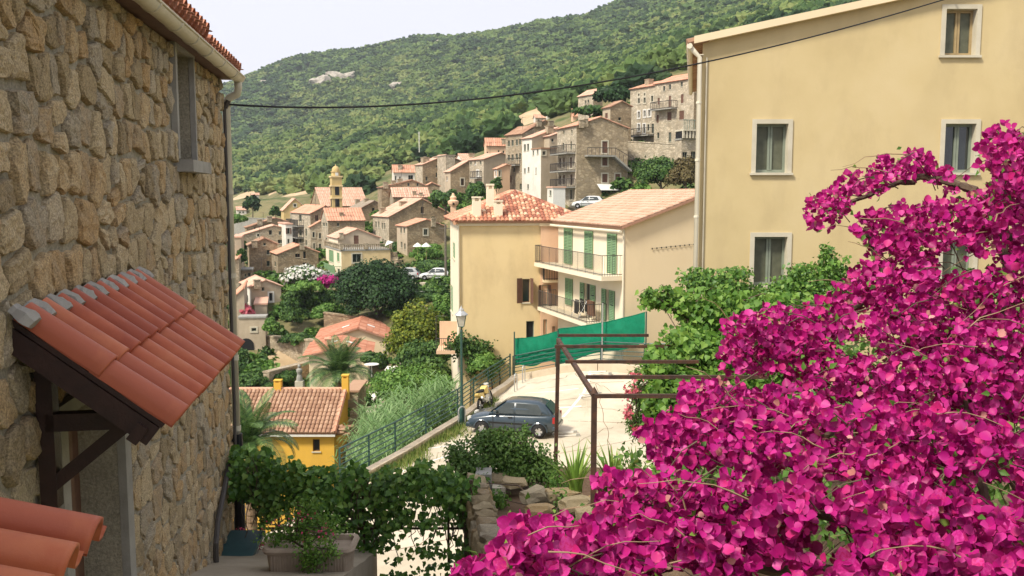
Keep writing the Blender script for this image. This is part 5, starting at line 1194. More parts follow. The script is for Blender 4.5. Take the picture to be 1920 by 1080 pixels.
ya, yb_, yc = 46.0, 44.85, 41.9
zz = lambda px, py, y: at(px, py, y).z
netting('left piece of green shade netting tied to the dark posts', xa, xb + .02, ya - .15, yb_ - .15, zz(967, 636, ya), zz(1048, 622, yb_), zz(967, 690, ya), zz(1048, 680, yb_), 1)
netting('larger right piece of green shade netting stretched up to the corner pole', xb + .03, xc_, yb_ - .17, yc - .17, zz(1050, 618, yb_), zz(1212, 587, yc), zz(1050, 683, yb_), zz(1212, 645, yc), 4)
for (px, x, y, pt, m_, lb) in ((965, .12, 46.0, 622, 'rail_green', 'dark post at the left end of the green netting'), (1048, 2.3, 44.85, 617, 'rail_green', 'dark post between the two pieces of green netting'), (1132, 4.35, 43.2, 568, 'galv', 'thin grey pole sticking up above the green netting'), (1212, 6.25, 41.85, 584, 'rail_green', 'dark post at the right end of green netting')):
    t = thing('post', lb, 'post', (x, y, slab_z(x, y))); mb = MB(); mb.tube([(x, y, slab_z(x, y) - .1), (x, y, zz(px, pt, y))], .035, 8); tag(mb.build('pole', M[m_], t, world=True))
    mb = MB(); mb.box((x - .09, y - .09, slab_z(x, y) - .02), (x + .09, y + .09, slab_z(x, y) + .03)); mb.build('foot', M[m_], t, world=True)
# hoops
def hoop(name, label, x, y, rz, flat=False, m='galv', group=None):
    t = thing(name, label, 'bike rack' if not flat else 'parking barrier', (x, y, slab_z(x, y)), rz, group); mb = MB()
    w, h = .34, .85
    pr = [(-w / 2, 0, 0), (-w / 2, 0, h * .8)] + [(-w / 2 * math.cos(a), 0, h * .8 + w / 2 * math.sin(a)) for a in [math.pi * i / 6 for i in range(1, 6)]] + [(w / 2, 0, h * .8), (w / 2, 0, 0)]
    if flat: pr = [(-p[2] * 1.2, p[0] * 1.6, .05) for p in pr]
    mb.tube(pr, .03 if not flat else .022, 6); mb.build('tube', M[m], t)
    if flat:
        for sx in (-.1, .1):
            mb = MB(); mb.box((-.1, sx * 2.6 - .04, 0), (.06, sx * 2.6 + .04, .1)); mb.build('hinge', M['galv'], t)
        mb = MB(); mb.tube([(-.95, .05, .07), (-.15, .05, .07)], .022, 5); mb.build('strut', M[m], t)
    return t
p = hs(866, 800); hoop('cycle_hoop', 'grey steel hoop standing right behind the lamp post foot', p[0], p[1], .7)
p = hs(967, 733); hoop('cycle_hoop', 'grey steel hoop in front of its twin, below the end of netting', p[0], p[1], 1.2)
p = hs(982, 717); hoop('cycle_hoop', 'grey steel hoop nearest the netting corner on the kerb side', p[0], p[1], 1.2)
for (px, py, lb) in ((1142, 700, 'folded pale parking barrier farthest up the pavement'), (1128, 742, 'folded pale parking barrier halfway up, beside the diagonal white line'), (1082, 815, 'folded pale parking barrier on the ground just behind the blue car')):
    p = hs(px, py); hoop('parking_barrier', lb, p[0], p[1], R(8), True, 'frame_white')

# ------------------------------------------------------------------ street lamp
lx, ly = -2.12, 37.6; lz = slab_z(lx, ly)
t = thing('street_lamp', 'dark green street lamp with a four sided glass lantern in front of yellow house', 'street lamp', (lx, ly, lz))
zt = zz(867, 612, ly) - lz
mb = MB(); mb.lathe([(.0, 0), (.16, 0), (.16, .08), (.11, .14), (.10, .7), (.075, .8), (.06, .9), (.045, zt - .3), (.06, zt - .25), (.06, zt - .2), (.03, zt - .1), (.03, zt)], 12); mb.build('pole', M['rail_green'], t, smooth=False)
L = MB(); a, b, hh = .11, .20, .48
for i in range(4):
    c0 = [(-1, -1), (1, -1), (1, 1), (-1, 1)][i]; c1 = [(-1, -1), (1, -1), (1, 1), (-1, 1)][(i + 1) % 4]
    L.tube([(c0[0] * a, c0[1] * a, zt), (c0[0] * b, c0[1] * b, zt + hh)], .014, 5); L.tube([(c0[0] * b, c0[1] * b, zt + hh), (c1[0] * b, c1[1] * b, zt + hh)], .018, 5); L.tube([(c0[0] * a, c0[1] * a, zt), (c1[0] * a, c1[1] * a, zt)], .014, 5)
lan = L.build('lantern', M['rail_green'], t)
L = MB(); L.lathe([(.29, zt + hh), (.27, zt + hh + .04), (.12, zt + hh + .17), (.10, zt + hh + .25), (.05, zt + hh + .28), (.02, zt + hh + .36), (.0, zt + hh + .42)], 8); L.build('cap', M['galv'], lan)
lg = mat('lantern_glass', [(.62, .60, .52), (.7, .68, .6)], 4, .25, transl=.4)
for i in range(4):
    c0 = [(-1, -1), (1, -1), (1, 1), (-1, 1)][i]; c1 = [(-1, -1), (1, -1), (1, 1), (-1, 1)][(i + 1) % 4]; L = MB(); k = .96
    L.quad((c0[0] * a * k, c0[1] * a * k, zt + .01), (c1[0] * a * k, c1[1] * a * k, zt + .01), (c1[0] * b * k, c1[1] * b * k, zt + hh - .01), (c0[0] * b * k, c0[1] * b * k, zt + hh - .01)); L.build('pane', lg, lan)

# ------------------------------------------------------------------ the car
paint_blue = mat('blue_grey_car_paint', [(.018, .036, .052), (.022, .042, .06)], 2, .32, spec=.6, coat=.6)
rubber = mat('rubber', [(.015, .015, .015)], 2, .8); chrome = mat('hubcap', [(.5, .5, .5)], 2, .35, metal=.7); carglass = mat('car_glass', [(.035, .045, .045), (.06, .07, .068)], 2, .18, spec=.5)
redl = mat('red_lamp', [(.35, .02, .02)], 2, .3); lampg = mat('lamp_glass', [(.55, .55, .52)], 2, .15)
def loft(mb, secs, m=0):
    n = len(secs[0]); base = len(mb.v)
    for s in secs: mb.v += [tuple(p) for p in s]
    for i in range(len(secs) - 1):
        for j in range(n):
            a = base + i * n + j; b = base + i * n + (j + 1) % n; mb.f.append([a, b, b + n, a + n]); mb.m.append(m)
    mb.f.append([base + j for j in range(n)][::-1]); mb.m.append(m); mb.f.append([base + (len(secs) - 1) * n + j for j in range(n)]); mb.m.append(m)
def make_car(name, label, x, y, z, head, paint, full=True):
    t = thing(name, label, 'car', (x, y, z), head)
    def sec(x_, zb, zs, zt, hw):     # rounded lower body section
        return [(x_, sy * w * hw, zz_) for sy, ws in ((1, 1), (-1, -1)) for (w, zz_) in (((.80, zb), (.97, zb + .08), (1.0, (zb + zs) / 2), (.985, zs - .05), (.93, zs), (.80, zt)) if sy > 0 else ((.80, zt), (.93, zs), (.985, zs - .05), (1.0, (zb + zs) / 2), (.97, zb + .08), (.80, zb)))]
    st = [(1.86, .34, .50, .53, .56), (1.83, .26, .56, .60, .66), (1.74, .22, .63, .68, .735), (1.5, .2, .70, .76, .775), (1.1, .2, .78, .84, .79), (.75, .2, .84, .90, .79), (0, .2, .86, .92, .795), (-.9, .2, .88, .94, .79), (-1.45, .2, .90, .96, .775), (-1.68, .22, .90, .96, .74), (-1.80, .28, .84, .88, .68), (-1.85, .38, .62, .66, .60)]
    mb = MB(); loft(mb, [sec(*s) for s in st]); body = mb.build('body', paint, t, smooth=True)
    # cabin
    def cs(x_, z0, z1, w0, w1): return [(x_, w0, z0), (x_, (w0 + w1) / 2 + .015, (z0 + z1) / 2), (x_, w1, z1 - .07), (x_, w1 - .08, z1 - .01), (x_, w1 - .25, z1 + .015), (x_, -w1 + .25, z1 + .015), (x_, -w1 + .08, z1 - .01), (x_, -w1, z1 - .07), (x_, -(w0 + w1) / 2 - .015, (z0 + z1) / 2), (x_, -w0, z0)]
    mb = MB(); loft(mb, [cs(.92, .86, .91, .72, .68), cs(.55, .86, 1.16, .73, .62), (cs(.22, .86, 1.38, .735, .57)), cs(-.1, .86, 1.425, .735, .565), cs(-.6, .86, 1.43, .735, .565), cs(-1.1, .86, 1.40, .73, .56), cs(-1.38, .86, 1.31, .72, .56), cs(-1.62, .86, 1.08, .70, .60), cs(-1.74, .86, .94, .66, .62)])
    cab = mb.build('roof', paint, t, smooth=True)
    e = .012
    G = MB(); G.quad((.87, -.64, .93), (.87, .64, .93), (.27, .50, 1.37), (.27, -.50, 1.37)); o = G.build('windscreen', carglass, t)
    for v in o.data.vertices: v.co.x += .03; v.co.z += .015
    G = MB(); G.quad((-1.72, .56, .98), (-1.72, -.56, .98), (-1.36, -.48, 1.33), (-1.36, .48, 1.33)); o = G.build('rear_window', carglass, t)
    for v in o.data.vertices: v.co.x -= .035; v.co.z += .01
    for sy in (1, -1):
        def q(xx, z): f = (z - .86) / .52; return (xx, sy * (.735 - f * .17 + .02 + (.015 if .2 < f < .8 else 0)), z)
        G = MB(); G.quad(q(.70, .94), q(-.12, .94), q(-.12, 1.35), q(.24, 1.35), q(.45, 1.17)); G.build('side_window', carglass, t)
        G = MB(); G.quad(q(-.2, .94), q(-1.22, .94), q(-1.28, 1.06), q(-1.08, 1.33), q(-.2, 1.35)); G.build('side_window', carglass, t)
        G = MB(); G.box((-.17, sy * .80 - .004, .3), (-.155, sy * .80 + .004, .9)); G.box((.72, sy * .80 - .004, .3), (.735, sy * .80 + .004, .88)); G.box((-1.5, sy * .797 - .012, .52), (1.3, sy * .797 + .012, .58)); G.build('door_seam', rubber, t)
        G = MB(); G.box((-.08, sy * .80 - .02, .78), (.1, sy * .80 + .025, .82)); G.build('door_handle', rubber, t)
        G = MB(); G.box((.55, sy * .76, .95), (.68, sy * .93, 1.06)); G.build('mirror', paint, t)
        G = MB(); G.box((1.68, sy * .52 - .15, .56), (1.855, sy * .52 + .15, .68)); G.build('headlight', lampg, t)
        G = MB(); G.box((-1.83, sy * .62 - .06, .62), (-1.72, sy * .62 + .1, .86)); G.build('tail_light', redl, t)
        for wx in (1.18, -1.18):
            W = MB(); n = 20; R_ = .28
            pts = [(R_ * .55, -.02), (R_ * .98, -.01), (R_, .03), (R_, .15), (R_ * .9, .17)]
            W = MB(); base = 0
            for (r, d) in pts:
                for j in range(n): a_ = 2 * math.pi * j / n; W.v.append((wx + r * math.cos(a_), sy * (.825 - d), .285 + r * math.sin(a_)))
            for i in range(len(pts) - 1):
                for j in range(n): a_ = i * n + j; b_ = i * n + (j + 1) % n; W.f.append([a_, b_, b_ + n, a_ + n]); W.m.append(0)
            tyre = W.build('wheel', rubber, t, smooth=True)
            W = MB(); W.v = [(wx, sy * .81, .285)] + [(wx + R_ * .62 * math.cos(2 * math.pi * j / n), sy * .835, .285 + R_ * .62 * math.sin(2 * math.pi * j / n)) for j in range(n)]
            W.f = [[0, j + 1, (j + 1) % n + 1] for j in range(n)]; W.m = [0] * n; W.build('hubcap', chrome, tyre)
            W = MB()
            for k in range(5):
                a_ = 2 * math.pi * k / 5; c_ = V3((wx + R_ * .45 * math.cos(a_), sy * .836, .285 + R_ * .45 * math.sin(a_))); W.box(c_ - V3((.025, .006, .025)), c_ + V3((.025, .006, .025)))
            W.build('hubcap_hole', rubber, tyre)
            A = MB(); ar = [(wx + (R_ + .06) * math.cos(a_), sy * .80, .285 + (R_ + .06) * math.sin(a_)) for a_ in [math.pi * i / 12 for i in range(13)]]
            A.tube(ar, .03, 5); A.build('wheel_arch', paint, t)
            A = MB(); A.v = [(wx, sy * .802, .285)] + [(wx + (R_ + .05) * math.cos(a_), sy * .802, .285 + (R_ + .05) * math.sin(a_)) for a_ in [math.pi * i / 12 for i in range(13)]]; A.f = [[0, i + 1, i + 2] for i in range(12)]; A.m = [0] * 12; A.build('wheel_well', M['dark'], t)
    B = MB(); B.box((1.62, -.74, .28), (1.90, .74, .48)); bo = B.build('bumper', paint, t); B = MB(); B.box((-1.9, -.72, .3), (-1.66, .72, .5)); b2 = B.build('bumper', paint, t)
    for b_ in (bo, b2): md = b_.modifiers.new('b', 'BEVEL'); md.width = .06; md.segments = 3
    B = MB(); B.box((1.80, -.3, .52), (1.875, .3, .6)); B.build('grille', rubber, t)
    return t
cp_ = hs(968, 815)
make_car('parked_car', 'dark blue grey three door hatchback parked beside the lamp post', .12, 36.6, slab_z(0, 36.6), math.pi - R(14), paint_blue)
silver = mat('silver_car_paint', [(.36, .37, .36)], 2, .4, spec=.6); whitep = mat('white_car_paint', [(.62, .62, .60)], 2, .35, spec=.6)
c = at(760, 523, 112); make_car('parked_car', 'small grey car half hidden above the large dark tree', c.x, c.y, c.z, math.pi - R(10), silver)
c = at(816, 524, 111); make_car('parked_car', 'small white car parked beside the wooden pole above the hillside garden', c.x, c.y, c.z, math.pi - R(5), whitep)
c = at(1104, 384, 106); make_car('parked_car', 'white vehicle parked at the foot of the huge stone house', c.x, c.y, c.z - .4, math.pi - R(15), whitep)
rb = at(822, 536, 109)
for q in (at(760, 527, 112), at(816, 528, 111)):
    mb = MB(); mb.box((q.x - 5, q.y - 1.5, q.z - 1.2), (q.x + 4, q.y + 6, q.z - .02)); o = mb.build('village_road', M['road']); o['kind'] = 'structure'
t = thing('rubbish_bin', 'small dark green wheeled bin beside the wooden pole and white car', 'bin', rb); mb = MB(); mb.box((-.35, -.35, 0), (.35, .35, .95)); mb.build('container', M['rail_green'], t); mb = MB(); mb.box((-.38, -.38, .95), (.38, .38, 1.05)); mb.build('lid', M['galv'], t)

# ------------------------------------------------------------------ motorbike
yel = mat('yellow_plastic', [(.72, .52, .14), (.75, .56, .2)], 3, .4); orr = mat('orange_plastic', [(.6, .18, .06)], 3, .4)
p = hs(911, 768); t = thing('motorbike', 'yellow and white off road motorbike leaning by the railing behind the blue car', 'motorbike', (p[0], p[1], slab_z(*p)), R(-50))
t.rotation_euler = (R(-8), 0, R(74))
def torus(c, r, r2, n=20):
    mb = MB(); c = V3(c); mb.tube([c + V3((r * math.cos(a), 0, r * math.sin(a))) for a in [2 * math.pi * i / n for i in range(n + 1)]], r2, 7, cap=False); return mb
for x, r in ((-.68, .29), (.70, .33)):
    w = torus((x, 0, r + .04), r, .055).build('wheel', rubber, t, smooth=True)
    s = MB()
    for k in range(8): a = math.pi * k / 4; s.tube([(x, 0, r + .04), (x + (r - .03) * math.cos(a), 0, r + .04 + (r - .03) * math.sin(a))], .008, 4)
    s.tube([(x, -.09, r + .04), (x, .09, r + .04)], .05, 8); s.build('spokes', chrome, w)
mb = MB(); mb.tube([(.70, .08, .37), (.42, .08, 1.0)], .028, 6); mb.tube([(.70, -.08, .37), (.42, -.08, 1.0)], .028, 6); mb.build('fork', M['galv'], t)
mb = MB(); mb.tube([(.42, 0, .95), (.1, 0, .45), (-.2, 0, .35), (-.68, 0, .33)], .035, 6); mb.tube([(.42, 0, .95), (-.2, 0, .8), (-.75, 0, .86)], .03, 6); mb.build('frame', M['wood_dark'], t)
mb = MB(); mb.box((-.18, -.13, .35), (.22, .13, .68)); mb.build('engine', M['galv'], t)
mb = MB(); loft(mb, [[(x, w, zb), (x, w * .9, zt), (x, -w * .9, zt), (x, -w, zb)] for x, w, zb, zt in ((.40, .06, .86, .98), (.25, .16, .70, 1.05), (0, .15, .72, 1.0), (-.15, .1, .78, .9))]); mb.build('fuel_tank', yel, t, smooth=False)
mb = MB(); loft(mb, [[(x, w, zb), (x, w * .9, zt), (x, -w * .9, zt), (x, -w, zb)] for x, w, zb, zt in ((-.05, .09, .86, .96), (-.4, .13, .86, .93), (-.75, .09, .9, .98))]); mb.build('seat', rubber, t)
mb = MB(); loft(mb, [[(x, w, zb), (x, w * .8, zt), (x, -w * .8, zt), (x, -w, zb)] for x, w, zb, zt in ((-.3, .14, .62, .85), (-.7, .15, .68, .9), (-1.0, .08, .86, .92))]); mb.build('side_panel', yel, t)
mb = MB(); loft(mb, [[(x, w, zb), (x, w * .8, zt), (x, -w * .8, zt), (x, -w, zb)] for x, w, zb, zt in ((1.05, .05, .76, .79), (.75, .08, .80, .84), (.45, .07, .82, .86))]); mb.build('mudguard', orr, t)
mb = MB(); mb.box((.46, -.1, .92), (.56, .1, 1.12)); mb.build('headlight', whitep, t)
mb = MB(); mb.tube([(.30, .40, 1.10), (.40, .2, 1.08), (.42, 0, 1.02), (.40, -.2, 1.08), (.30, -.40, 1.10)], .018, 6); mb.build('handlebar', rubber, t)
mb = MB(); mb.tube([(.1, -.13, .4), (-.3, -.15, .5), (-.8, -.17, .72)], .05, 7); mb.build('exhaust', M['galv'], t)

# ------------------------------------------------------------------ vegetation of the middle distance
def clumpcloud(c, r, n, ls, K, seed, flat=.0):
    st = np.random.RandomState(seed); c = np.array(c); r = np.array(r)
    d = norm_rows(st.normal(0, 1, (K, 3))); d[:, 2] = np.where(d[:, 2] < -.35, -d[:, 2] * .6, d[:, 2])
    rad = .45 + .5 * st.rand(K, 1) ** .6; cc = d * rad; cr = (.14 + .34 * st.rand(K) ** 1.5) * 1.15
    k = st.randint(0, K, n); e = norm_rows(st.normal(0, 1, (n, 3))); e[:, 2] = np.where(e[:, 2] < -.3, -e[:, 2], e[:, 2])
    p = cc[k] + e * (cr[k, None] * (.6 + .5 * st.rand(n, 1) ** .5)); P = c + p * r
    nn = e + .35 * norm_rows(p)
    return P, rots(nn, None, .45), ls * (.6 + .8 * st.rand(n))
seedc = [100]
def tree(name, label, cat, base, h, w, m, n=2500, ls=.35, K=26, trunk=True, group=None, cz=.56, rz_=.5, dpt=1.0, flowers=None):
    seedc[0] += 1; base = V3(base); t = thing(name, label, cat, base, 0, group)
    c = (0, 0, h * cz); P, Rr, S = clumpcloud(c, (w / 2, w / 2 * dpt, h * rz_), n, ls, K, seedc[0])
    V, Fc = leaves_arr(T_quad(), P, Rr, S); arr_mesh('crown', V, Fc, M[m], t)
    if trunk:
        mb = MB(); rr = max(.05, w * .03); mb.tube([(0, 0, -.6), (.02 * w, 0, h * .25), (0, .02 * w, h * .55)], [rr * 1.4, rr, rr * .6], 7)
        for i in range(5):
            a = i * 1.3; mb.tube([(0, 0, h * (.22 + .05 * i)), (w * .2 * math.cos(a), w * .2 * math.sin(a), h * (.45 + .05 * i)), (w * .33 * math.cos(a), w * .33 * math.sin(a), h * (.62 + .04 * i))], [rr * .6, rr * .4, rr * .15], 5)
        mb.build('trunk', M['palebark'], t)
    if flowers:
        P2, R2, S2 = clumpcloud(c, (w / 2 * 1.06, w / 2 * 1.06 * dpt, h * rz_ * 1.06), flowers[1], flowers[2], K, seedc[0])
        V, Fc = leaves_arr(T_quad(), P2, R2, S2); arr_mesh('blossom', V, Fc, M[flowers[0]], t)
    return t
def bushpx(name, label, cat, px, pb, pt, wpx, m, y0=40, Y=None, group=None, **k):
    b = at(px, pb, Y) if Y else ghit(px, pb, y0)
    if b is None: b = at(px, pb, 90)
    s = b.y / F; return tree(name, label, cat, b, (pb - pt) * s, wpx * s, m, group=group, **k)
bushpx('evergreen_tree', 'large rounded dark evergreen tree in the middle of the hillside gardens', 'tree', 705, 616, 496, 138, 'dark_tree', Y=97, n=30000, ls=.20, K=130, cz=.48, rz_=.56)
bushpx('yellow_green_tree', 'yellowish green feathery tree left of the yellow house', 'tree', 783, 700, 586, 98, 'yel_tree', Y=66, n=16000, ls=.15, K=90, cz=.5, rz_=.54)
bushpx('tree', 'dark green shrubby tree spreading below the yellowish tree', 'tree', 800, 730, 650, 110, 'mid_tree', Y=62, n=11000, ls=.15, K=50)
bushpx('bush', 'broad bright green bush above the reeds beside the railing', 'bush', 770, 772, 698, 150, 'light_bush', Y=55, n=13000, ls=.13, K=60)
bushpx('white_oleander', 'long oleander hedge covered with white blossom left of terrace house', 'bush', 572, 552, 503, 84, 'mid_tree', Y=108, n=2500, ls=.3, K=30, trunk=False, flowers=('white_flower', 2600, .26))
bushpx('white_oleander', 'smaller white flowering bush between magenta bush and dark tree', 'bush', 655, 562, 517, 34, 'mid_tree', Y=104, n=1300, ls=.3, K=18, trunk=False, flowers=('white_flower', 800, .26))
bushpx('magenta_bush', 'distant magenta bougainvillea bush under the terrace house', 'bush', 617, 546, 519, 34, 'bract', Y=103, n=1600, ls=.25, K=18, trunk=False)
bushpx('pergola_vine', 'flat bright green vine arbour in front of the white oleander', 'bush', 577, 548, 529, 58, 'light_bush', Y=101, n=1500, ls=.28, K=24, trunk=False)
bushpx('green_bush', 'round green bush in front of the stone tenements at top right', 'bush', 1238, 372, 306, 76, 'mid_tree', Y=104, n=10000, ls=.2, K=50)
bushpx('bronze_bush', 'brownish bronze bush touching the yellow house edge at the top right', 'bush', 1285, 372, 308, 62, 'brown_bush', Y=101, n=8000, ls=.2, K=44)
bushpx('tree', 'dark tree beside the isolated tall stone house', 'tree', 1148, 205, 165, 62, 'dark_tree', Y=150, n=4500, ls=.45, K=40)
bushpx('green_bush', 'green bush between the isolated house and the roof of big stone house', 'bush', 1105, 224, 202, 60, 'mid_tree', Y=142, n=1800, ls=.4, K=24)
bushpx('green_bush', 'dark green bush behind the pink chimney of yellow house', 'bush', 835, 402, 362, 55, 'mid_tree', Y=128, n=2600, ls=.36, K=30)
bushpx('green_bush', 'tall green bush between the stone house and white chimney', 'bush', 893, 388, 344, 36, 'mid_tree', Y=126, n=2200, ls=.34, K=24)
bushpx('green_bush', 'narrow green shrub right of the middle white chimney', 'bush', 931, 372, 338, 20, 'mid_tree', Y=126, n=1400, ls=.3, K=16)
bushpx('tree', 'lone round tree on the dry fields left of the church', 'tree', 474, 405, 372, 26, 'dark_tree', Y=200, n=1500, ls=.5, K=20)
bushpx('tree', 'small tree on the dry field just right of the lone round tree', 'tree', 517, 412, 392, 14, 'mid_tree', Y=196, n=700, ls=.5, K=14)
sh = [(545, 620, 568, 46, 'mid_tree', 96, 'round green bush left of the terraced stone wall'), (510, 640, 600, 28, 'light_bush', 90, 'bright bush above the arched cellar building'), (560, 655, 626, 60, 'mid_tree', 90, 'low bush along the top of the dry stone wall'), (612, 606, 572, 56, 'light_bush', 98, 'bright green bush right of the earth bank'),
      (452, 700, 655, 30, 'mid_tree', 84, 'green bush at the left edge beside the drainpipe'), (480, 745, 700, 70, 'mid_tree', 76, 'dark bush left of the rear palm above the orange roof'), (530, 722, 695, 60, 'mid_tree', 78, 'leafy bush in front of the earth slope'), (560, 590, 545, 60, 'mid_tree', 103, 'hedge under the vine arbour'), (545, 575, 545, 36, 'yel_tree', 106, 'yellowish bush below the white oleander hedge'), (625, 580, 545, 44, 'mid_tree', 102, 'green bush under the magenta bush'),
      (760, 600, 560, 60, 'mid_tree', 100, 'dark bush right of the large evergreen'), (800, 590, 545, 56, 'mid_tree', 98, 'leafy bush left of the yellow house corner'), (828, 620, 560, 34, 'light_bush', 88, 'light green bush against the corner of the yellow house'), (815, 520, 492, 60, 'mid_tree', 114, 'bush on the bank above the white car'), (800, 500, 462, 66, 'light_bush', 118, 'bush beside the white parasols'), (700, 690, 664, 40, 'mid_tree', 74, 'low hedge on the patio behind the small cottage'),
      (715, 725, 700, 24, 'light_bush', 66, 'small bush beside the rubble steps'), (690, 790, 745, 34, 'mid_tree', 60, 'bush at the top of the rubble steps'), (735, 800, 752, 44, 'mid_tree', 56, 'bush between the steps and the reeds'), (765, 760, 716, 60, 'light_bush', 60, 'bush below the dark shrubby tree'), (822, 780, 706, 56, 'light_bush', 50, 'bush behind the lamp and the railing'), (905, 712, 668, 50, 'light_bush', 51, 'low bush at the foot of yellow house'),
      (655, 800, 762, 40, 'light_bush', 55, 'weeds beside the stone annex'), (460, 600, 575, 30, 'pink_flower', 97, 'pink flowering shrub in the small yard at far left'), (445, 425, 405, 30, 'light_bush', 180, 'bush on the field edge at far left'), (450, 480, 452, 22, 'mid_tree', 135, 'bush beside the beige house at far left'), (455, 505, 470, 14, 'mid_tree', 118, 'dark bush between two houses at far left')]
for px, pb, pt_, w_, m_, Y, lb in sh: bushpx('shrub', lb, 'bush', px, pb, pt_, w_, m_, Y=Y, n=int(1800 + w_ * 80), ls=max(.12, .0021 * Y), K=24, trunk=False)
# loose undergrowth between houses (a mass)
N_ = 9000; Pn = np.c_[nr.uniform(-60, 30, N_), nr.uniform(47, 170, N_)]; zn = ground_z(Pn); px, py = projA(np.c_[Pn, zn])
ok = (px > 400) & (px < 1320) & (py > interp(px, TOPV) - 5) & (py < 900) & (vnoise(Pn, 7, 31) > -.28)
ok &= ~((px > 505) & (px < 640) & (py > 645) & (py < 720) & (vnoise(Pn, 4, 5) > -.2)) & ~((px > 690) & (px < 760) & (py > 690) & (py < 800))
for h_ in list(H.values()) + [YH, SW, CH]:
    q = Pn - np.array([h_.C.x, h_.C.y]); la = q @ np.array([h_.a.x, h_.a.y]); lb_ = q @ np.array([h_.b.x, h_.b.y]); ok &= ~((la > -.6) & (la < h_.w + .3) & (lb_ > -.6) & (lb_ < h_.d + .3))
ok &= ~((Pn[:, 0] > -21) & (Pn[:, 0] < -9) & (Pn[:, 1] < 58))
Pn, zn = Pn[ok], zn[ok]; print('UNDER', len(Pn))
def leafclump(name, m, seed, n=120):
    P, Rr, S = clumpcloud((0, 0, .35), (1, 1, .7), n, .42, 12, seed); V, Fc = leaves_arr(T_quad(), P, Rr, S)
    o = arr_mesh(name, V, Fc, M[m]); sc.collection.objects.unlink(o); return o
for k_, m_ in enumerate(('mid_tree', 'light_bush', 'grassblade')):
    s_ = nr.randint(0, 3, len(Pn)) == k_; sz = .35 + .8 * nr.rand(s_.sum()) ** 2
    if m_ == 'grassblade': sz *= .6
    scatter('undergrowth', leafclump('leaf_clump', m_, 7 + k_), np.c_[Pn[s_], zn[s_]], np.stack([sz, sz, sz * .9], 1), nr.uniform(0, 6.28, s_.sum()), ['green undergrowth between the gardens and houses', 'light green weeds on the hillside gardens', 'dry grass tufts on the banks between houses'][k_], 'undergrowth')
# dry stone terrace walls
def wallpx(label, a, b, pt0, pt1, Y0, Y1, m='stone_mid'):
    p, q = at(*a, Y0), at(*b, Y1); boxwall('terrace_wall', label, 'wall', (p.x, p.y), (q.x, q.y), min(p.z, q.z), at(a[0], pt0, Y0).z, .6, m, z1b=at(b[0], pt1, Y1).z)
wallpx('dry stone terrace wall below the small cottage garden', (500, 668), (590, 668), 632, 640, 92, 88, 'stone_mid')
wallpx('stone garden wall above the skylight roof, under the bright bush', (608, 640), (680, 618), 588, 598, 94, 94, 'stone_dark')
wallpx('grey curving rubble wall across the earth slope', (505, 712), (585, 690), 700, 680, 76, 82, 'stone_mid')
wallpx('pale low parapet running down beside the rubble steps', (700, 770), (742, 702), 752, 690, 60, 70, 'plaster_white')
wallpx('long grey valley road wall at the far left of village', (436, 425), (530, 428), 408, 412, 200, 196, 'concrete')
mb = MB(); 
for (q) in [(560, 770, 66)]:
    pass
patch('', 545, 690, 52, 26, 60, 'bare'); patch('', 722, 745, 22, 40, 52, 'road'); patch('', 790, 505, 30, 12, 100, 'bare')
# rubble steps
for i in range(9):
    f = i / 8; c = at(672 + f * 36, 838 - f * 90, 53 + f * 8); g_ = thing('stone_step', 'flat stone step of the path between reeds and annex, %s' % ['lowest one', 'second from the bottom', 'third from the bottom', 'fourth from the bottom', 'the middle one', 'fourth from the top', 'third from the top', 'second from the top', 'topmost one'][i], 'step', c, .3, 'rubble steps of the path'); mb = MB(); mb.box((-.8, -.4, -.6), (.8, .5, 0)); mb.build('slab', M['surround'], g_)
# ------------------------------------------------------------------ palms
def frond_mesh(L, droop, n=46, seed=0, lw=.5):
    st = np.random.RandomState(seed); V = []; Fc = []; pts = []
    for i in range(n + 1):
        f = i / n; ang = R(62) - droop * f ** 1.3
        if i == 0: x, z = 0, 0
        else: x += L / n * math.cos(ang); z += L / n * math.sin(ang)
        pts.append((x, z, ang))
    for i in range(2, n):
        x, z, a = pts[i]; f = i / n; ll = L * .20 * math.sin(math.pi * min(1, f * .93 + .1)) ** .6 + .05
        for sy in (1, -1):
            d = np.array([math.cos(a) * .65, sy * .95, math.sin(a) * .65 + .12]); d /= np.linalg.norm(d); w = np.array([math.cos(a), 0, math.sin(a)]) * .022 * L / 2.6
            b = np.array([x, 0, z]); mid = b + d * ll * .55; tip = b + d * ll + np.array([0, 0, -ll * .24 - .05 * st.rand()]); k = len(V)
            V += [b - w * .6, b + w * .6, mid + w, mid - w, tip]; Fc += [(k, k + 1, k + 2), (k, k + 2, k + 3), (k + 3, k + 2, k + 4)]
    for i in range(n):
        (x0, z0, _), (x1, z1, _) = pts[i], pts[i + 1]; w = .035 * (1 - i / n) + .008; k = len(V)
        V += [(x0, -w, z0), (x0, w, z0), (x1, w, z1), (x1, -w, z1), (x0, 0, z0 - w), (x1, 0, z1 - w)]; Fc += [(k, k + 1, k + 2), (k, k + 2, k + 3), (k, k + 3, k + 5), (k, k + 5, k + 4), (k + 1, k + 4, k + 5), (k + 1, k + 5, k + 2)]
    me = bpy.data.meshes.new('frond'); me.from_pydata([tuple(map(float, v)) for v in V], [], Fc); me.materials.append(M['palm']); return me
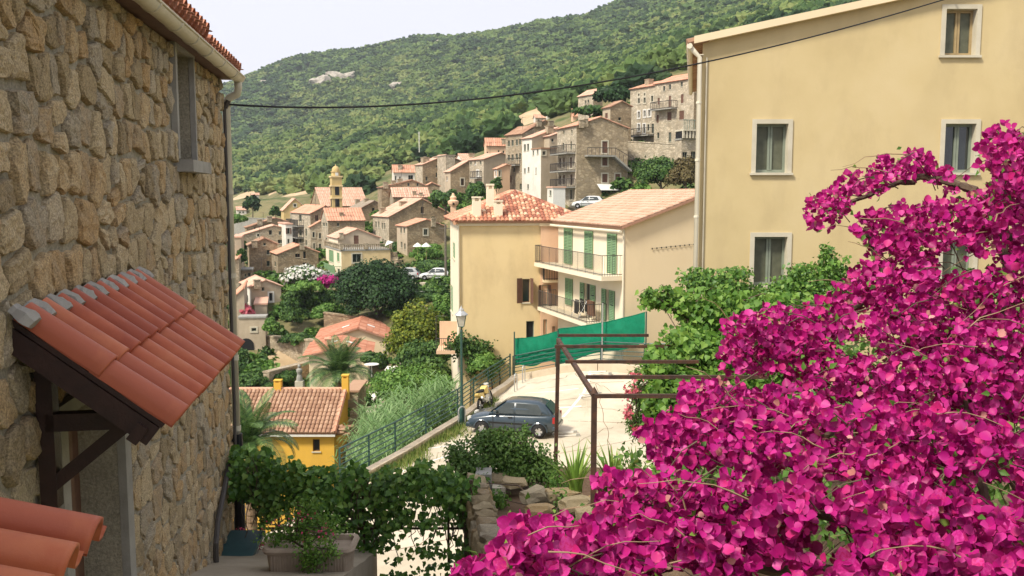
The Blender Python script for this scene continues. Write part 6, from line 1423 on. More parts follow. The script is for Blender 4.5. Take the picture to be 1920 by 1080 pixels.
def palm(label, c, zb, L, tr, nf=44, seed=1):
    st = random.Random(seed); t = thing('palm_tree', label, 'palm tree', (c.x, c.y, zb)); hz = c.z - zb
    mb = MB(); prof = []
    n = 26
    for i in range(n): z = hz * i / n; prof += [(tr * (1 + .12 * (i == n - 1)), z), (tr * .86, z + hz / n * .85)]
    prof += [(tr * 1.5, hz - .05), (tr * .8, hz + .3), (.05, hz + .5)]
    mb.lathe(prof, 12); mb.build('trunk', M['palmbark'], t)
    kinds = [frond_mesh(L, R(dr), seed=i) for i, dr in enumerate((40, 85, 120, 135))]
    for i in range(nf):
        f = i / nf; k = min(3, int(f * 4)); o = bpy.data.objects.new('frond', kinds[k]); sc.collection.objects.link(o); o.parent = t
        o.location = (0, 0, hz + .25 - .25 * f); o.rotation_euler = (st.uniform(-.2, .2), R(-20 + 46 * f) if True else 0, i * 2.399 + st.uniform(-.2, .2)); s = st.uniform(.85, 1.08); o.scale = (s, s, s)
    return t
palm('arching palm between orange cottage roof and the cream cottage', at(636, 712, 66), -21, 3.5, .35, 42, 3)
palm('palm tree in front of the orange cottage beside the drainpipe', at(468, 845, 41), -20.5, 3.1, .28, 32, 8)
# ------------------------------------------------------------------ giant reeds on the bank
def reeds(name, label, regs, n, ls, m='reed'):
    V = []; Fc = []; st = np.random.RandomState(5)
    for i in range(n):
        px, py, Y = regs[st.randint(len(regs))]; c = at(px + st.normal(0, 16), py + st.normal(0, 10), Y + st.normal(0, 1.2)); h = st.uniform(1.6, 2.8) * ls; lean = st.normal(0, .18, 2); base = np.array([c.x, c.y, c.z - h * .6])
        for j in range(13):
            f = .25 + .75 * j / 13; p = base + np.array([lean[0] * h * f * f, lean[1] * h * f * f, h * f]); a = st.rand() * 6.28; d = np.array([math.cos(a), math.sin(a), 0]); s = np.array([-d[1], d[0], 0]) * .026 * ls; l = st.uniform(.5, .95) * ls; k = len(V)
            V += [p - s, p + s, p + d * l * .5 + s * .9 + np.array([0, 0, l * .32]), p + d * l * .5 - s * .9 + np.array([0, 0, l * .32]), p + d * l + np.array([0, 0, l * st.uniform(-.15, .25)])]
            Fc += [(k, k + 1, k + 2), (k, k + 2, k + 3), (k + 3, k + 2, k + 4)]
        k = len(V); s = np.array([.014, 0, 0]); tp = base + np.array([lean[0] * h, lean[1] * h, h]); V += [base - s, base + s, tp]; Fc += [(k, k + 1, k + 2)]
    o = arr_mesh(name, np.array(V), np.array(Fc), M[m], kind='stuff'); tag(o, label, 'reeds')
reeds('reed_bed', 'pale green giant reeds crowding the bank below the railing', [(690, 845, 44), (715, 835, 43), (720, 820, 43), (750, 800, 43), (780, 780, 43), (810, 762, 44), (770, 830, 40), (720, 865, 38), (740, 775, 48), (700, 800, 48), (690, 872, 41), (830, 752, 45)], 420, 1.0)
mb_b = [(790, 850, 36.5), (820, 826, 37.5), (745, 880, 33.5), (770, 866, 35)]
# grass along the kerb
Vg = []; Fg = []; st = np.random.RandomState(9)
for i in range(9000):
    f = st.rand() * .72; y = 30 + f * 17; x = edge_x(y) + .12 + abs(st.normal(0, .34)) * (1 - .4 * math.sin(y * 1.7)); 
    if y > 39.5 and st.rand() < .6: continue
    z = slab_z(x, y); h = st.uniform(.08, .30); a = st.rand() * 6.28; d = np.array([math.cos(a), math.sin(a), 0]); k = len(Vg); p = np.array([x, y, z]); Vg += [p - d * .02, p + d * .02, p + np.array([st.normal(0, .06), st.normal(0, .06), h])]; Fg.append((k, k + 1, k + 2))
o = arr_mesh('grass_strip', np.array(Vg), np.array(Fg), M['grassblade'], kind='stuff'); tag(o, 'grass growing along the inside of the parking kerb', 'grass')
# climber on the yellow house
def wallplant(label, face, spots, m, n, ls, name='climbing_plant'):
    t = thing(name, label, 'climbing plant', YH.world(spots[0][0], -.1, spots[0][1] - spots[0][3])); P = []
    for (x, z, rx, rz2) in spots:
        k = int(n * rx * rz2 / sum(s[2] * s[3] for s in spots)); q = nr.normal(0, .45, (k, 3)); P += [YH.world(x + a * rx, -.12 - abs(b) * .5, z + c_ * rz2) for a, b, c_ in q]
    P = np.array([tuple(p) for p in P]); leaves('foliage', T_leaf(), P, rots(np.tile([[0, -1, .5]], (len(P), 1)), None, .6), ls * (.6 + .8 * nr.rand(len(P))), M[m], t)
    mb = MB(); x0, z0 = spots[0][0], spots[0][1]; mb.tube([YH.world(x0, -.08, z0 - 4), YH.world(x0 + .1, -.08, z0 - 1), YH.world(x0, -.08, z0)], .04, 5)
    for s_ in spots[1:]: mb.tube([YH.world(x0, -.08, z0), YH.world(s_[0], -.08, s_[1])], .02, 4)
    mb.build('stem', M['twig'], t, world=True)
H2 = lambda px, py: YH.hit('a', px, py)
sp = [(*H2(880, 655), 1.0, .7), (*H2(862, 640), .7, .6), (*H2(905, 650), .7, .45), (*H2(884, 685), .45, .8), (*H2(850, 650), .5, .4)]
wallplant('dark leafy climber sprawling over the lower yellow wall behind the lamp', 'a', sp, 'mid_tree', 1500, .16)
wallplant('small tuft of leaves growing on the yellow wall right of the climber', 'a', [(*H2(934, 678), .4, .35)], 'mid_tree', 160, .14)
wallplant('low weeds in a pot at the foot of the yellow wall', 'a', [(*H2(920, 700), .5, .3)], 'light_bush', 160, .12)
# wooden pole, utility poles, parasols
t = thing('utility_pole', 'tall grey wooden utility pole left of the yellow house', 'pole', at(836, 545, 108)); h_ = 125 * 108 / F
mb = MB(); mb.tube([(0, 0, -1), (0, 0, h_)], [.17, .12], 8); mb.build('pole', M['palebark'], t); mb = MB(); mb.tube([(-.7, 0, h_ - .5), (.7, 0, h_ - .5)], .06, 5); mb.build('crossarm', M['palebark'], t)
for px, pb, pt_, Y, lb in ((786, 272, 254, 420, 'left one of the two thin pale poles standing in the far woodland'), (872, 264, 242, 420, 'right one of the two thin pale poles in the far woodland')):
    c = at(px, pb, 255); t = thing('utility_pole', lb, 'pole', c); mb = MB(); h_ = (pb - pt_) * 255 / F; mb.tube([(0, 0, -2), (0, 0, h_ + 1)], .12, 6); mb.build('pole', M['frame_white'], t); mb = MB(); mb.tube([(-.4, 0, h_ + .6), (.4, 0, h_ + .6)], .05, 4); mb.build('crossarm', M['frame_white'], t)
def parasol(px, py, Y, w, lb, tilt=0):
    c = at(px, py, Y); t = thing('parasol', lb, 'parasol', (c.x, c.y, c.z - 2.0)); t.rotation_euler = (0, tilt, 0)
    mb = MB(); mb.lathe([(w / 2, 1.85), (w * .3, 2.1), (.03, 2.35)], 8); mb.build('canopy', M['frame_white'], t); mb = MB(); mb.tube([(0, 0, 0), (0, 0, 2.4)], .03, 6); mb.build('pole', M['wood_pale'], t)
parasol(741, 453, 118, 1.3, 'tilted white parasol beside the terrace house', R(-25)); parasol(783, 460, 116, 1.3, 'left one of the two white parasols in front of the stone gable'); parasol(799, 460, 115, 1.3, 'right one of the two white parasols in front of the stone gable')
t = thing('garden_table', 'small white table with chairs on the patio of the red roofed cottage', 'table', at(697, 700, 72)); mb = MB(); mb.lathe([(.0, .72), (.6, .72), (.6, .76), (0, .76)], 12); mb.build('table_top', M['frame_white'], t); mb = MB(); mb.tube([(0, 0, -.3), (0, 0, .72)], .05, 6); mb.build('leg', M['frame_white'], t)
t = thing('white_sheet', 'pale tarpaulin roof over a hillside shed frame right of the evergreen', 'shelter', at(786, 558, 100)); s5 = 100 / F
mb = MB(); mb.ob((-15 * s5, 0, 0), (34 * s5, -.6, .1), (-.4, -2.5, .9), (0, 0, .06)); mb.build('sheet', M['frame_white'], t); mb = MB()
for x, y in ((-.9, 0), (1.0, 0), (-1.2, -2.3), (.8, -2.4)): mb.tube([(x, y, -2.5), (x, y, .2 - y * .3)], .04, 5)
mb.build('frame', M['galv'], t)
# statue in the palm garden
t = thing('garden_statue', 'pale stone garden statue standing on a plinth left of the rear palm', 'statue', at(562, 726, 68)); s5 = 68 / F
mb = MB(); mb.box((-.3, -.3, -1), (.3, .3, .5)); mb.build('plinth', M['surround'], t)
mb = MB(); mb.lathe([(.25, .5), (.22, .8), (.16, 1.0), (.24, 1.25), (.22, 1.4), (.08, 1.48), (.12, 1.56), (.13, 1.66), (.06, 1.76), (0, 1.78)], 10); mb.build('figure', M['concrete'], t)
# ------------------------------------------------------------------ the stone building on the left
def W(s, n, z): return V3((-2.14 - .15 * s + n * .989, s + n * .148, z))
WALLTOP = 1.62
lb = thing('stone_house', 'near granite rubble house wall with a red tiled awning, filling the left side', 'house', W(13, 0, -5.2))
OPEN = [(9.93, 10.86, .39, 1.60), (6.02, 7.36, -5.6, -1.5)]      # window, door (s0, s1, z0, z1)
mb = MB(); s0_, s1_ = 1.5, 13.0
base = W(s0_, -.035, 0); U_ = (W(s1_, -.035, 0) - base); Lw = U_.length; U_.normalize(); N_w = V3((.989, .148, 0))
q = Lw / (s1_ - s0_)
wall(mb, (base, U_, N_w), Lw, -6.2, [(0, WALLTOP + .1), (Lw, WALLTOP + .1)], [((a - s0_) * q, (b - s0_) * q, c, d) for a, b, c, d in OPEN], rev=.32)
mb.quad(W(13, -.035, -6.2), W(13, -6, -6.2), W(13, -6, WALLTOP), W(13, -.035, WALLTOP))
wallo = mb.build('wall', M['mortar'], lb, world=True)
# rubble stones: irregular cells with their own relief
def clip(poly, nx_, ny_, c):
    out = []
    for i in range(len(poly)):
        a, b = poly[i], poly[(i + 1) % len(poly)]; da = a[0] * nx_ + a[1] * ny_ - c; db = b[0] * nx_ + b[1] * ny_ - c
        if da <= 0: out.append(a)
        if (da < 0 < db) or (db < 0 < da): t_ = da / (da - db); out.append((a[0] + (b[0] - a[0]) * t_, a[1] + (b[1] - a[1]) * t_))
    return out
def cells(seeds, box, gap):
    S = np.array([(a, b) for a, b in seeds]); res = []
    for i, (x, y) in enumerate(S):
        d = np.hypot(S[:, 0] - x, S[:, 1] - y); order = np.argsort(d)[1:22]
        P = [(box[0], box[2]), (box[1], box[2]), (box[1], box[3]), (box[0], box[3])]
        for j in order:
            dx, dy = S[j, 0] - x, S[j, 1] - y; L = math.hypot(dx, dy)
            if L < 1e-6: continue
            nx_, ny_ = dx / L, dy / L; P = clip(P, nx_, ny_, nx_ * x + ny_ * y + L / 2 - gap * rnd.uniform(.55, 1.5))
            if len(P) < 3: break
        if len(P) >= 3: res.append(((x, y), P))
    return res
def stone_mesh(P, depth, seed, n=20):
    cx = sum(p[0] for p in P) / len(P); cy = sum(p[1] for p in P) / len(P)
    per = [math.hypot(P[i][0] - P[(i + 1) % len(P)][0], P[i][1] - P[(i + 1) % len(P)][1]) for i in range(len(P))]; T = sum(per); ring = []
    for k in range(n):
        t_ = T * k / n; i = 0
        while t_ > per[i] and i < len(per) - 1: t_ -= per[i]; i += 1
        f = t_ / max(per[i], 1e-9); a, b = P[i], P[(i + 1) % len(P)]; ring.append((a[0] + (b[0] - a[0]) * f, a[1] + (b[1] - a[1]) * f))
    for _ in range(0): ring = [((ring[k - 1][0] + 2 * ring[k][0] + ring[(k + 1) % n][0]) / 4, (ring[k - 1][1] + 2 * ring[k][1] + ring[(k + 1) % n][1]) / 4) for k in range(n)]
    V = []; lev = [(1.02, -.04), (1.0, .55), (.93, .90), (.70, .97), (.36, 1.0)]
    for sc_, dz in lev:
        for (x, y) in ring:
            X, Y = (x - cx) * sc_, (y - cy) * sc_
            q_ = noise.noise(V3((x * 9, y * 9, seed))); q2 = noise.noise(V3((x * 22 * sc_, y * 22 * sc_, seed + 5)))
            r_ = 1 + (.15 * q_ + .08 * q2) * (1 if sc_ > .9 else .5)
            tilt = 1 + .25 * noise.noise(V3((x * 5 * sc_, y * 5 * sc_, seed * 1.3)))
            V.append((X * r_, Y * r_, depth * dz * tilt + (.012 * q2 + .010 * q_ if dz > .2 else 0)))
    V.append((0, 0, depth * 1.08)); Fc = []
    for l in range(len(lev) - 1):
        for k in range(n): a = l * n + k; b = l * n + (k + 1) % n; Fc.append((a, b, b + n, a + n))
    c = len(V) - 1; l = (len(lev) - 1) * n
    for k in range(n): Fc.append((l + k, l + (k + 1) % n, c))
    return V, Fc, (cx, cy)
seeds = []; z = -5.35; row = 0
while z < WALLTOP - .08:
    hgt = rnd.uniform(.20, .38); s = 4.7 + rnd.uniform(0, .3)
    while s < 13.0:
        wd = rnd.choice([.15, .19, .23, .28, .36, .52]); seeds.append((s + wd / 2, z + hgt / 2 + rnd.uniform(-.07, .07)))
        if rnd.random() < .16: seeds.append((s + wd / 2 + rnd.uniform(-.04, .04), z + hgt * rnd.choice([.05, .95])))
        s += wd
    z += hgt; row += 1
stones = []
for (x, y), P in cells(seeds, (4.6, 12.98, -5.5, WALLTOP - .03), .025):
    dead = False
    for (a, b, c, d) in OPEN:
        a, b, c, d = a - .1, b + .1, c - .08, d + .08
        if a < x < b and c < y < d: dead = True; break
        if x <= a and c - .1 < y < d + .1: P = clip(P, 1, 0, a)
        elif x >= b and c - .1 < y < d + .1: P = clip(P, -1, 0, -b)
        elif y <= c and a - .1 < x < b + .1: P = clip(P, 0, 1, c)
        elif y >= d and a - .1 < x < b + .1: P = clip(P, 0, -1, -d)
        if len(P) < 3: dead = True; break
    if dead or len(P) < 3: continue
    area = abs(sum(P[i][0] * P[(i + 1) % len(P)][1] - P[(i + 1) % len(P)][0] * P[i][1] for i in range(len(P)))) / 2
    if area < .006: continue
    stones.append((area / (x * x * x), x, y, P))
stones.sort(key=lambda t_: -t_[0]); print('STONES', len(stones))
restV, restF = [], []
for i, (_, x, y, P) in enumerate(stones):
    V, Fc, (cx, cy) = stone_mesh(P, rnd.uniform(.035, .065) if y > -1.7 else rnd.uniform(.012, .04), i * 3.7, 22 if i < 300 else 14)
    Rm = Matrix(((U_.x, 0, N_w.x), (U_.y, 0, N_w.y), (0, 1, 0)))
    c = W(cx, -.035, cy)
    # frame: x along the wall, y up, z out
    VV = [(U_ * v[0] * 1.011 + V3((0, 0, 1)) * v[1] + N_w * v[2]) for v in V]; Fc = [f for f in Fc]
    if i < 300:
        mb = MB(); mb.add(VV, Fc); o = mb.build('stone', M['stone_near'], wallo); o.location = c - worldloc(wallo)
    else:
        k = len(restV); restV += [tuple(v + c) for v in VV]; restF += [tuple(a + k for a in f) for f in Fc]
mb = MB(); mb.add(restV, restF); mb.build('stone', M['stone_near'], wallo, world=True, kind='stuff')
# small stones of the corner edge
def Wb(mb, s0, s1, n0, n1, z0, z1): mb.ob(W(s0, n0, z0), W(s1, n0, z0) - W(s0, n0, z0), N_w * (n1 - n0), (0, 0, z1 - z0))
# window on the side wall
a, b, c, d = OPEN[0]
mb = MB(); Wb(mb, a - .09, a, -.03, .035, c, d); Wb(mb, b, b + .06, -.03, .03, c, d); Wb(mb, a - .09, b + .06, -.03, .035, d, d + .09); win = mb.build('window', M['concrete'], lb, world=True)
mb = MB(); Wb(mb, a - .03, b + .12, -.25, .17, c - .14, c - .01); mb.build('sill', M['concrete'], win, world=True)
mb = MB(); Wb(mb, a, b, -.36, -.29, c, d); mb.build('shutter', M['wood_brown'], win, world=True)
mb = MB(); Wb(mb, a + .02, a + .08, -.3, -.25, c, d); Wb(mb, b - .08, b - .02, -.3, -.25, c, d); mb.build('frame', M['concrete'], win, world=True)
# doorway
a, b, c, d = OPEN[1]
mb = MB(); Wb(mb, b, b + .17, -.04, .03, -5.6, d + .1); Wb(mb, a - .14, a, -.04, .03, -5.6, d + .1); Wb(mb, a, b, -.04, .03, d, d + .1); dr = mb.build('door', M['concrete'], lb, world=True)
mb = MB(); Wb(mb, a, b, -.40, -.34, -5.6, d); mb.build('door_leaf', M['wood_brown'], dr, world=True)
mb = MB(); Wb(mb, a + .12, a + .22, -.36, -.02, -5.6, d - .02); mb.build('door_frame', M['wood_brown'], dr, world=True)
# gutter
g = MB(); n_ = 10
for (sA, sB) in ((4.0, 13.12),):
    pr = [(.22 + .085 * math.cos(t_), 1.66 + .085 * math.sin(t_)) for t_ in [math.pi + math.pi * i / n_ for i in range(n_ + 1)]]
    pr = pr + [(.22 + .075 * math.cos(t_), 1.66 + .075 * math.sin(t_)) for t_ in [2 * math.pi - math.pi * i / n_ for i in range(n_ + 1)]]
    loft(g, [[W(s, n, z_) for n, z_ in pr] for s in (sA, sB)])
g.tube([W(4, .305, 1.66), W(13.12, .305, 1.66)], .014, 6)
gut = g.build('gutter', M['gutter'], lb, world=True, smooth=True)
for s in (5.2, 6.4, 7.5, 8.0, 8.9, 9.7, 10.5, 11.4, 12.4):
    g = MB(); pr = [(.22 + .094 * math.cos(t_), 1.66 + .094 * math.sin(t_)) for t_ in [math.pi * .98 + math.pi * 1.04 * i / n_ for i in range(n_ + 1)]]
    pr += [(.22 + .08 * math.cos(t_), 1.66 + .08 * math.sin(t_)) for t_ in [2 * math.pi - math.pi * i / n_ for i in range(n_ + 1)]]
    loft(g, [[W(s_, n, z_) for n, z_ in pr] for s_ in (s, s + .05)]); g.build('gutter_bracket', M['gutter'], gut, world=True, smooth=True)
mb = MB(); mb.tube([W(13.02, .22, 1.60), W(13.02, .22, 1.50), W(13.04, .20, 1.42), W(13.05, .08, 1.36), W(13.05, .045, 1.28), W(13.05, .045, -3.55)], .056, 12); dp = mb.build('downpipe', M['gutter'], lb, world=True, smooth=True)
for z_ in (1.25, .0, -1.2, -2.4, -3.45): mb = MB(); mb.tube([W(13.05, .045, z_), W(13.05, .045, z_ + .07)], .066, 12); mb.build('pipe_collar', M['gutter'], dp, world=True)
mb = MB(); mb.tube([W(13.05, .045, -3.5), W(13.05, .05, -5.3)], .085, 10); mb.tube([W(13.05, .045, -4.0), W(13.05, .05, -4.3)], .12, 10); mb.build('cast_iron_pipe', M['cable'], lb, world=True)
mb = MB(); mb.tube([W(12.98, .03, 1.3), W(12.99, .03, -1), W(12.98, .035, -3.2), W(12.9, .04, -3.9)], .022, 6); mb.tube([W(12.4, .03, -3.75), W(11.9, .04, -3.95), W(11.35, .04, -4.2), W(11.1, .05, -4.4), W(11.05, .05, -4.9)], .035, 7); mb.build('wall_hose', M['iron_thin'], lb, world=True)
# roof tiles over the gutter
rf = MB(); rf.ob(W(3.5, .16, 1.70), W(13.2, .16, 1.7) - W(3.5, .16, 1.7), N_w * -3 + V3((0, 0, .75)), (0, 0, .06)); roof = rf.build('roof', M['roofbase'], lb, world=True)
mb = MB(); Wb(mb, 3.5, 13.1, -.3, .14, WALLTOP, 1.70); mb.build('eave_board', M['wood_brown'], roof, world=True)
cap_me = None
for i in range(46):
    s = 3.8 + i * .205; up_ = .10 if s < 10.75 else 0.0; ov_ = 0 if s < 10.75 else .0
    t_ = MB(); sl = (N_w * -1 + V3((0, 0, .25))).normalized()
    p = W(s, .25, 1.765 + up_); t_.tube([p, p + sl * .5], [.092, .075], 9, cap=False); q_ = p + sl * .42 + V3((0, 0, .03)); t_.tube([q_, q_ + sl * .5], [.092, .075], 9)
    t_.tube([p + N_w * -.02, p + sl * .02], [.075, .075], 9)
    t_.build('roof_tile', M['tile'], roof, world=True)
mb = MB(); Wb(mb, 3.6, 10.8, -.3, .2, 1.74, 1.79); mb.build('roof_step', M['roofbase'], roof, world=True)
mb = MB(); Wb(mb, 11.7, 12.3, -1.0, -.37, 1.6, 3.4); chm = mb.build('chimney', M['stone_dark'], lb, world=True)
# awning
def near_tile_mesh(Lt):
    pr = []; n = 12
    for i in range(n + 1): a = math.pi * i / n; pr.append((-.088 * math.cos(a) - .045, .112 * math.sin(a) ** .9 if 0 < i < n else -.018))
    pr += [(.075, -.03), (.12, -.03), (.140, .004)]
    V = []; m_ = len(pr)
    for (y, k, dz) in ((0, 1.0, .022), (Lt * .03, 1.0, .022), (Lt, .93, 0.0)):
        for (x, z_) in pr: V.append((x * k, y, z_ * k + dz))
    for (y, k, dz) in ((0, 1.0, .008), (Lt, .93, -.012)):
        for (x, z_) in pr: V.append((x * k * .96, y, z_ * k * .93 + dz))
    Fc = []
    for r_ in range(2): Fc += [(r_ * m_ + i, r_ * m_ + i + 1, (r_ + 1) * m_ + i + 1, (r_ + 1) * m_ + i) for i in range(m_ - 1)]
    Fc += [(3 * m_ + i, 4 * m_ + i, 4 * m_ + i + 1, 3 * m_ + i + 1) for i in range(m_ - 1)]; Fc += [(i, 3 * m_ + i, 3 * m_ + i + 1, i + 1) for i in range(m_ - 1)]
    me = bpy.data.meshes.new('clay_tile'); me.from_pydata(V, [], Fc); me.materials.append(M['tile_new'])
    for p in me.polygons: p.use_smooth = True
    return me
def near_tiles(parent, sA, sB, nE, zE, nT, zT, cols, rows_, mesh_, lift=.03, swap=False):
    E = lambda s: W(s, nE, zE); up = (W(sA, nT, zT) - W(sA, nE, zE)); Ls = up.length; up.normalize(); e = (E(sB) - E(sA)).normalized(); nn = e.cross(up)
    if nn.z < 0: nn = -nn
    for r_ in range(rows_):
        for k in range(cols):
            s = sA + (sB - sA) * (k + .5) / cols; p = E(s) + up * (Ls * r_ / rows_ - .03 + rnd.uniform(-.006, .006)) + nn * (lift + rnd.uniform(0, .006))
            o = bpy.data.objects.new('clay_tile', mesh_); sc.collection.objects.link(o); o.parent = parent
            x_ = up.cross(nn) ; rt = Matrix((x_, up, nn)).transposed().to_4x4() @ Matrix.Rotation(rnd.uniform(-.015, .015), 4, 'Z')
            o.matrix_basis = Matrix.Translation(p - worldloc(parent)) @ rt
    return up, nn, e
aw = thing('tiled_awning', 'red clay tiled awning on dark timber brackets over the doorway', 'awning', W(6.8, 0, -.8))
sA, sB = 5.20, 7.95; nE, zE, nT, zT = .84, -1.40, .03, -.76
me = near_tile_mesh(.58); up, nn, e = near_tiles(aw, sA + .02, sB - .02, nE, zE, nT, zT, 10, 2, me)
mb = MB(); A = W(sA + .03, nE - .02, zE); B_ = W(sB - .03, nE - .02, zE); mb.ob(A, B_ - A, up * 1.08, nn * .03); mb.build('boarding', M['wood_dark'], aw, world=True)
for s in (sA + .02, sA + .95, sA + 1.9, sB - .08):
    mb = MB(); p = W(s, nE - .03, zE); mb.ob(p, e * .06, up * 1.06, nn * -.13); mb.build('rafter', M['wood_dark'], aw, world=True)
mb = MB(); p = W(sA, nE - .09, zE + .0); mb.ob(p, W(sB, nE - .09, zE) - p, up * .07, nn * -.12); mb.build('eave_beam', M['wood_dark'], aw, world=True)
for s in (5.60, 7.85):
    mb = MB(); Wb(mb, s - .05, s + .06, .0, .10, -1.98, -.98); mb.build('wall_post', M['wood_dark'], aw, world=True)
    mb = MB(); Wb(mb, s - .05, s + .05, .05, .62, -1.48, -1.37); mb.build('bracket_arm', M['wood_dark'], aw, world=True)
    mb = MB(); p0, p1 = W(s, .05, -1.85), W(s, .58, -1.42); dd = (p1 - p0); mb.ob(p0 - e * .045 - V3((0, 0, .05)), e * .09, dd, V3((0, 0, .11))); mb.build('bracket_brace', M['wood_dark'], aw, world=True)
    mb = MB(); Wb(mb, s - .055, s + .055, .60, .72, -1.47, -1.38); mb.build('arm_end', M['wood_dark'], aw, world=True)
for k in range(11):
    s = sA + .0 + (sB - sA) * k / 10; mb = MB(); p = W(s, .05, zT); st = []
    for i in range(6):
        f = i / 5; st.append([p + e * (x_ * (.085 + .025 * math.sin(k * 3 + i))) + up * (-.07 + .15 * f) + nn * (y_ * (.062 - .03 * abs(f - .4)) + .06 + .02 * noise.noise(V3((k, i, x_)))) for x_, y_ in ((-1, 0), (-.7, .8), (0, 1.1), (.7, .8), (1, 0), (0, -.5))])
    loft(mb, st); mb.build('mortar_cap', M['concrete'], aw, world=True, smooth=False)
aw2 = thing('tiled_awning', 'corner of a lower orange tiled awning at the bottom left edge', 'awning', W(3.2, 0, -1.5))
near_tiles(aw2, 1.44, 3.82, .86, -1.50, .0, -1.24, 8, 1, near_tile_mesh(.95), lift=.0)
mb = MB(); p = W(1.7, .80, -1.54); mb.ob(p, W(3.76, .80, -1.54) - p, W(1.7, 0, -1.28) - p, V3((0, 0, .03))); mb.build('boarding', M['wood_dark'], aw2, world=True)
# cable across the street
p0 = W(12.98, .04, 1.27); p3 = at(1793, -8, 21.75)
t = thing('overhead_cable', 'black cable sagging across the view from stone house to ochre house', 'cable', p0)
P = [p0]; c1 = at(1000, 238, 16.5)
for i in range(1, 61):
    f = i / 60; P.append(p0 * (1 - f) ** 2 + c1 * 2 * f * (1 - f) + p3 * f * f)
mb = MB(); mb.tube(P, .016, 6)
mb.build('cable', M['cable'], t, world=True)
mb = MB(); mb.tube([p0 - V3((0, 0, .05)), p0 + V3((.05, 0, .05))], .035, 6); mb.build('hook', M['iron_thin'], t, world=True)
mb = MB(); mb.tube([p3 + V3((0, .05, .0)), p3 + V3((0, .28, 0))], .02, 6); mb.build('hook', M['iron_thin'], t, world=True)

# ------------------------------------------------------------------ patio, planter, garden
def zp(y): return float(np.interp(y, [5, 9.3, 13.2, 14], [-4.05, -4.12, -5.25, -5.25]))
mb = MB(); prof = [(6.0 + i * .4) for i in range(20)]
V_ = []; 
for y in prof:
    for k in range(9): x = -2.14 - .15 * y - .05 + (2.55) * k / 8; x = min(x, -1.9 if y < 12.2 else -2.1); V_.append((x, y, zp(y) + .02 * noise.noise(V3((x * 2, y * 2, 3)))))
Fc = [(j * 9 + i, j * 9 + i + 1, (j + 1) * 9 + i + 1, (j + 1) * 9 + i) for j in range(len(prof) - 1) for i in range(8)]
mb.add(V_, Fc)
for j in range(len(prof) - 1):
    a, b = V_[j * 9 + 8], V_[j * 9 + 17]; mb.quad(a, b, (b[0], b[1], -9.9), (a[0], a[1], -9.9))
L_ = len(prof) - 1
for i in range(8): a, b = V_[L_ * 9 + i], V_[L_ * 9 + i + 1]; mb.quad(b, a, (a[0], a[1], -9.9), (b[0], b[1], -9.9))
o = mb.build('patio', M['paving']); o['kind'] = 'structure'
# planter
pl = thing('planter', 'large weathered concrete trough planter with ribbed sides on the patio', 'planter', (-2.39, 10.45, zp(10.45) - .12))
w_, dpt, hh = .53, .26, .46
def rrect(w, d, r, z, n=5):
    P = []
    for cx, cy, a0 in ((w - r, d - r, 0), (-w + r, d - r, 90), (-w + r, -d + r, 180), (w - r, -d + r, 270)):
        for i in range(n + 1): a = R(a0 + 90 * i / n); P.append((cx + r * math.cos(a), cy + r * math.sin(a), z))
    return P
mb = MB(); loft(mb, [rrect(w_ * .86, dpt * .86, .08, 0), rrect(w_ * .93, dpt * .93, .09, hh - .07), rrect(w_, dpt, .1, hh - .065), rrect(w_ + .015, dpt + .015, .11, hh - .03), rrect(w_, dpt, .1, hh), rrect(w_ - .05, dpt - .05, .07, hh), rrect(w_ - .06, dpt - .06, .06, hh - .06)]); bx = mb.build('trough', M['planter'], pl, smooth=False)
mb = MB()
for i in range(26):
    x = -w_ * .8 + w_ * 1.6 * i / 25; mb.tube([(x, -dpt * .87, .03), (x, -dpt * .935, hh - .09)], .010, 5)
mb.build('rib', M['planter'], bx, kind='stuff')
mb = MB(); loft(mb, [rrect(w_ - .065, dpt - .065, .06, hh - .12), rrect(w_ - .065, dpt - .065, .06, hh - .07)]); mb.build('soil', M['soil'], pl)
def spray(label, name, cat, blobs, n, tpl, ls, m, up=(0, -.6, .6), jit=.7, sing=0, stems=None, extra=None, group=None, sm='twig', partname='leaf', spread=.42):
    """blobs: (px, py, Y, rx_px, ry_px, ry_depth_m); a plant made of leaf clouds, with stems from the root"""
    root = at(*stems[0]) if stems else at(blobs[0][0], blobs[0][1], blobs[0][2]); t = thing(name, label, cat, root, 0, group)
    wts = np.array([b[3] * b[4] * (b[6] if len(b) > 6 else 1) for b in blobs], float); wts /= wts.sum(); P = []
    for b, wt in zip(blobs, wts):
        k = max(6, int(n * wt)); s = b[2] / F; c = np.array(at(b[0], b[1], b[2])); g_ = np.clip(nr.normal(0, spread, (k, 3)), -1.05, 1.05); g_[:, 0] *= b[3] * s * 1.0; g_[:, 1] *= b[5]; g_[:, 2] *= b[4] * s; P.append(c + g_)
    P = np.concatenate(P); Rr = rots(np.tile([up], (len(P), 1)), (0, 0, -.7), jit); S = ls * nr.uniform(.6, 1.25, len(P))
    if sing: leaf_parts(partname, tpl, P, Rr, S, M[m], t, sing)
    else: leaves('foliage', tpl, P, Rr, S, M[m], t)
    mb = MB()
    for b in blobs:
        c = at(b[0], b[1], b[2]); r0 = root; mid = r0.lerp(c, .5) + V3((rnd.uniform(-.1, .1), 0, rnd.uniform(0, .2))) * (c - r0).length; mb.tube([r0, mid, c], [.018, .012, .006], 5)
        for _ in range(4): d_ = V3((rnd.uniform(-1, 1) * b[3], 0, rnd.uniform(-1, 1) * b[4])) * (b[2] / F); mb.tube([c, c + d_ * .5 + V3((0, rnd.uniform(-.1, .1), .05)), c + d_], [.007, .005, .002], 4, cap=False)
    mb.build('stem', M[sm], t, world=True)
    return t
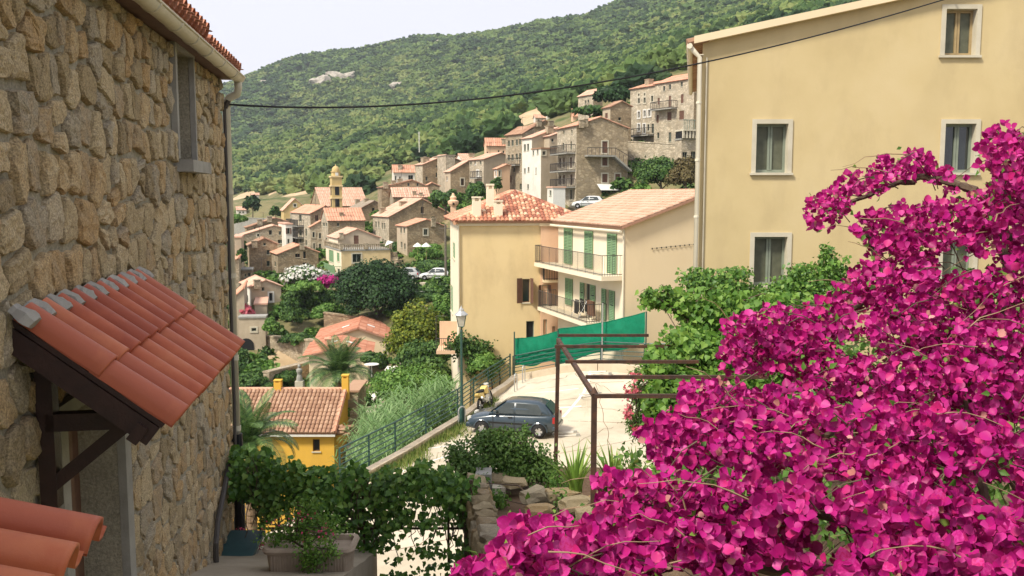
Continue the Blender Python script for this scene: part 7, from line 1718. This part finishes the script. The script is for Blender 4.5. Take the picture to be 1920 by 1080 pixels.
spray('small leafed rose bush with red buds growing out of the trough planter', 'planter_shrub', 'shrub', [(560, 990, 10.4, 70, 34, .18), (525, 1005, 10.4, 50, 24, .15), (605, 990, 10.4, 50, 30, .18), (585, 1045, 10.1, 36, 50, .1), (575, 955, 10.4, 40, 30, .1), (620, 1030, 10.1, 20, 24, .1)], 2800, T_leaf(), .036, 'vine', stems=[(575, 1030, 10.4)])
spray('dusty pink and red flowers scattered over the trough planter', 'planter_flowers', 'flowers', [(520, 985, 10.3, 30, 10, .15), (560, 970, 10.3, 50, 14, .15), (600, 1000, 10.2, 40, 20, .12)], 60, T_leaf(), .03, 'red_flower', stems=[(555, 1010, 10.4)])
spray('row of pink and purple pot flowers behind the blue green lid', 'pot_flowers', 'flowers', [(462, 1006, 12.7, 20, 10, .1), (448, 1000, 12.7, 10, 12, .1), (485, 1018, 12.6, 12, 8, .1)], 220, T_leaf(), .05, 'red_flower', stems=[(468, 1030, 12.3)])
spray('weeds growing at the foot of the stone wall corner', 'wall_weeds', 'weeds', [(380, 1045, 11.2, 14, 10, .1), (410, 1040, 12.2, 10, 10, .1)], 160, T_leaf(), .05, 'light_bush', stems=[(385, 1056, 11.2)])
t = thing('hatch_lid', 'flat blue green metal lid on the patio by the pipe', 'lid', at(445, 1042, 11.9)); s5 = 12. / F
mb = MB(); mb.ob((-36 * s5, -.25, -.02), (70 * s5, 0, 0), (0, .8, .12), (0, 0, .05)); mb.build('plate', M['lidblue'], t); mb = MB(); mb.ob((-33 * s5, -.22, -.2), (64 * s5, 0, 0), (0, .5, 0), (0, 0, .17)); mb.build('box', M['concrete'], t)
# ivy curtain
TOP = [(438, 846), (455, 838), (480, 852), (505, 842), (525, 866), (580, 872), (620, 885), (650, 872), (700, 884), (760, 880), (805, 864), (830, 880), (860, 888), (892, 900)]
BOT = [(438, 932), (478, 938), (490, 985), (505, 985), (520, 960), (560, 975), (600, 1010), (660, 1040), (700, 1060), (740, 1090), (892, 1095)]
GAPS = [(792, 950, 40, 26, .85), (838, 1000, 34, 34, .85), (770, 1010, 44, 26, .9), (740, 1050, 46, 28, .9), (820, 1062, 56, 26, .8), (700, 980, 16, 10, .6), (560, 960, 24, 12, .7), (600, 1000, 24, 16, .6), (690, 1062, 40, 20, .8)]
k = 17000; px = nr.uniform(432, 896, k); py = nr.uniform(835, 1095, k); tp = interp(px, TOP) + nr.normal(0, 4, k) + 6 * np.sin(px * .11) + 4 * np.sin(px * .31); bt = interp(px, BOT) + nr.normal(0, 4, k)
ok = (py > tp) & (py < bt)
for gx, gy, ga, gb, gp in GAPS: ok &= ~((((px - gx) / ga) ** 2 + ((py - gy) / gb) ** 2 < 1 + .3 * nr.randn(k)) & (nr.rand(k) < gp))
dens = .82 - .40 * np.clip((py - 930) / 120, 0, 1) * (px > 650); ok &= nr.rand(k) < dens
px, py = px[ok], py[ok]; Yv = 12.25 + nr.normal(0, .16, len(px)) + .25 * np.sin(px * .03)
P = np.array([tuple(at(a, b, c)) for a, b, c in zip(px, py, Yv)])
iv = thing('ivy_hedge', 'dark green ivy curtain hanging over the railing at the patio end', 'ivy', (-2.1, 12.3, -5.1))
leaf_parts('leaf', T_vine(), P, rots(np.tile([[0, -.8, .55]], (len(P), 1)), (0, 0, -1), .55), .080 * nr.uniform(.5, 1.3, len(P)), M['ivy'], iv, 300)
mb = MB()
for i in range(46):
    a = rnd.uniform(445, 885); b = interp(np.array([a]), TOP)[0] + rnd.uniform(5, 40); pts = [at(a, b, 12.3)]
    for j in range(5): a += rnd.uniform(-14, 14); b += rnd.uniform(10, 36); pts.append(at(a, min(b, 1080), 12.3 + rnd.uniform(-.1, .1)))
    mb.tube(pts, .006, 4, cap=False)
mb.tube([at(878, 1100, 12.3), at(876, 1000, 12.35), at(884, 900, 12.4)], [.06, .045, .03], 7);
mb.build('stem', M['twig'], iv, world=True)
mb = MB(); 
for zt_ in (-4.15, -4.7): mb.tube([(-3.6, 12.42, zt_), (-.55, 12.42, zt_)], .018, 6)
for x in (-3.3, -2.1, -.9): mb.tube([(x, 12.42, -5.2), (x, 12.42, -4.0)], .02, 6)
tag(mb.build('ivy_rail', M['iron'], iv, world=True))

# garden bed on its walls
def zb(y): return -4.15 - .75 * (y - 10) / 5.8
V_ = []; nx_, ny_ = 40, 26
for j in range(ny_ + 1):
    y = 6.5 + 9.4 * j / ny_
    for i in range(nx_ + 1): x = -.25 + 14 * i / nx_; V_.append((x, y + (.0), zb(y) + .10 * noise.noise(V3((x * 1.3, y * 1.3, 0))) + .04 * noise.noise(V3((x * 5, y * 5, 2)))))
mb = MB(); mb.add(V_, [(j * (nx_ + 1) + i, j * (nx_ + 1) + i + 1, (j + 1) * (nx_ + 1) + i + 1, (j + 1) * (nx_ + 1) + i) for j in range(ny_) for i in range(nx_)])
for i in range(nx_): a, b = V_[ny_ * (nx_ + 1) + i], V_[ny_ * (nx_ + 1) + i + 1]; mb.quad(b, a, (a[0], a[1], -10.4), (b[0], b[1], -10.4))
for j in range(ny_): a, b = V_[j * (nx_ + 1)], V_[(j + 1) * (nx_ + 1)]; mb.quad(b, a, (a[0], a[1], -10.4), (b[0], b[1], -10.4))
o = mb.build('garden_bed', M['soil'], smooth=True); o['kind'] = 'structure'
def rubble_wall(label, pts, th, zt, zb_, n_rows, name='garden_wall'):
    t = thing(name, label, 'wall', V3(pts[0]))
    for a, b in zip(pts, pts[1:]):
        a, b = V3(a), V3(b); d = (b - a).normalized(); s = V3((-d.y, d.x, 0)) * th; L = (b - a).length
        mb = MB(); lo = V3((0, 0, zb_)); mb.ob(a + lo + s * .12 - V3((0, 0, 0)), b - a, s * .76, V3((0, 0, zt - zb_ - .06))); mb.build('core', M['mortar'], t, world=True)
        for side in (0, 1):
            for r_ in range(n_rows):
                x = rnd.uniform(-.1, .05)
                while x < L:
                    w = rnd.uniform(.12, .34); h_ = (zt - zb_) / n_rows; z_ = zt - h_ * (r_ + .5) + rnd.uniform(-.02, .02)
                    if side == 1 and r_ > 1: x += w; continue
                    c = a + d * (x + w / 2) + s * (.14 if side == 0 else .86) + V3((0, 0, z_)); rock1(t, c, (w * .52, th * .34, h_ * .55), math.atan2(d.y, d.x)); x += w
        x = 0
        while x < L:
            w = rnd.uniform(.2, .42); c = a + d * (x + w / 2) + s * .5 + V3((0, 0, zt + .03)); rock1(t, c, (w * .5, th * .52, .10), math.atan2(d.y, d.x)); x += w
    return t
ROCKS = []
def rock1(parent, c, s, rz, nm='stone', m='stone_near'):
    if not ROCKS:
        import bmesh
        for k in range(7):
            bm = bmesh.new(); bmesh.ops.create_icosphere(bm, subdivisions=2, radius=1)
            for v in bm.verts:
                p = v.co.copy(); p = V3([math.copysign(abs(q) ** .62, q) for q in p]); v.co = p * (.92 + .45 * noise.noise(p * 1.2 + V3((k * 9, 0, 0))) + .22 * noise.noise(p * 3 + V3((0, k, 0))))
            me = bpy.data.meshes.new('stone'); bm.to_mesh(me); bm.free(); me.materials.append(M['stone_near']); ROCKS.append(me)
    me = rnd.choice(ROCKS)
    o = bpy.data.objects.new(nm, me); sc.collection.objects.link(o)
    if parent is not None: o.parent = parent; o.location = c - worldloc(parent)
    else: o.location = c
    o.scale = s; o.rotation_euler = (rnd.uniform(-.1, .1), rnd.uniform(-.1, .1), rz + rnd.uniform(-.12, .12)); return o
rubble_wall('rough granite garden wall running towards the viewer beside the ivy', [(.04, 9.3, 0), (-.10, 10.8, 0), (-.38, 13.1, 0)], .30, -4.26, -6.2, 9)
t = thing('block_pillar', 'short pillar of grey concrete blocks at the far end of the garden wall', 'pillar', (-.55, 13.25, -4.8))
for i in range(3): mb = MB(); mb.box((0, 0, .0 + i * .21), (.24, .36, .2 + i * .21)); mb.build('block', M['concrete'], t)
mb = MB(); mb.box((.25, -.02, .0), (.45, .3, .42)); mb.build('block', M['surround'], t)
for i, (px, py, Y, w, hh_, lb_) in enumerate([(1000, 928, 11.9, .20, .10, 'rounded tan boulder at the head of the stone edging row'), (1030, 935, 12.0, .16, .09, 'smaller boulder right of the tan boulder in the edging row'), (1012, 955, 11.3, .22, .07, 'flat edging stone just below the tan boulder'), (1016, 980, 10.8, .24, .07, 'pale square edging stone in the middle of the row'),
                                    (1020, 1004, 10.4, .22, .06, 'lowest pale edging stone nearest the magenta blossoms'), (1080, 945, 11.4, .26, .10, 'grey stone left of the front pergola post'), (1105, 968, 11.0, .18, .14, 'rough stone at the foot of the front pergola post'), (1130, 935, 11.6, .22, .09, 'low stone behind the front pergola post'), (1060, 925, 12.6, .28, .07, 'long brown stone behind the iris clump'), (1155, 930, 12.2, .28, .10, 'broad stone at the foot of the second iris clump'), (930, 900, 13.6, .30, .08, 'mossy stone under the leafy shrub'), (965, 905, 13.4, .22, .07, 'small mossy stone right of the shrub base')]):
    c = at(px, py, Y); o = rock1(None, c, (w, w * .7, hh_), .2, 'edging_stone'); tag(o, lb_, 'stone')
# pergola frame
pg = thing('pergola', 'rusty iron pergola frame with parallel bars over the garden bed', 'pergola', at(1112, 975, 11.0))
zt = at(1113, 742, 11.0).z
def ibar(name, a, b, r, sq=True):
    mb = MB(); a, b = V3(a), V3(b); d = (b - a).normalized(); u = d.cross(V3((0, 0, 1)) if abs(d.z) < .9 else V3((0, 1, 0))).normalized(); w = d.cross(u)
    mb.ob(a - u * r - w * r, b - a, u * 2 * r, w * 2 * r); return mb.build(name, M['iron'], pg, world=True)
P2 = at(1112, 975, 11.0); P1 = at(1040, 905, 15.3); T2 = V3((P2.x, P2.y, zt)); T1 = V3((at(1047, 640, 15.3).x, 15.3, zt))
ibar('post', P2 - V3((0, 0, .4)), T2 + V3((0, 0, .03)), .034); ibar('post', P1 - V3((0, 0, .6)), T1 + V3((0, 0, .03)), .032)
mb = MB(); mb.lathe([(.05, 0), (.035, .03), (0, .09)], 8, T2 + V3((0, 0, .03))); mb.build('post_tip', M['iron'], pg, world=True)
ibar('side_rail', T1, T2, .028)
for (px0, px1, py) in ((1047, 1216, 632), (1040, 1292, 653), (1060, 1310, 682), (1098, 1440, 711), (1115, 1600, 747)):
    Y = zt / (ray(1100, py).z / ray(1100, py).y); a, b = at(px0, py, Y), at(px1, py, Y); a.z = b.z = zt + .03; ibar('bar', a, b, .024)
# garden plants
spray('leafy green shrub spilling over the garden wall in front of the blue car', 'leafy_shrub', 'shrub', [(870, 870, 14.0, 34, 24, .4), (1030, 885, 14.2, 30, 22, .3), (930, 848, 14.2, 66, 40, .5), (975, 845, 14.3, 40, 34, .4), (905, 828, 14.2, 26, 18, .3), (950, 818, 14.3, 30, 14, .3), (885, 872, 13.8, 44, 32, .4), (960, 885, 14.0, 70, 26, .4), (1010, 868, 14.4, 36, 34, .4), (855, 850, 13.9, 26, 22, .3), (925, 815, 14.3, 26, 14, .3), (984, 808, 14.4, 8, 20, .2)], 8000, T_leaf(.6), .07, 'shrub', sing=300, stems=[(940, 915, 14.0)], up=(0, -.5, .8))
spray('low trailing green plants between the edging stones and the soil', 'trailing_plant', 'plant', [(1060, 985, 11.3, 30, 34, .3), (1050, 940, 12.0, 22, 20, .3), (1045, 905, 13.0, 24, 20, .3), (935, 935, 12.8, 20, 22, .2), (900, 905, 13.2, 22, 18, .2), (1075, 1010, 10.8, 24, 20, .2)], 1300, T_leaf(.7), .07, 'light_bush', stems=[(1060, 1000, 11.2)])
spray('pink flowering oleander at the right edge of the parking place', 'pink_oleander', 'shrub', [(1205, 740, 18, 28, 44, .6), (1190, 790, 18, 20, 34, .5), (1225, 790, 18, 34, 50, .6), (1200, 700, 18, 18, 14, .4)], 2600, T_leaf(.25), .12, 'shrub', stems=[(1215, 850, 18)])
spray('loose pink blossom heads of the oleander beside the parking', 'oleander_blossom', 'flowers', [(1185, 735, 17.6, 16, 14, .2), (1195, 705, 17.6, 18, 8, .2), (1178, 770, 17.6, 8, 14, .2), (1190, 800, 17.6, 8, 8, .2), (1228, 714, 17.5, 10, 6, .2)], 300, T_leaf(.9), .07, 'pink_flower', stems=[(1190, 740, 17.7)])
spray('dark green glossy climber on the ochre house wall around its lowest left window', 'wall_climber', 'climbing plant', [(1310, 525, 19.6, 34, 22, .5), (1360, 540, 19.6, 46, 34, .6), (1420, 560, 19.6, 60, 26, .6), (1480, 550, 19.6, 34, 30, .6), (1530, 540, 19.6, 54, 40, .6), (1500, 515, 19.6, 20, 20, .4), (1560, 500, 19.6, 26, 22, .4), (1548, 475, 19.6, 10, 16, .2), (1385, 510, 19.6, 20, 10, .3), (1580, 540, 19.6, 20, 30, .4), (1400, 600, 19.4, 100, 40, .6)], 12000, T_leaf(.8, .1), .095, 'ivy', stems=[(1440, 700, 19.5)], spread=.5)
spray('bright green grape vine leaves climbing over the pergola bars', 'grape_vine', 'vine', [(1235, 560, 15.5, 34, 16, .3), (1284, 570, 15.5, 32, 22, .4), (1325, 605, 15.4, 46, 36, .6), (1350, 570, 15.4, 46, 26, .5), (1400, 600, 15.2, 56, 34, .6), (1450, 580, 15.2, 40, 30, .5), (1285, 650, 14.5, 40, 36, .5), (1340, 670, 14.5, 60, 44, .6), (1240, 690, 14, 34, 30, .5), (1290, 730, 13.8, 60, 36, .6), (1370, 750, 13.6, 70, 40, .6), (1240, 760, 13.6, 30, 34, .4), (1300, 790, 13.4, 60, 36, .5), (1480, 620, 15, 60, 40, .6), (1540, 590, 15.4, 40, 30, .5), (1530, 660, 14, 60, 40, .5), (1450, 700, 13.8, 70, 40, .5), (1230, 662, 14.5, 16, 16, .2)], 17000, T_vine(), .098, 'vine', sing=300, stems=[(1330, 900, 13.5)], spread=.5)
spray('yellow green shoots standing out above the grape vine', 'vine_shoot', 'vine', [(1215, 548, 15.3, 14, 6, .1), (1245, 540, 15.3, 12, 7, .1), (1330, 545, 15.3, 16, 8, .1), (1560, 575, 15.3, 24, 16, .2)], 220, T_vine(), .09, 'light_bush', stems=[(1290, 600, 15.3)])
spray('low dark green garden shrubs behind and below the magenta bougainvillea', 'garden_shrub', 'shrub', [(1230, 880, 11.5, 60, 40, .5), (1330, 850, 11, 70, 50, .5), (1460, 830, 10.5, 90, 60, .6), (1600, 800, 10, 90, 80, .6), (1750, 800, 9.5, 90, 90, .6), (1880, 820, 9, 80, 110, .6), (1400, 950, 9.5, 120, 60, .5), (1700, 960, 8.5, 160, 70, .5), (1570, 670, 11, 70, 50, .5), (1850, 600, 11, 80, 90, .5)], 7000, T_leaf(.7), .10, 'shrub', stems=[(1500, 1080, 9)], spread=.55)
def iris(label, px, py, Y, n, hpx, seed):
    c = at(px, py, Y); t = thing('iris_clump', label, 'iris', c); st = random.Random(seed); L = hpx * Y / F
    for i in range(n):
        a = st.uniform(0, 6.28); lean = st.uniform(.08, .75); l = L * st.uniform(.65, 1.1); mb = MB(); V = []; m_ = 6; wd = st.uniform(.016, .028); d = V3((math.cos(a), math.sin(a), 0)); sd_ = V3((math.cos(a + 1.57 + st.uniform(-.6, .6)), math.sin(a + 1.57), 0)).normalized(); o_ = d * st.uniform(0, .12)
        for j in range(m_ + 1):
            f = j / m_; p = o_ + d * (lean * l * f ** 1.8) + V3((0, 0, l * (f - .18 * lean * f * f))); w = wd * (1 - f ** 2.5) + .001; V += [p - sd_ * w, p + sd_ * w]
        mb.add(V, [(2 * j, 2 * j + 1, 2 * j + 3, 2 * j + 2) for j in range(m_)]); mb.build('leaf', M['iris'], t)
iris('sword leaved iris clump between the two pergola posts', 1078, 928, 12.6, 44, 100, 1)
iris('sword leaved iris clump just right of the front pergola post', 1150, 915, 13.0, 44, 88, 2)
iris('smaller iris clump half hidden by magenta blossoms, rightmost of three', 1192, 905, 13.0, 26, 66, 3)

# ------------------------------------------------------------------ bougainvillea
BL = [ # px, py, Y, rx, ry, weight
 (1545, 398, 4.6, 38, 32, 1), (1585, 365, 4.6, 36, 26, 1), (1625, 345, 4.6, 36, 24, 1), (1672, 318, 4.6, 36, 26, 1), (1715, 312, 4.6, 34, 26, 1), (1755, 325, 4.6, 26, 20, .9), (1790, 345, 4.5, 22, 16, .8), (1600, 330, 4.6, 16, 10, .5),
 (1875, 270, 4.0, 38, 34, 1), (1905, 310, 3.9, 44, 50, 1.2), (1860, 300, 4.0, 24, 26, 1), (1895, 380, 3.9, 44, 44, 1.1), (1840, 395, 4.1, 48, 36, 1), (1800, 420, 4.1, 44, 32, 1), (1760, 390, 4.2, 30, 22, .8), (1870, 450, 3.9, 60, 44, 1), (1790, 470, 4.1, 40, 26, .8),
 (1640, 430, 4.4, 38, 34, 1), (1690, 410, 4.4, 40, 32, 1), (1720, 450, 4.3, 50, 34, 1), (1670, 470, 4.3, 44, 26, 1), (1720, 500, 4.2, 44, 22, .9), (1900, 500, 3.8, 40, 24, .6),
 (1640, 530, 4.1, 52, 34, 1), (1590, 560, 4.2, 44, 28, 1), (1700, 550, 4.0, 70, 40, 1), (1790, 550, 3.9, 70, 40, 1), (1880, 560, 3.8, 60, 50, 1), (1540, 590, 4.2, 44, 26, 1),
 (1400, 625, 4.0, 44, 34, 1), (1450, 605, 4.0, 46, 30, 1), (1380, 665, 4.0, 34, 34, 1), (1430, 665, 4.0, 48, 34, 1), (1490, 640, 4.0, 54, 42, 1), (1540, 650, 3.9, 44, 44, 1), (1500, 690, 3.9, 40, 22, .8), (1680, 620, 3.8, 60, 44, 1), (1760, 640, 3.7, 70, 50, 1), (1860, 660, 3.6, 74, 60, 1.1), (1600, 620, 3.9, 40, 22, .7),
 (1620, 710, 3.6, 60, 40, 1), (1560, 720, 3.7, 60, 34, 1), (1720, 720, 3.5, 80, 50, 1), (1840, 750, 3.4, 80, 60, 1),
 (1310, 740, 3.5, 38, 24, 1), (1360, 745, 3.5, 50, 30, 1), (1300, 790, 3.4, 54, 34, 1), (1390, 790, 3.4, 60, 36, 1), (1460, 760, 3.5, 60, 34, 1), (1230, 810, 3.4, 36, 28, 1), (1260, 850, 3.3, 44, 30, 1), (1330, 840, 3.3, 56, 34, 1), (1430, 840, 3.2, 66, 40, 1), (1530, 800, 3.3, 66, 44, 1), (1640, 800, 3.2, 70, 50, 1), (1750, 820, 3.1, 80, 50, 1), (1860, 850, 3.0, 74, 44, .9), (1540, 870, 3.1, 50, 34, .8), (1640, 880, 3.0, 70, 44, 1), (1760, 900, 3.0, 60, 34, .8),
 (1150, 920, 3.1, 34, 34, 1), (1200, 940, 3.1, 50, 44, 1), (1270, 910, 3.1, 44, 30, .8), (1300, 960, 3.0, 60, 44, 1), (1390, 930, 3.0, 66, 44, 1), (1240, 1010, 2.9, 66, 50, 1), (1360, 1030, 2.9, 80, 50, 1), (1460, 980, 2.9, 60, 60, .9), (1500, 930, 2.9, 44, 34, .7), (1130, 1000, 2.9, 44, 44, 1), (1090, 1040, 2.8, 50, 44, 1), (1160, 1070, 2.8, 70, 34, 1),
 (985, 1000, 2.7, 44, 30, 1), (960, 1040, 2.6, 34, 34, 1), (1030, 1050, 2.6, 44, 34, .9), (1000, 1075, 2.6, 60, 26, 1), (885, 1072, 2.5, 26, 22, 1), (940, 1078, 2.5, 30, 20, .7), (1050, 990, 2.8, 22, 20, .6),
 (1620, 960, 2.8, 60, 44, .9), (1700, 970, 2.7, 70, 50, 1), (1790, 980, 2.7, 60, 50, .7), (1660, 1050, 2.6, 80, 40, 1), (1760, 1060, 2.5, 80, 40, 1), (1870, 1020, 2.6, 60, 60, 1), (1880, 940, 2.8, 50, 30, .5), (1500, 1060, 2.8, 44, 34, .6), (1560, 1070, 2.7, 30, 24, .4),
 (1980, 380, 3.9, 60, 90, .8), (2000, 560, 3.8, 80, 90, .8), (2000, 760, 3.4, 90, 100, .8), (1990, 960, 2.8, 90, 90, .7), (2120, 650, 3.6, 80, 120, .6), (2130, 880, 3.2, 90, 120, .6), (1700, 1150, 2.5, 160, 40, .5), (1300, 1150, 2.7, 200, 40, .5)]
GAPB = [(1560, 1045, 46, 26, .9), (1860, 945, 42, 34, .85), (1600, 648, 34, 20, .85), (1420, 712, 60, 12, .9), (1560, 888, 22, 20, .5), (1245, 888, 18, 14, .6), (1330, 895, 22, 12, .6), (1792, 492, 34, 34, .92), (1855, 480, 10, 18, .7), (1010, 1020, 22, 12, .6), (1640, 380, 50, 12, .8), (1735, 365, 40, 12, .7), (1820, 340, 10, 20, .5)]
bv = thing('bougainvillea', 'huge magenta bougainvillea in full bloom filling the lower right foreground', 'bougainvillea', (2.6, 3.6, -3.4))
FP, FR, FS = [], [], []; CL = []
for (x, y, Y, rx, ry, wt) in BL:
    n = int(wt * rx * ry / 18)
    for _ in range(n):
        a = rnd.uniform(0, 6.283); r_ = math.sqrt(rnd.random()) * 1.06; qx, qy = x + rx * r_ * math.cos(a), y + ry * r_ * math.sin(a)
        if any(((qx - g[0]) / g[2]) ** 2 + ((qy - g[1]) / g[3]) ** 2 < 1 and rnd.random() < g[4] for g in GAPB): continue
        dz = rnd.uniform(-.22, .55); CL.append((at(qx, qy, Y + dz), Y))
print('BOUG clusters', len(CL))
for c, Y in CL:
    ax = V3((rnd.gauss(0, .7), rnd.gauss(-.75, .6), rnd.gauss(.45, .6))).normalized(); u = ax.orthogonal().normalized(); v = ax.cross(u); ph = rnd.uniform(0, 6.28); op = rnd.uniform(.5, 1.15); sz = rnd.uniform(.021, .037) * (1.22 if Y < 3 else 1)
    for k in range(3):
        a = ph + k * 2.094; d = (u * math.cos(a) + v * math.sin(a)); yv = (d * math.sin(op) + ax * math.cos(op)).normalized(); zv = (ax * math.sin(op) - d * math.cos(op)).normalized(); xv = yv.cross(zv)
        FP.append(tuple(c + d * .003)); FR.append(np.array([[xv.x, yv.x, zv.x], [xv.y, yv.y, zv.y], [xv.z, yv.z, zv.z]])); FS.append(sz * rnd.uniform(.85, 1.15))
FP, FR, FS = np.array(FP), np.array(FR), np.array(FS)
fd = nr.rand(len(FP)) < .03
leaf_parts('bract', T_bract(), FP[~fd], FR[~fd], FS[~fd], M['bract'], bv, 300, smooth=True)
leaves('faded_bract', T_bract(), FP[fd], FR[fd], FS[fd] * .85, M['bract_faded'], bv, 'stuff', True)
sel = nr.rand(len(CL)) < .16; CP = np.array([tuple(c[0]) for c in CL])[sel]; CP = CP + nr.normal(0, .03, CP.shape) + [0, .05, 0]
leaves('leaf', T_leaf(.6), CP, rots(np.tile([[0, -.6, .5]], (len(CP), 1)), None, .7), .035 * nr.uniform(.7, 1.2, len(CP)), M['vine'], bv, 'stuff')
mb = MB(); st_ = MB()
mains = [[(1960, 1150, 3.2), (1900, 900, 3.5), (1880, 650, 3.9), (1890, 420, 4.1), (1880, 280, 4.1)], [(1890, 450, 4.1), (1840, 365, 4.3), (1790, 345, 4.6), (1730, 333, 4.7), (1665, 350, 4.75), (1600, 378, 4.75), (1548, 396, 4.7)], [(1900, 900, 3.5), (1750, 640, 4.1), (1640, 560, 4.4), (1560, 590, 4.4)], [(1880, 680, 3.9), (1700, 600, 4.1), (1640, 470, 4.5), (1620, 430, 4.5)],
         [(1900, 900, 3.5), (1760, 720, 3.9), (1600, 700, 4.0), (1480, 660, 4.15), (1390, 650, 4.15)], [(1960, 1150, 3.2), (1700, 880, 3.3), (1550, 810, 3.5), (1400, 800, 3.6), (1240, 820, 3.6)], [(1960, 1150, 3.2), (1700, 1000, 3.0), (1500, 960, 3.1), (1330, 940, 3.2), (1160, 920, 3.3)], [(1700, 1090, 2.9), (1400, 1060, 3.0), (1150, 1040, 3.0), (1000, 1030, 2.8), (890, 1060, 2.7)], [(1960, 1150, 3.2), (1850, 960, 2.95), (1800, 700, 3.6)]]
for br in mains:
    pts = []
    for a, b in zip(br, br[1:]):
        for i in range(6): f = i / 6; p = at(a[0] + (b[0] - a[0]) * f, a[1] + (b[1] - a[1]) * f, a[2] + (b[2] - a[2]) * f); pts.append(p + V3((rnd.uniform(-.012, .012), rnd.uniform(-.02, .02), rnd.uniform(-.012, .012))))
    pts.append(at(*br[-1])); r0 = .022; mb.tube(pts, [r0 * (1 - .8 * i / len(pts)) + .003 for i in range(len(pts))], 6)
for c, Y in rnd.sample(CL, min(520, len(CL))):
    d = V3((rnd.uniform(.3, 1), rnd.uniform(-.1, .3), rnd.uniform(-.9, .5))).normalized() * rnd.uniform(.08, .26); mb.tube([c, c + d * .5 + V3((0, 0, .02)), c + d], [.0014, .0022, .003], 4, cap=False)
mb.build('branch', M['twig'], bv, world=True)
mb = MB()
for c, Y in rnd.sample(CL, 130):
    q = c - c.normalized() * .10; d = V3((rnd.uniform(-1, -.2) * rnd.choice([1, 1, -1]), 0, rnd.uniform(-.1, .7))).normalized(); L_ = rnd.uniform(.15, .42); P_ = [q + d * L_ * (i / 6) + V3((0, 0, -.35 * L_ * (i / 6) ** 2)) + V3((rnd.uniform(-.006, .006), rnd.uniform(-.01, .01), rnd.uniform(-.006, .006))) for i in range(7)]
    mb.tube(P_, [.0028 - .0003 * i for i in range(7)], 4, cap=False)
mb.build('shoot', M['stem_tan'], bv, world=True, kind='stuff')

# ------------------------------------------------------------------ haze
if HAZE:
    hm = bpy.data.materials.new('haze_air'); hm.use_nodes = True; t_ = hm.node_tree; t_.nodes.clear(); o_ = t_.nodes.new('ShaderNodeOutputMaterial'); pv = t_.nodes.new('ShaderNodeVolumePrincipled')
    pv.inputs['Color'].default_value = (.86, .91, 1, 1); pv.inputs['Density'].default_value = HAZE; pv.inputs['Anisotropy'].default_value = .2; t_.links.new(pv.outputs[0], o_.inputs['Volume'])
    mb = MB(); mb.box((-1300, -120, -75), (1400, 1800, 420)); hz = mb.build('haze', hm); hz['kind'] = 'stuff'

# ------------------------------------------------------------------ repeats share a group phrase
GR = {'house': 'houses of the village on the slope', 'shrub': 'bushes of the hillside gardens', 'parked_car': 'parked vehicles', 'cycle_hoop': 'steel hoops along the kerb', 'parking_barrier': 'folded parking barriers', 'kerb_wall': 'kerb walls around the parking place',
      'railing': 'green railings around the parking place', 'shade_netting': 'green shade netting pieces', 'post': 'posts carrying the netting', 'white_oleander': 'white flowering oleanders', 'green_bush': 'round green bushes among the houses', 'palm_tree': 'palm trees', 'utility_pole': 'utility poles', 'parasol': 'white parasols',
      'terrace_wall': 'terrace walls on the slope', 'edging_stone': 'stones edging the garden bed', 'iris_clump': 'iris clumps in the garden bed', 'rock_outcrop': 'granite outcrops on the mountain', 'boulder': 'pale boulders', 'tiled_awning': 'tiled awnings on the stone wall', 'climbing_plant': 'plants on the yellow wall'}
for o in list(sc.objects):
    if o.parent is None and o.get('label') and not o.get('group'):
        k = o.name.split('.')[0]
        if k in GR: o['group'] = GR[k]
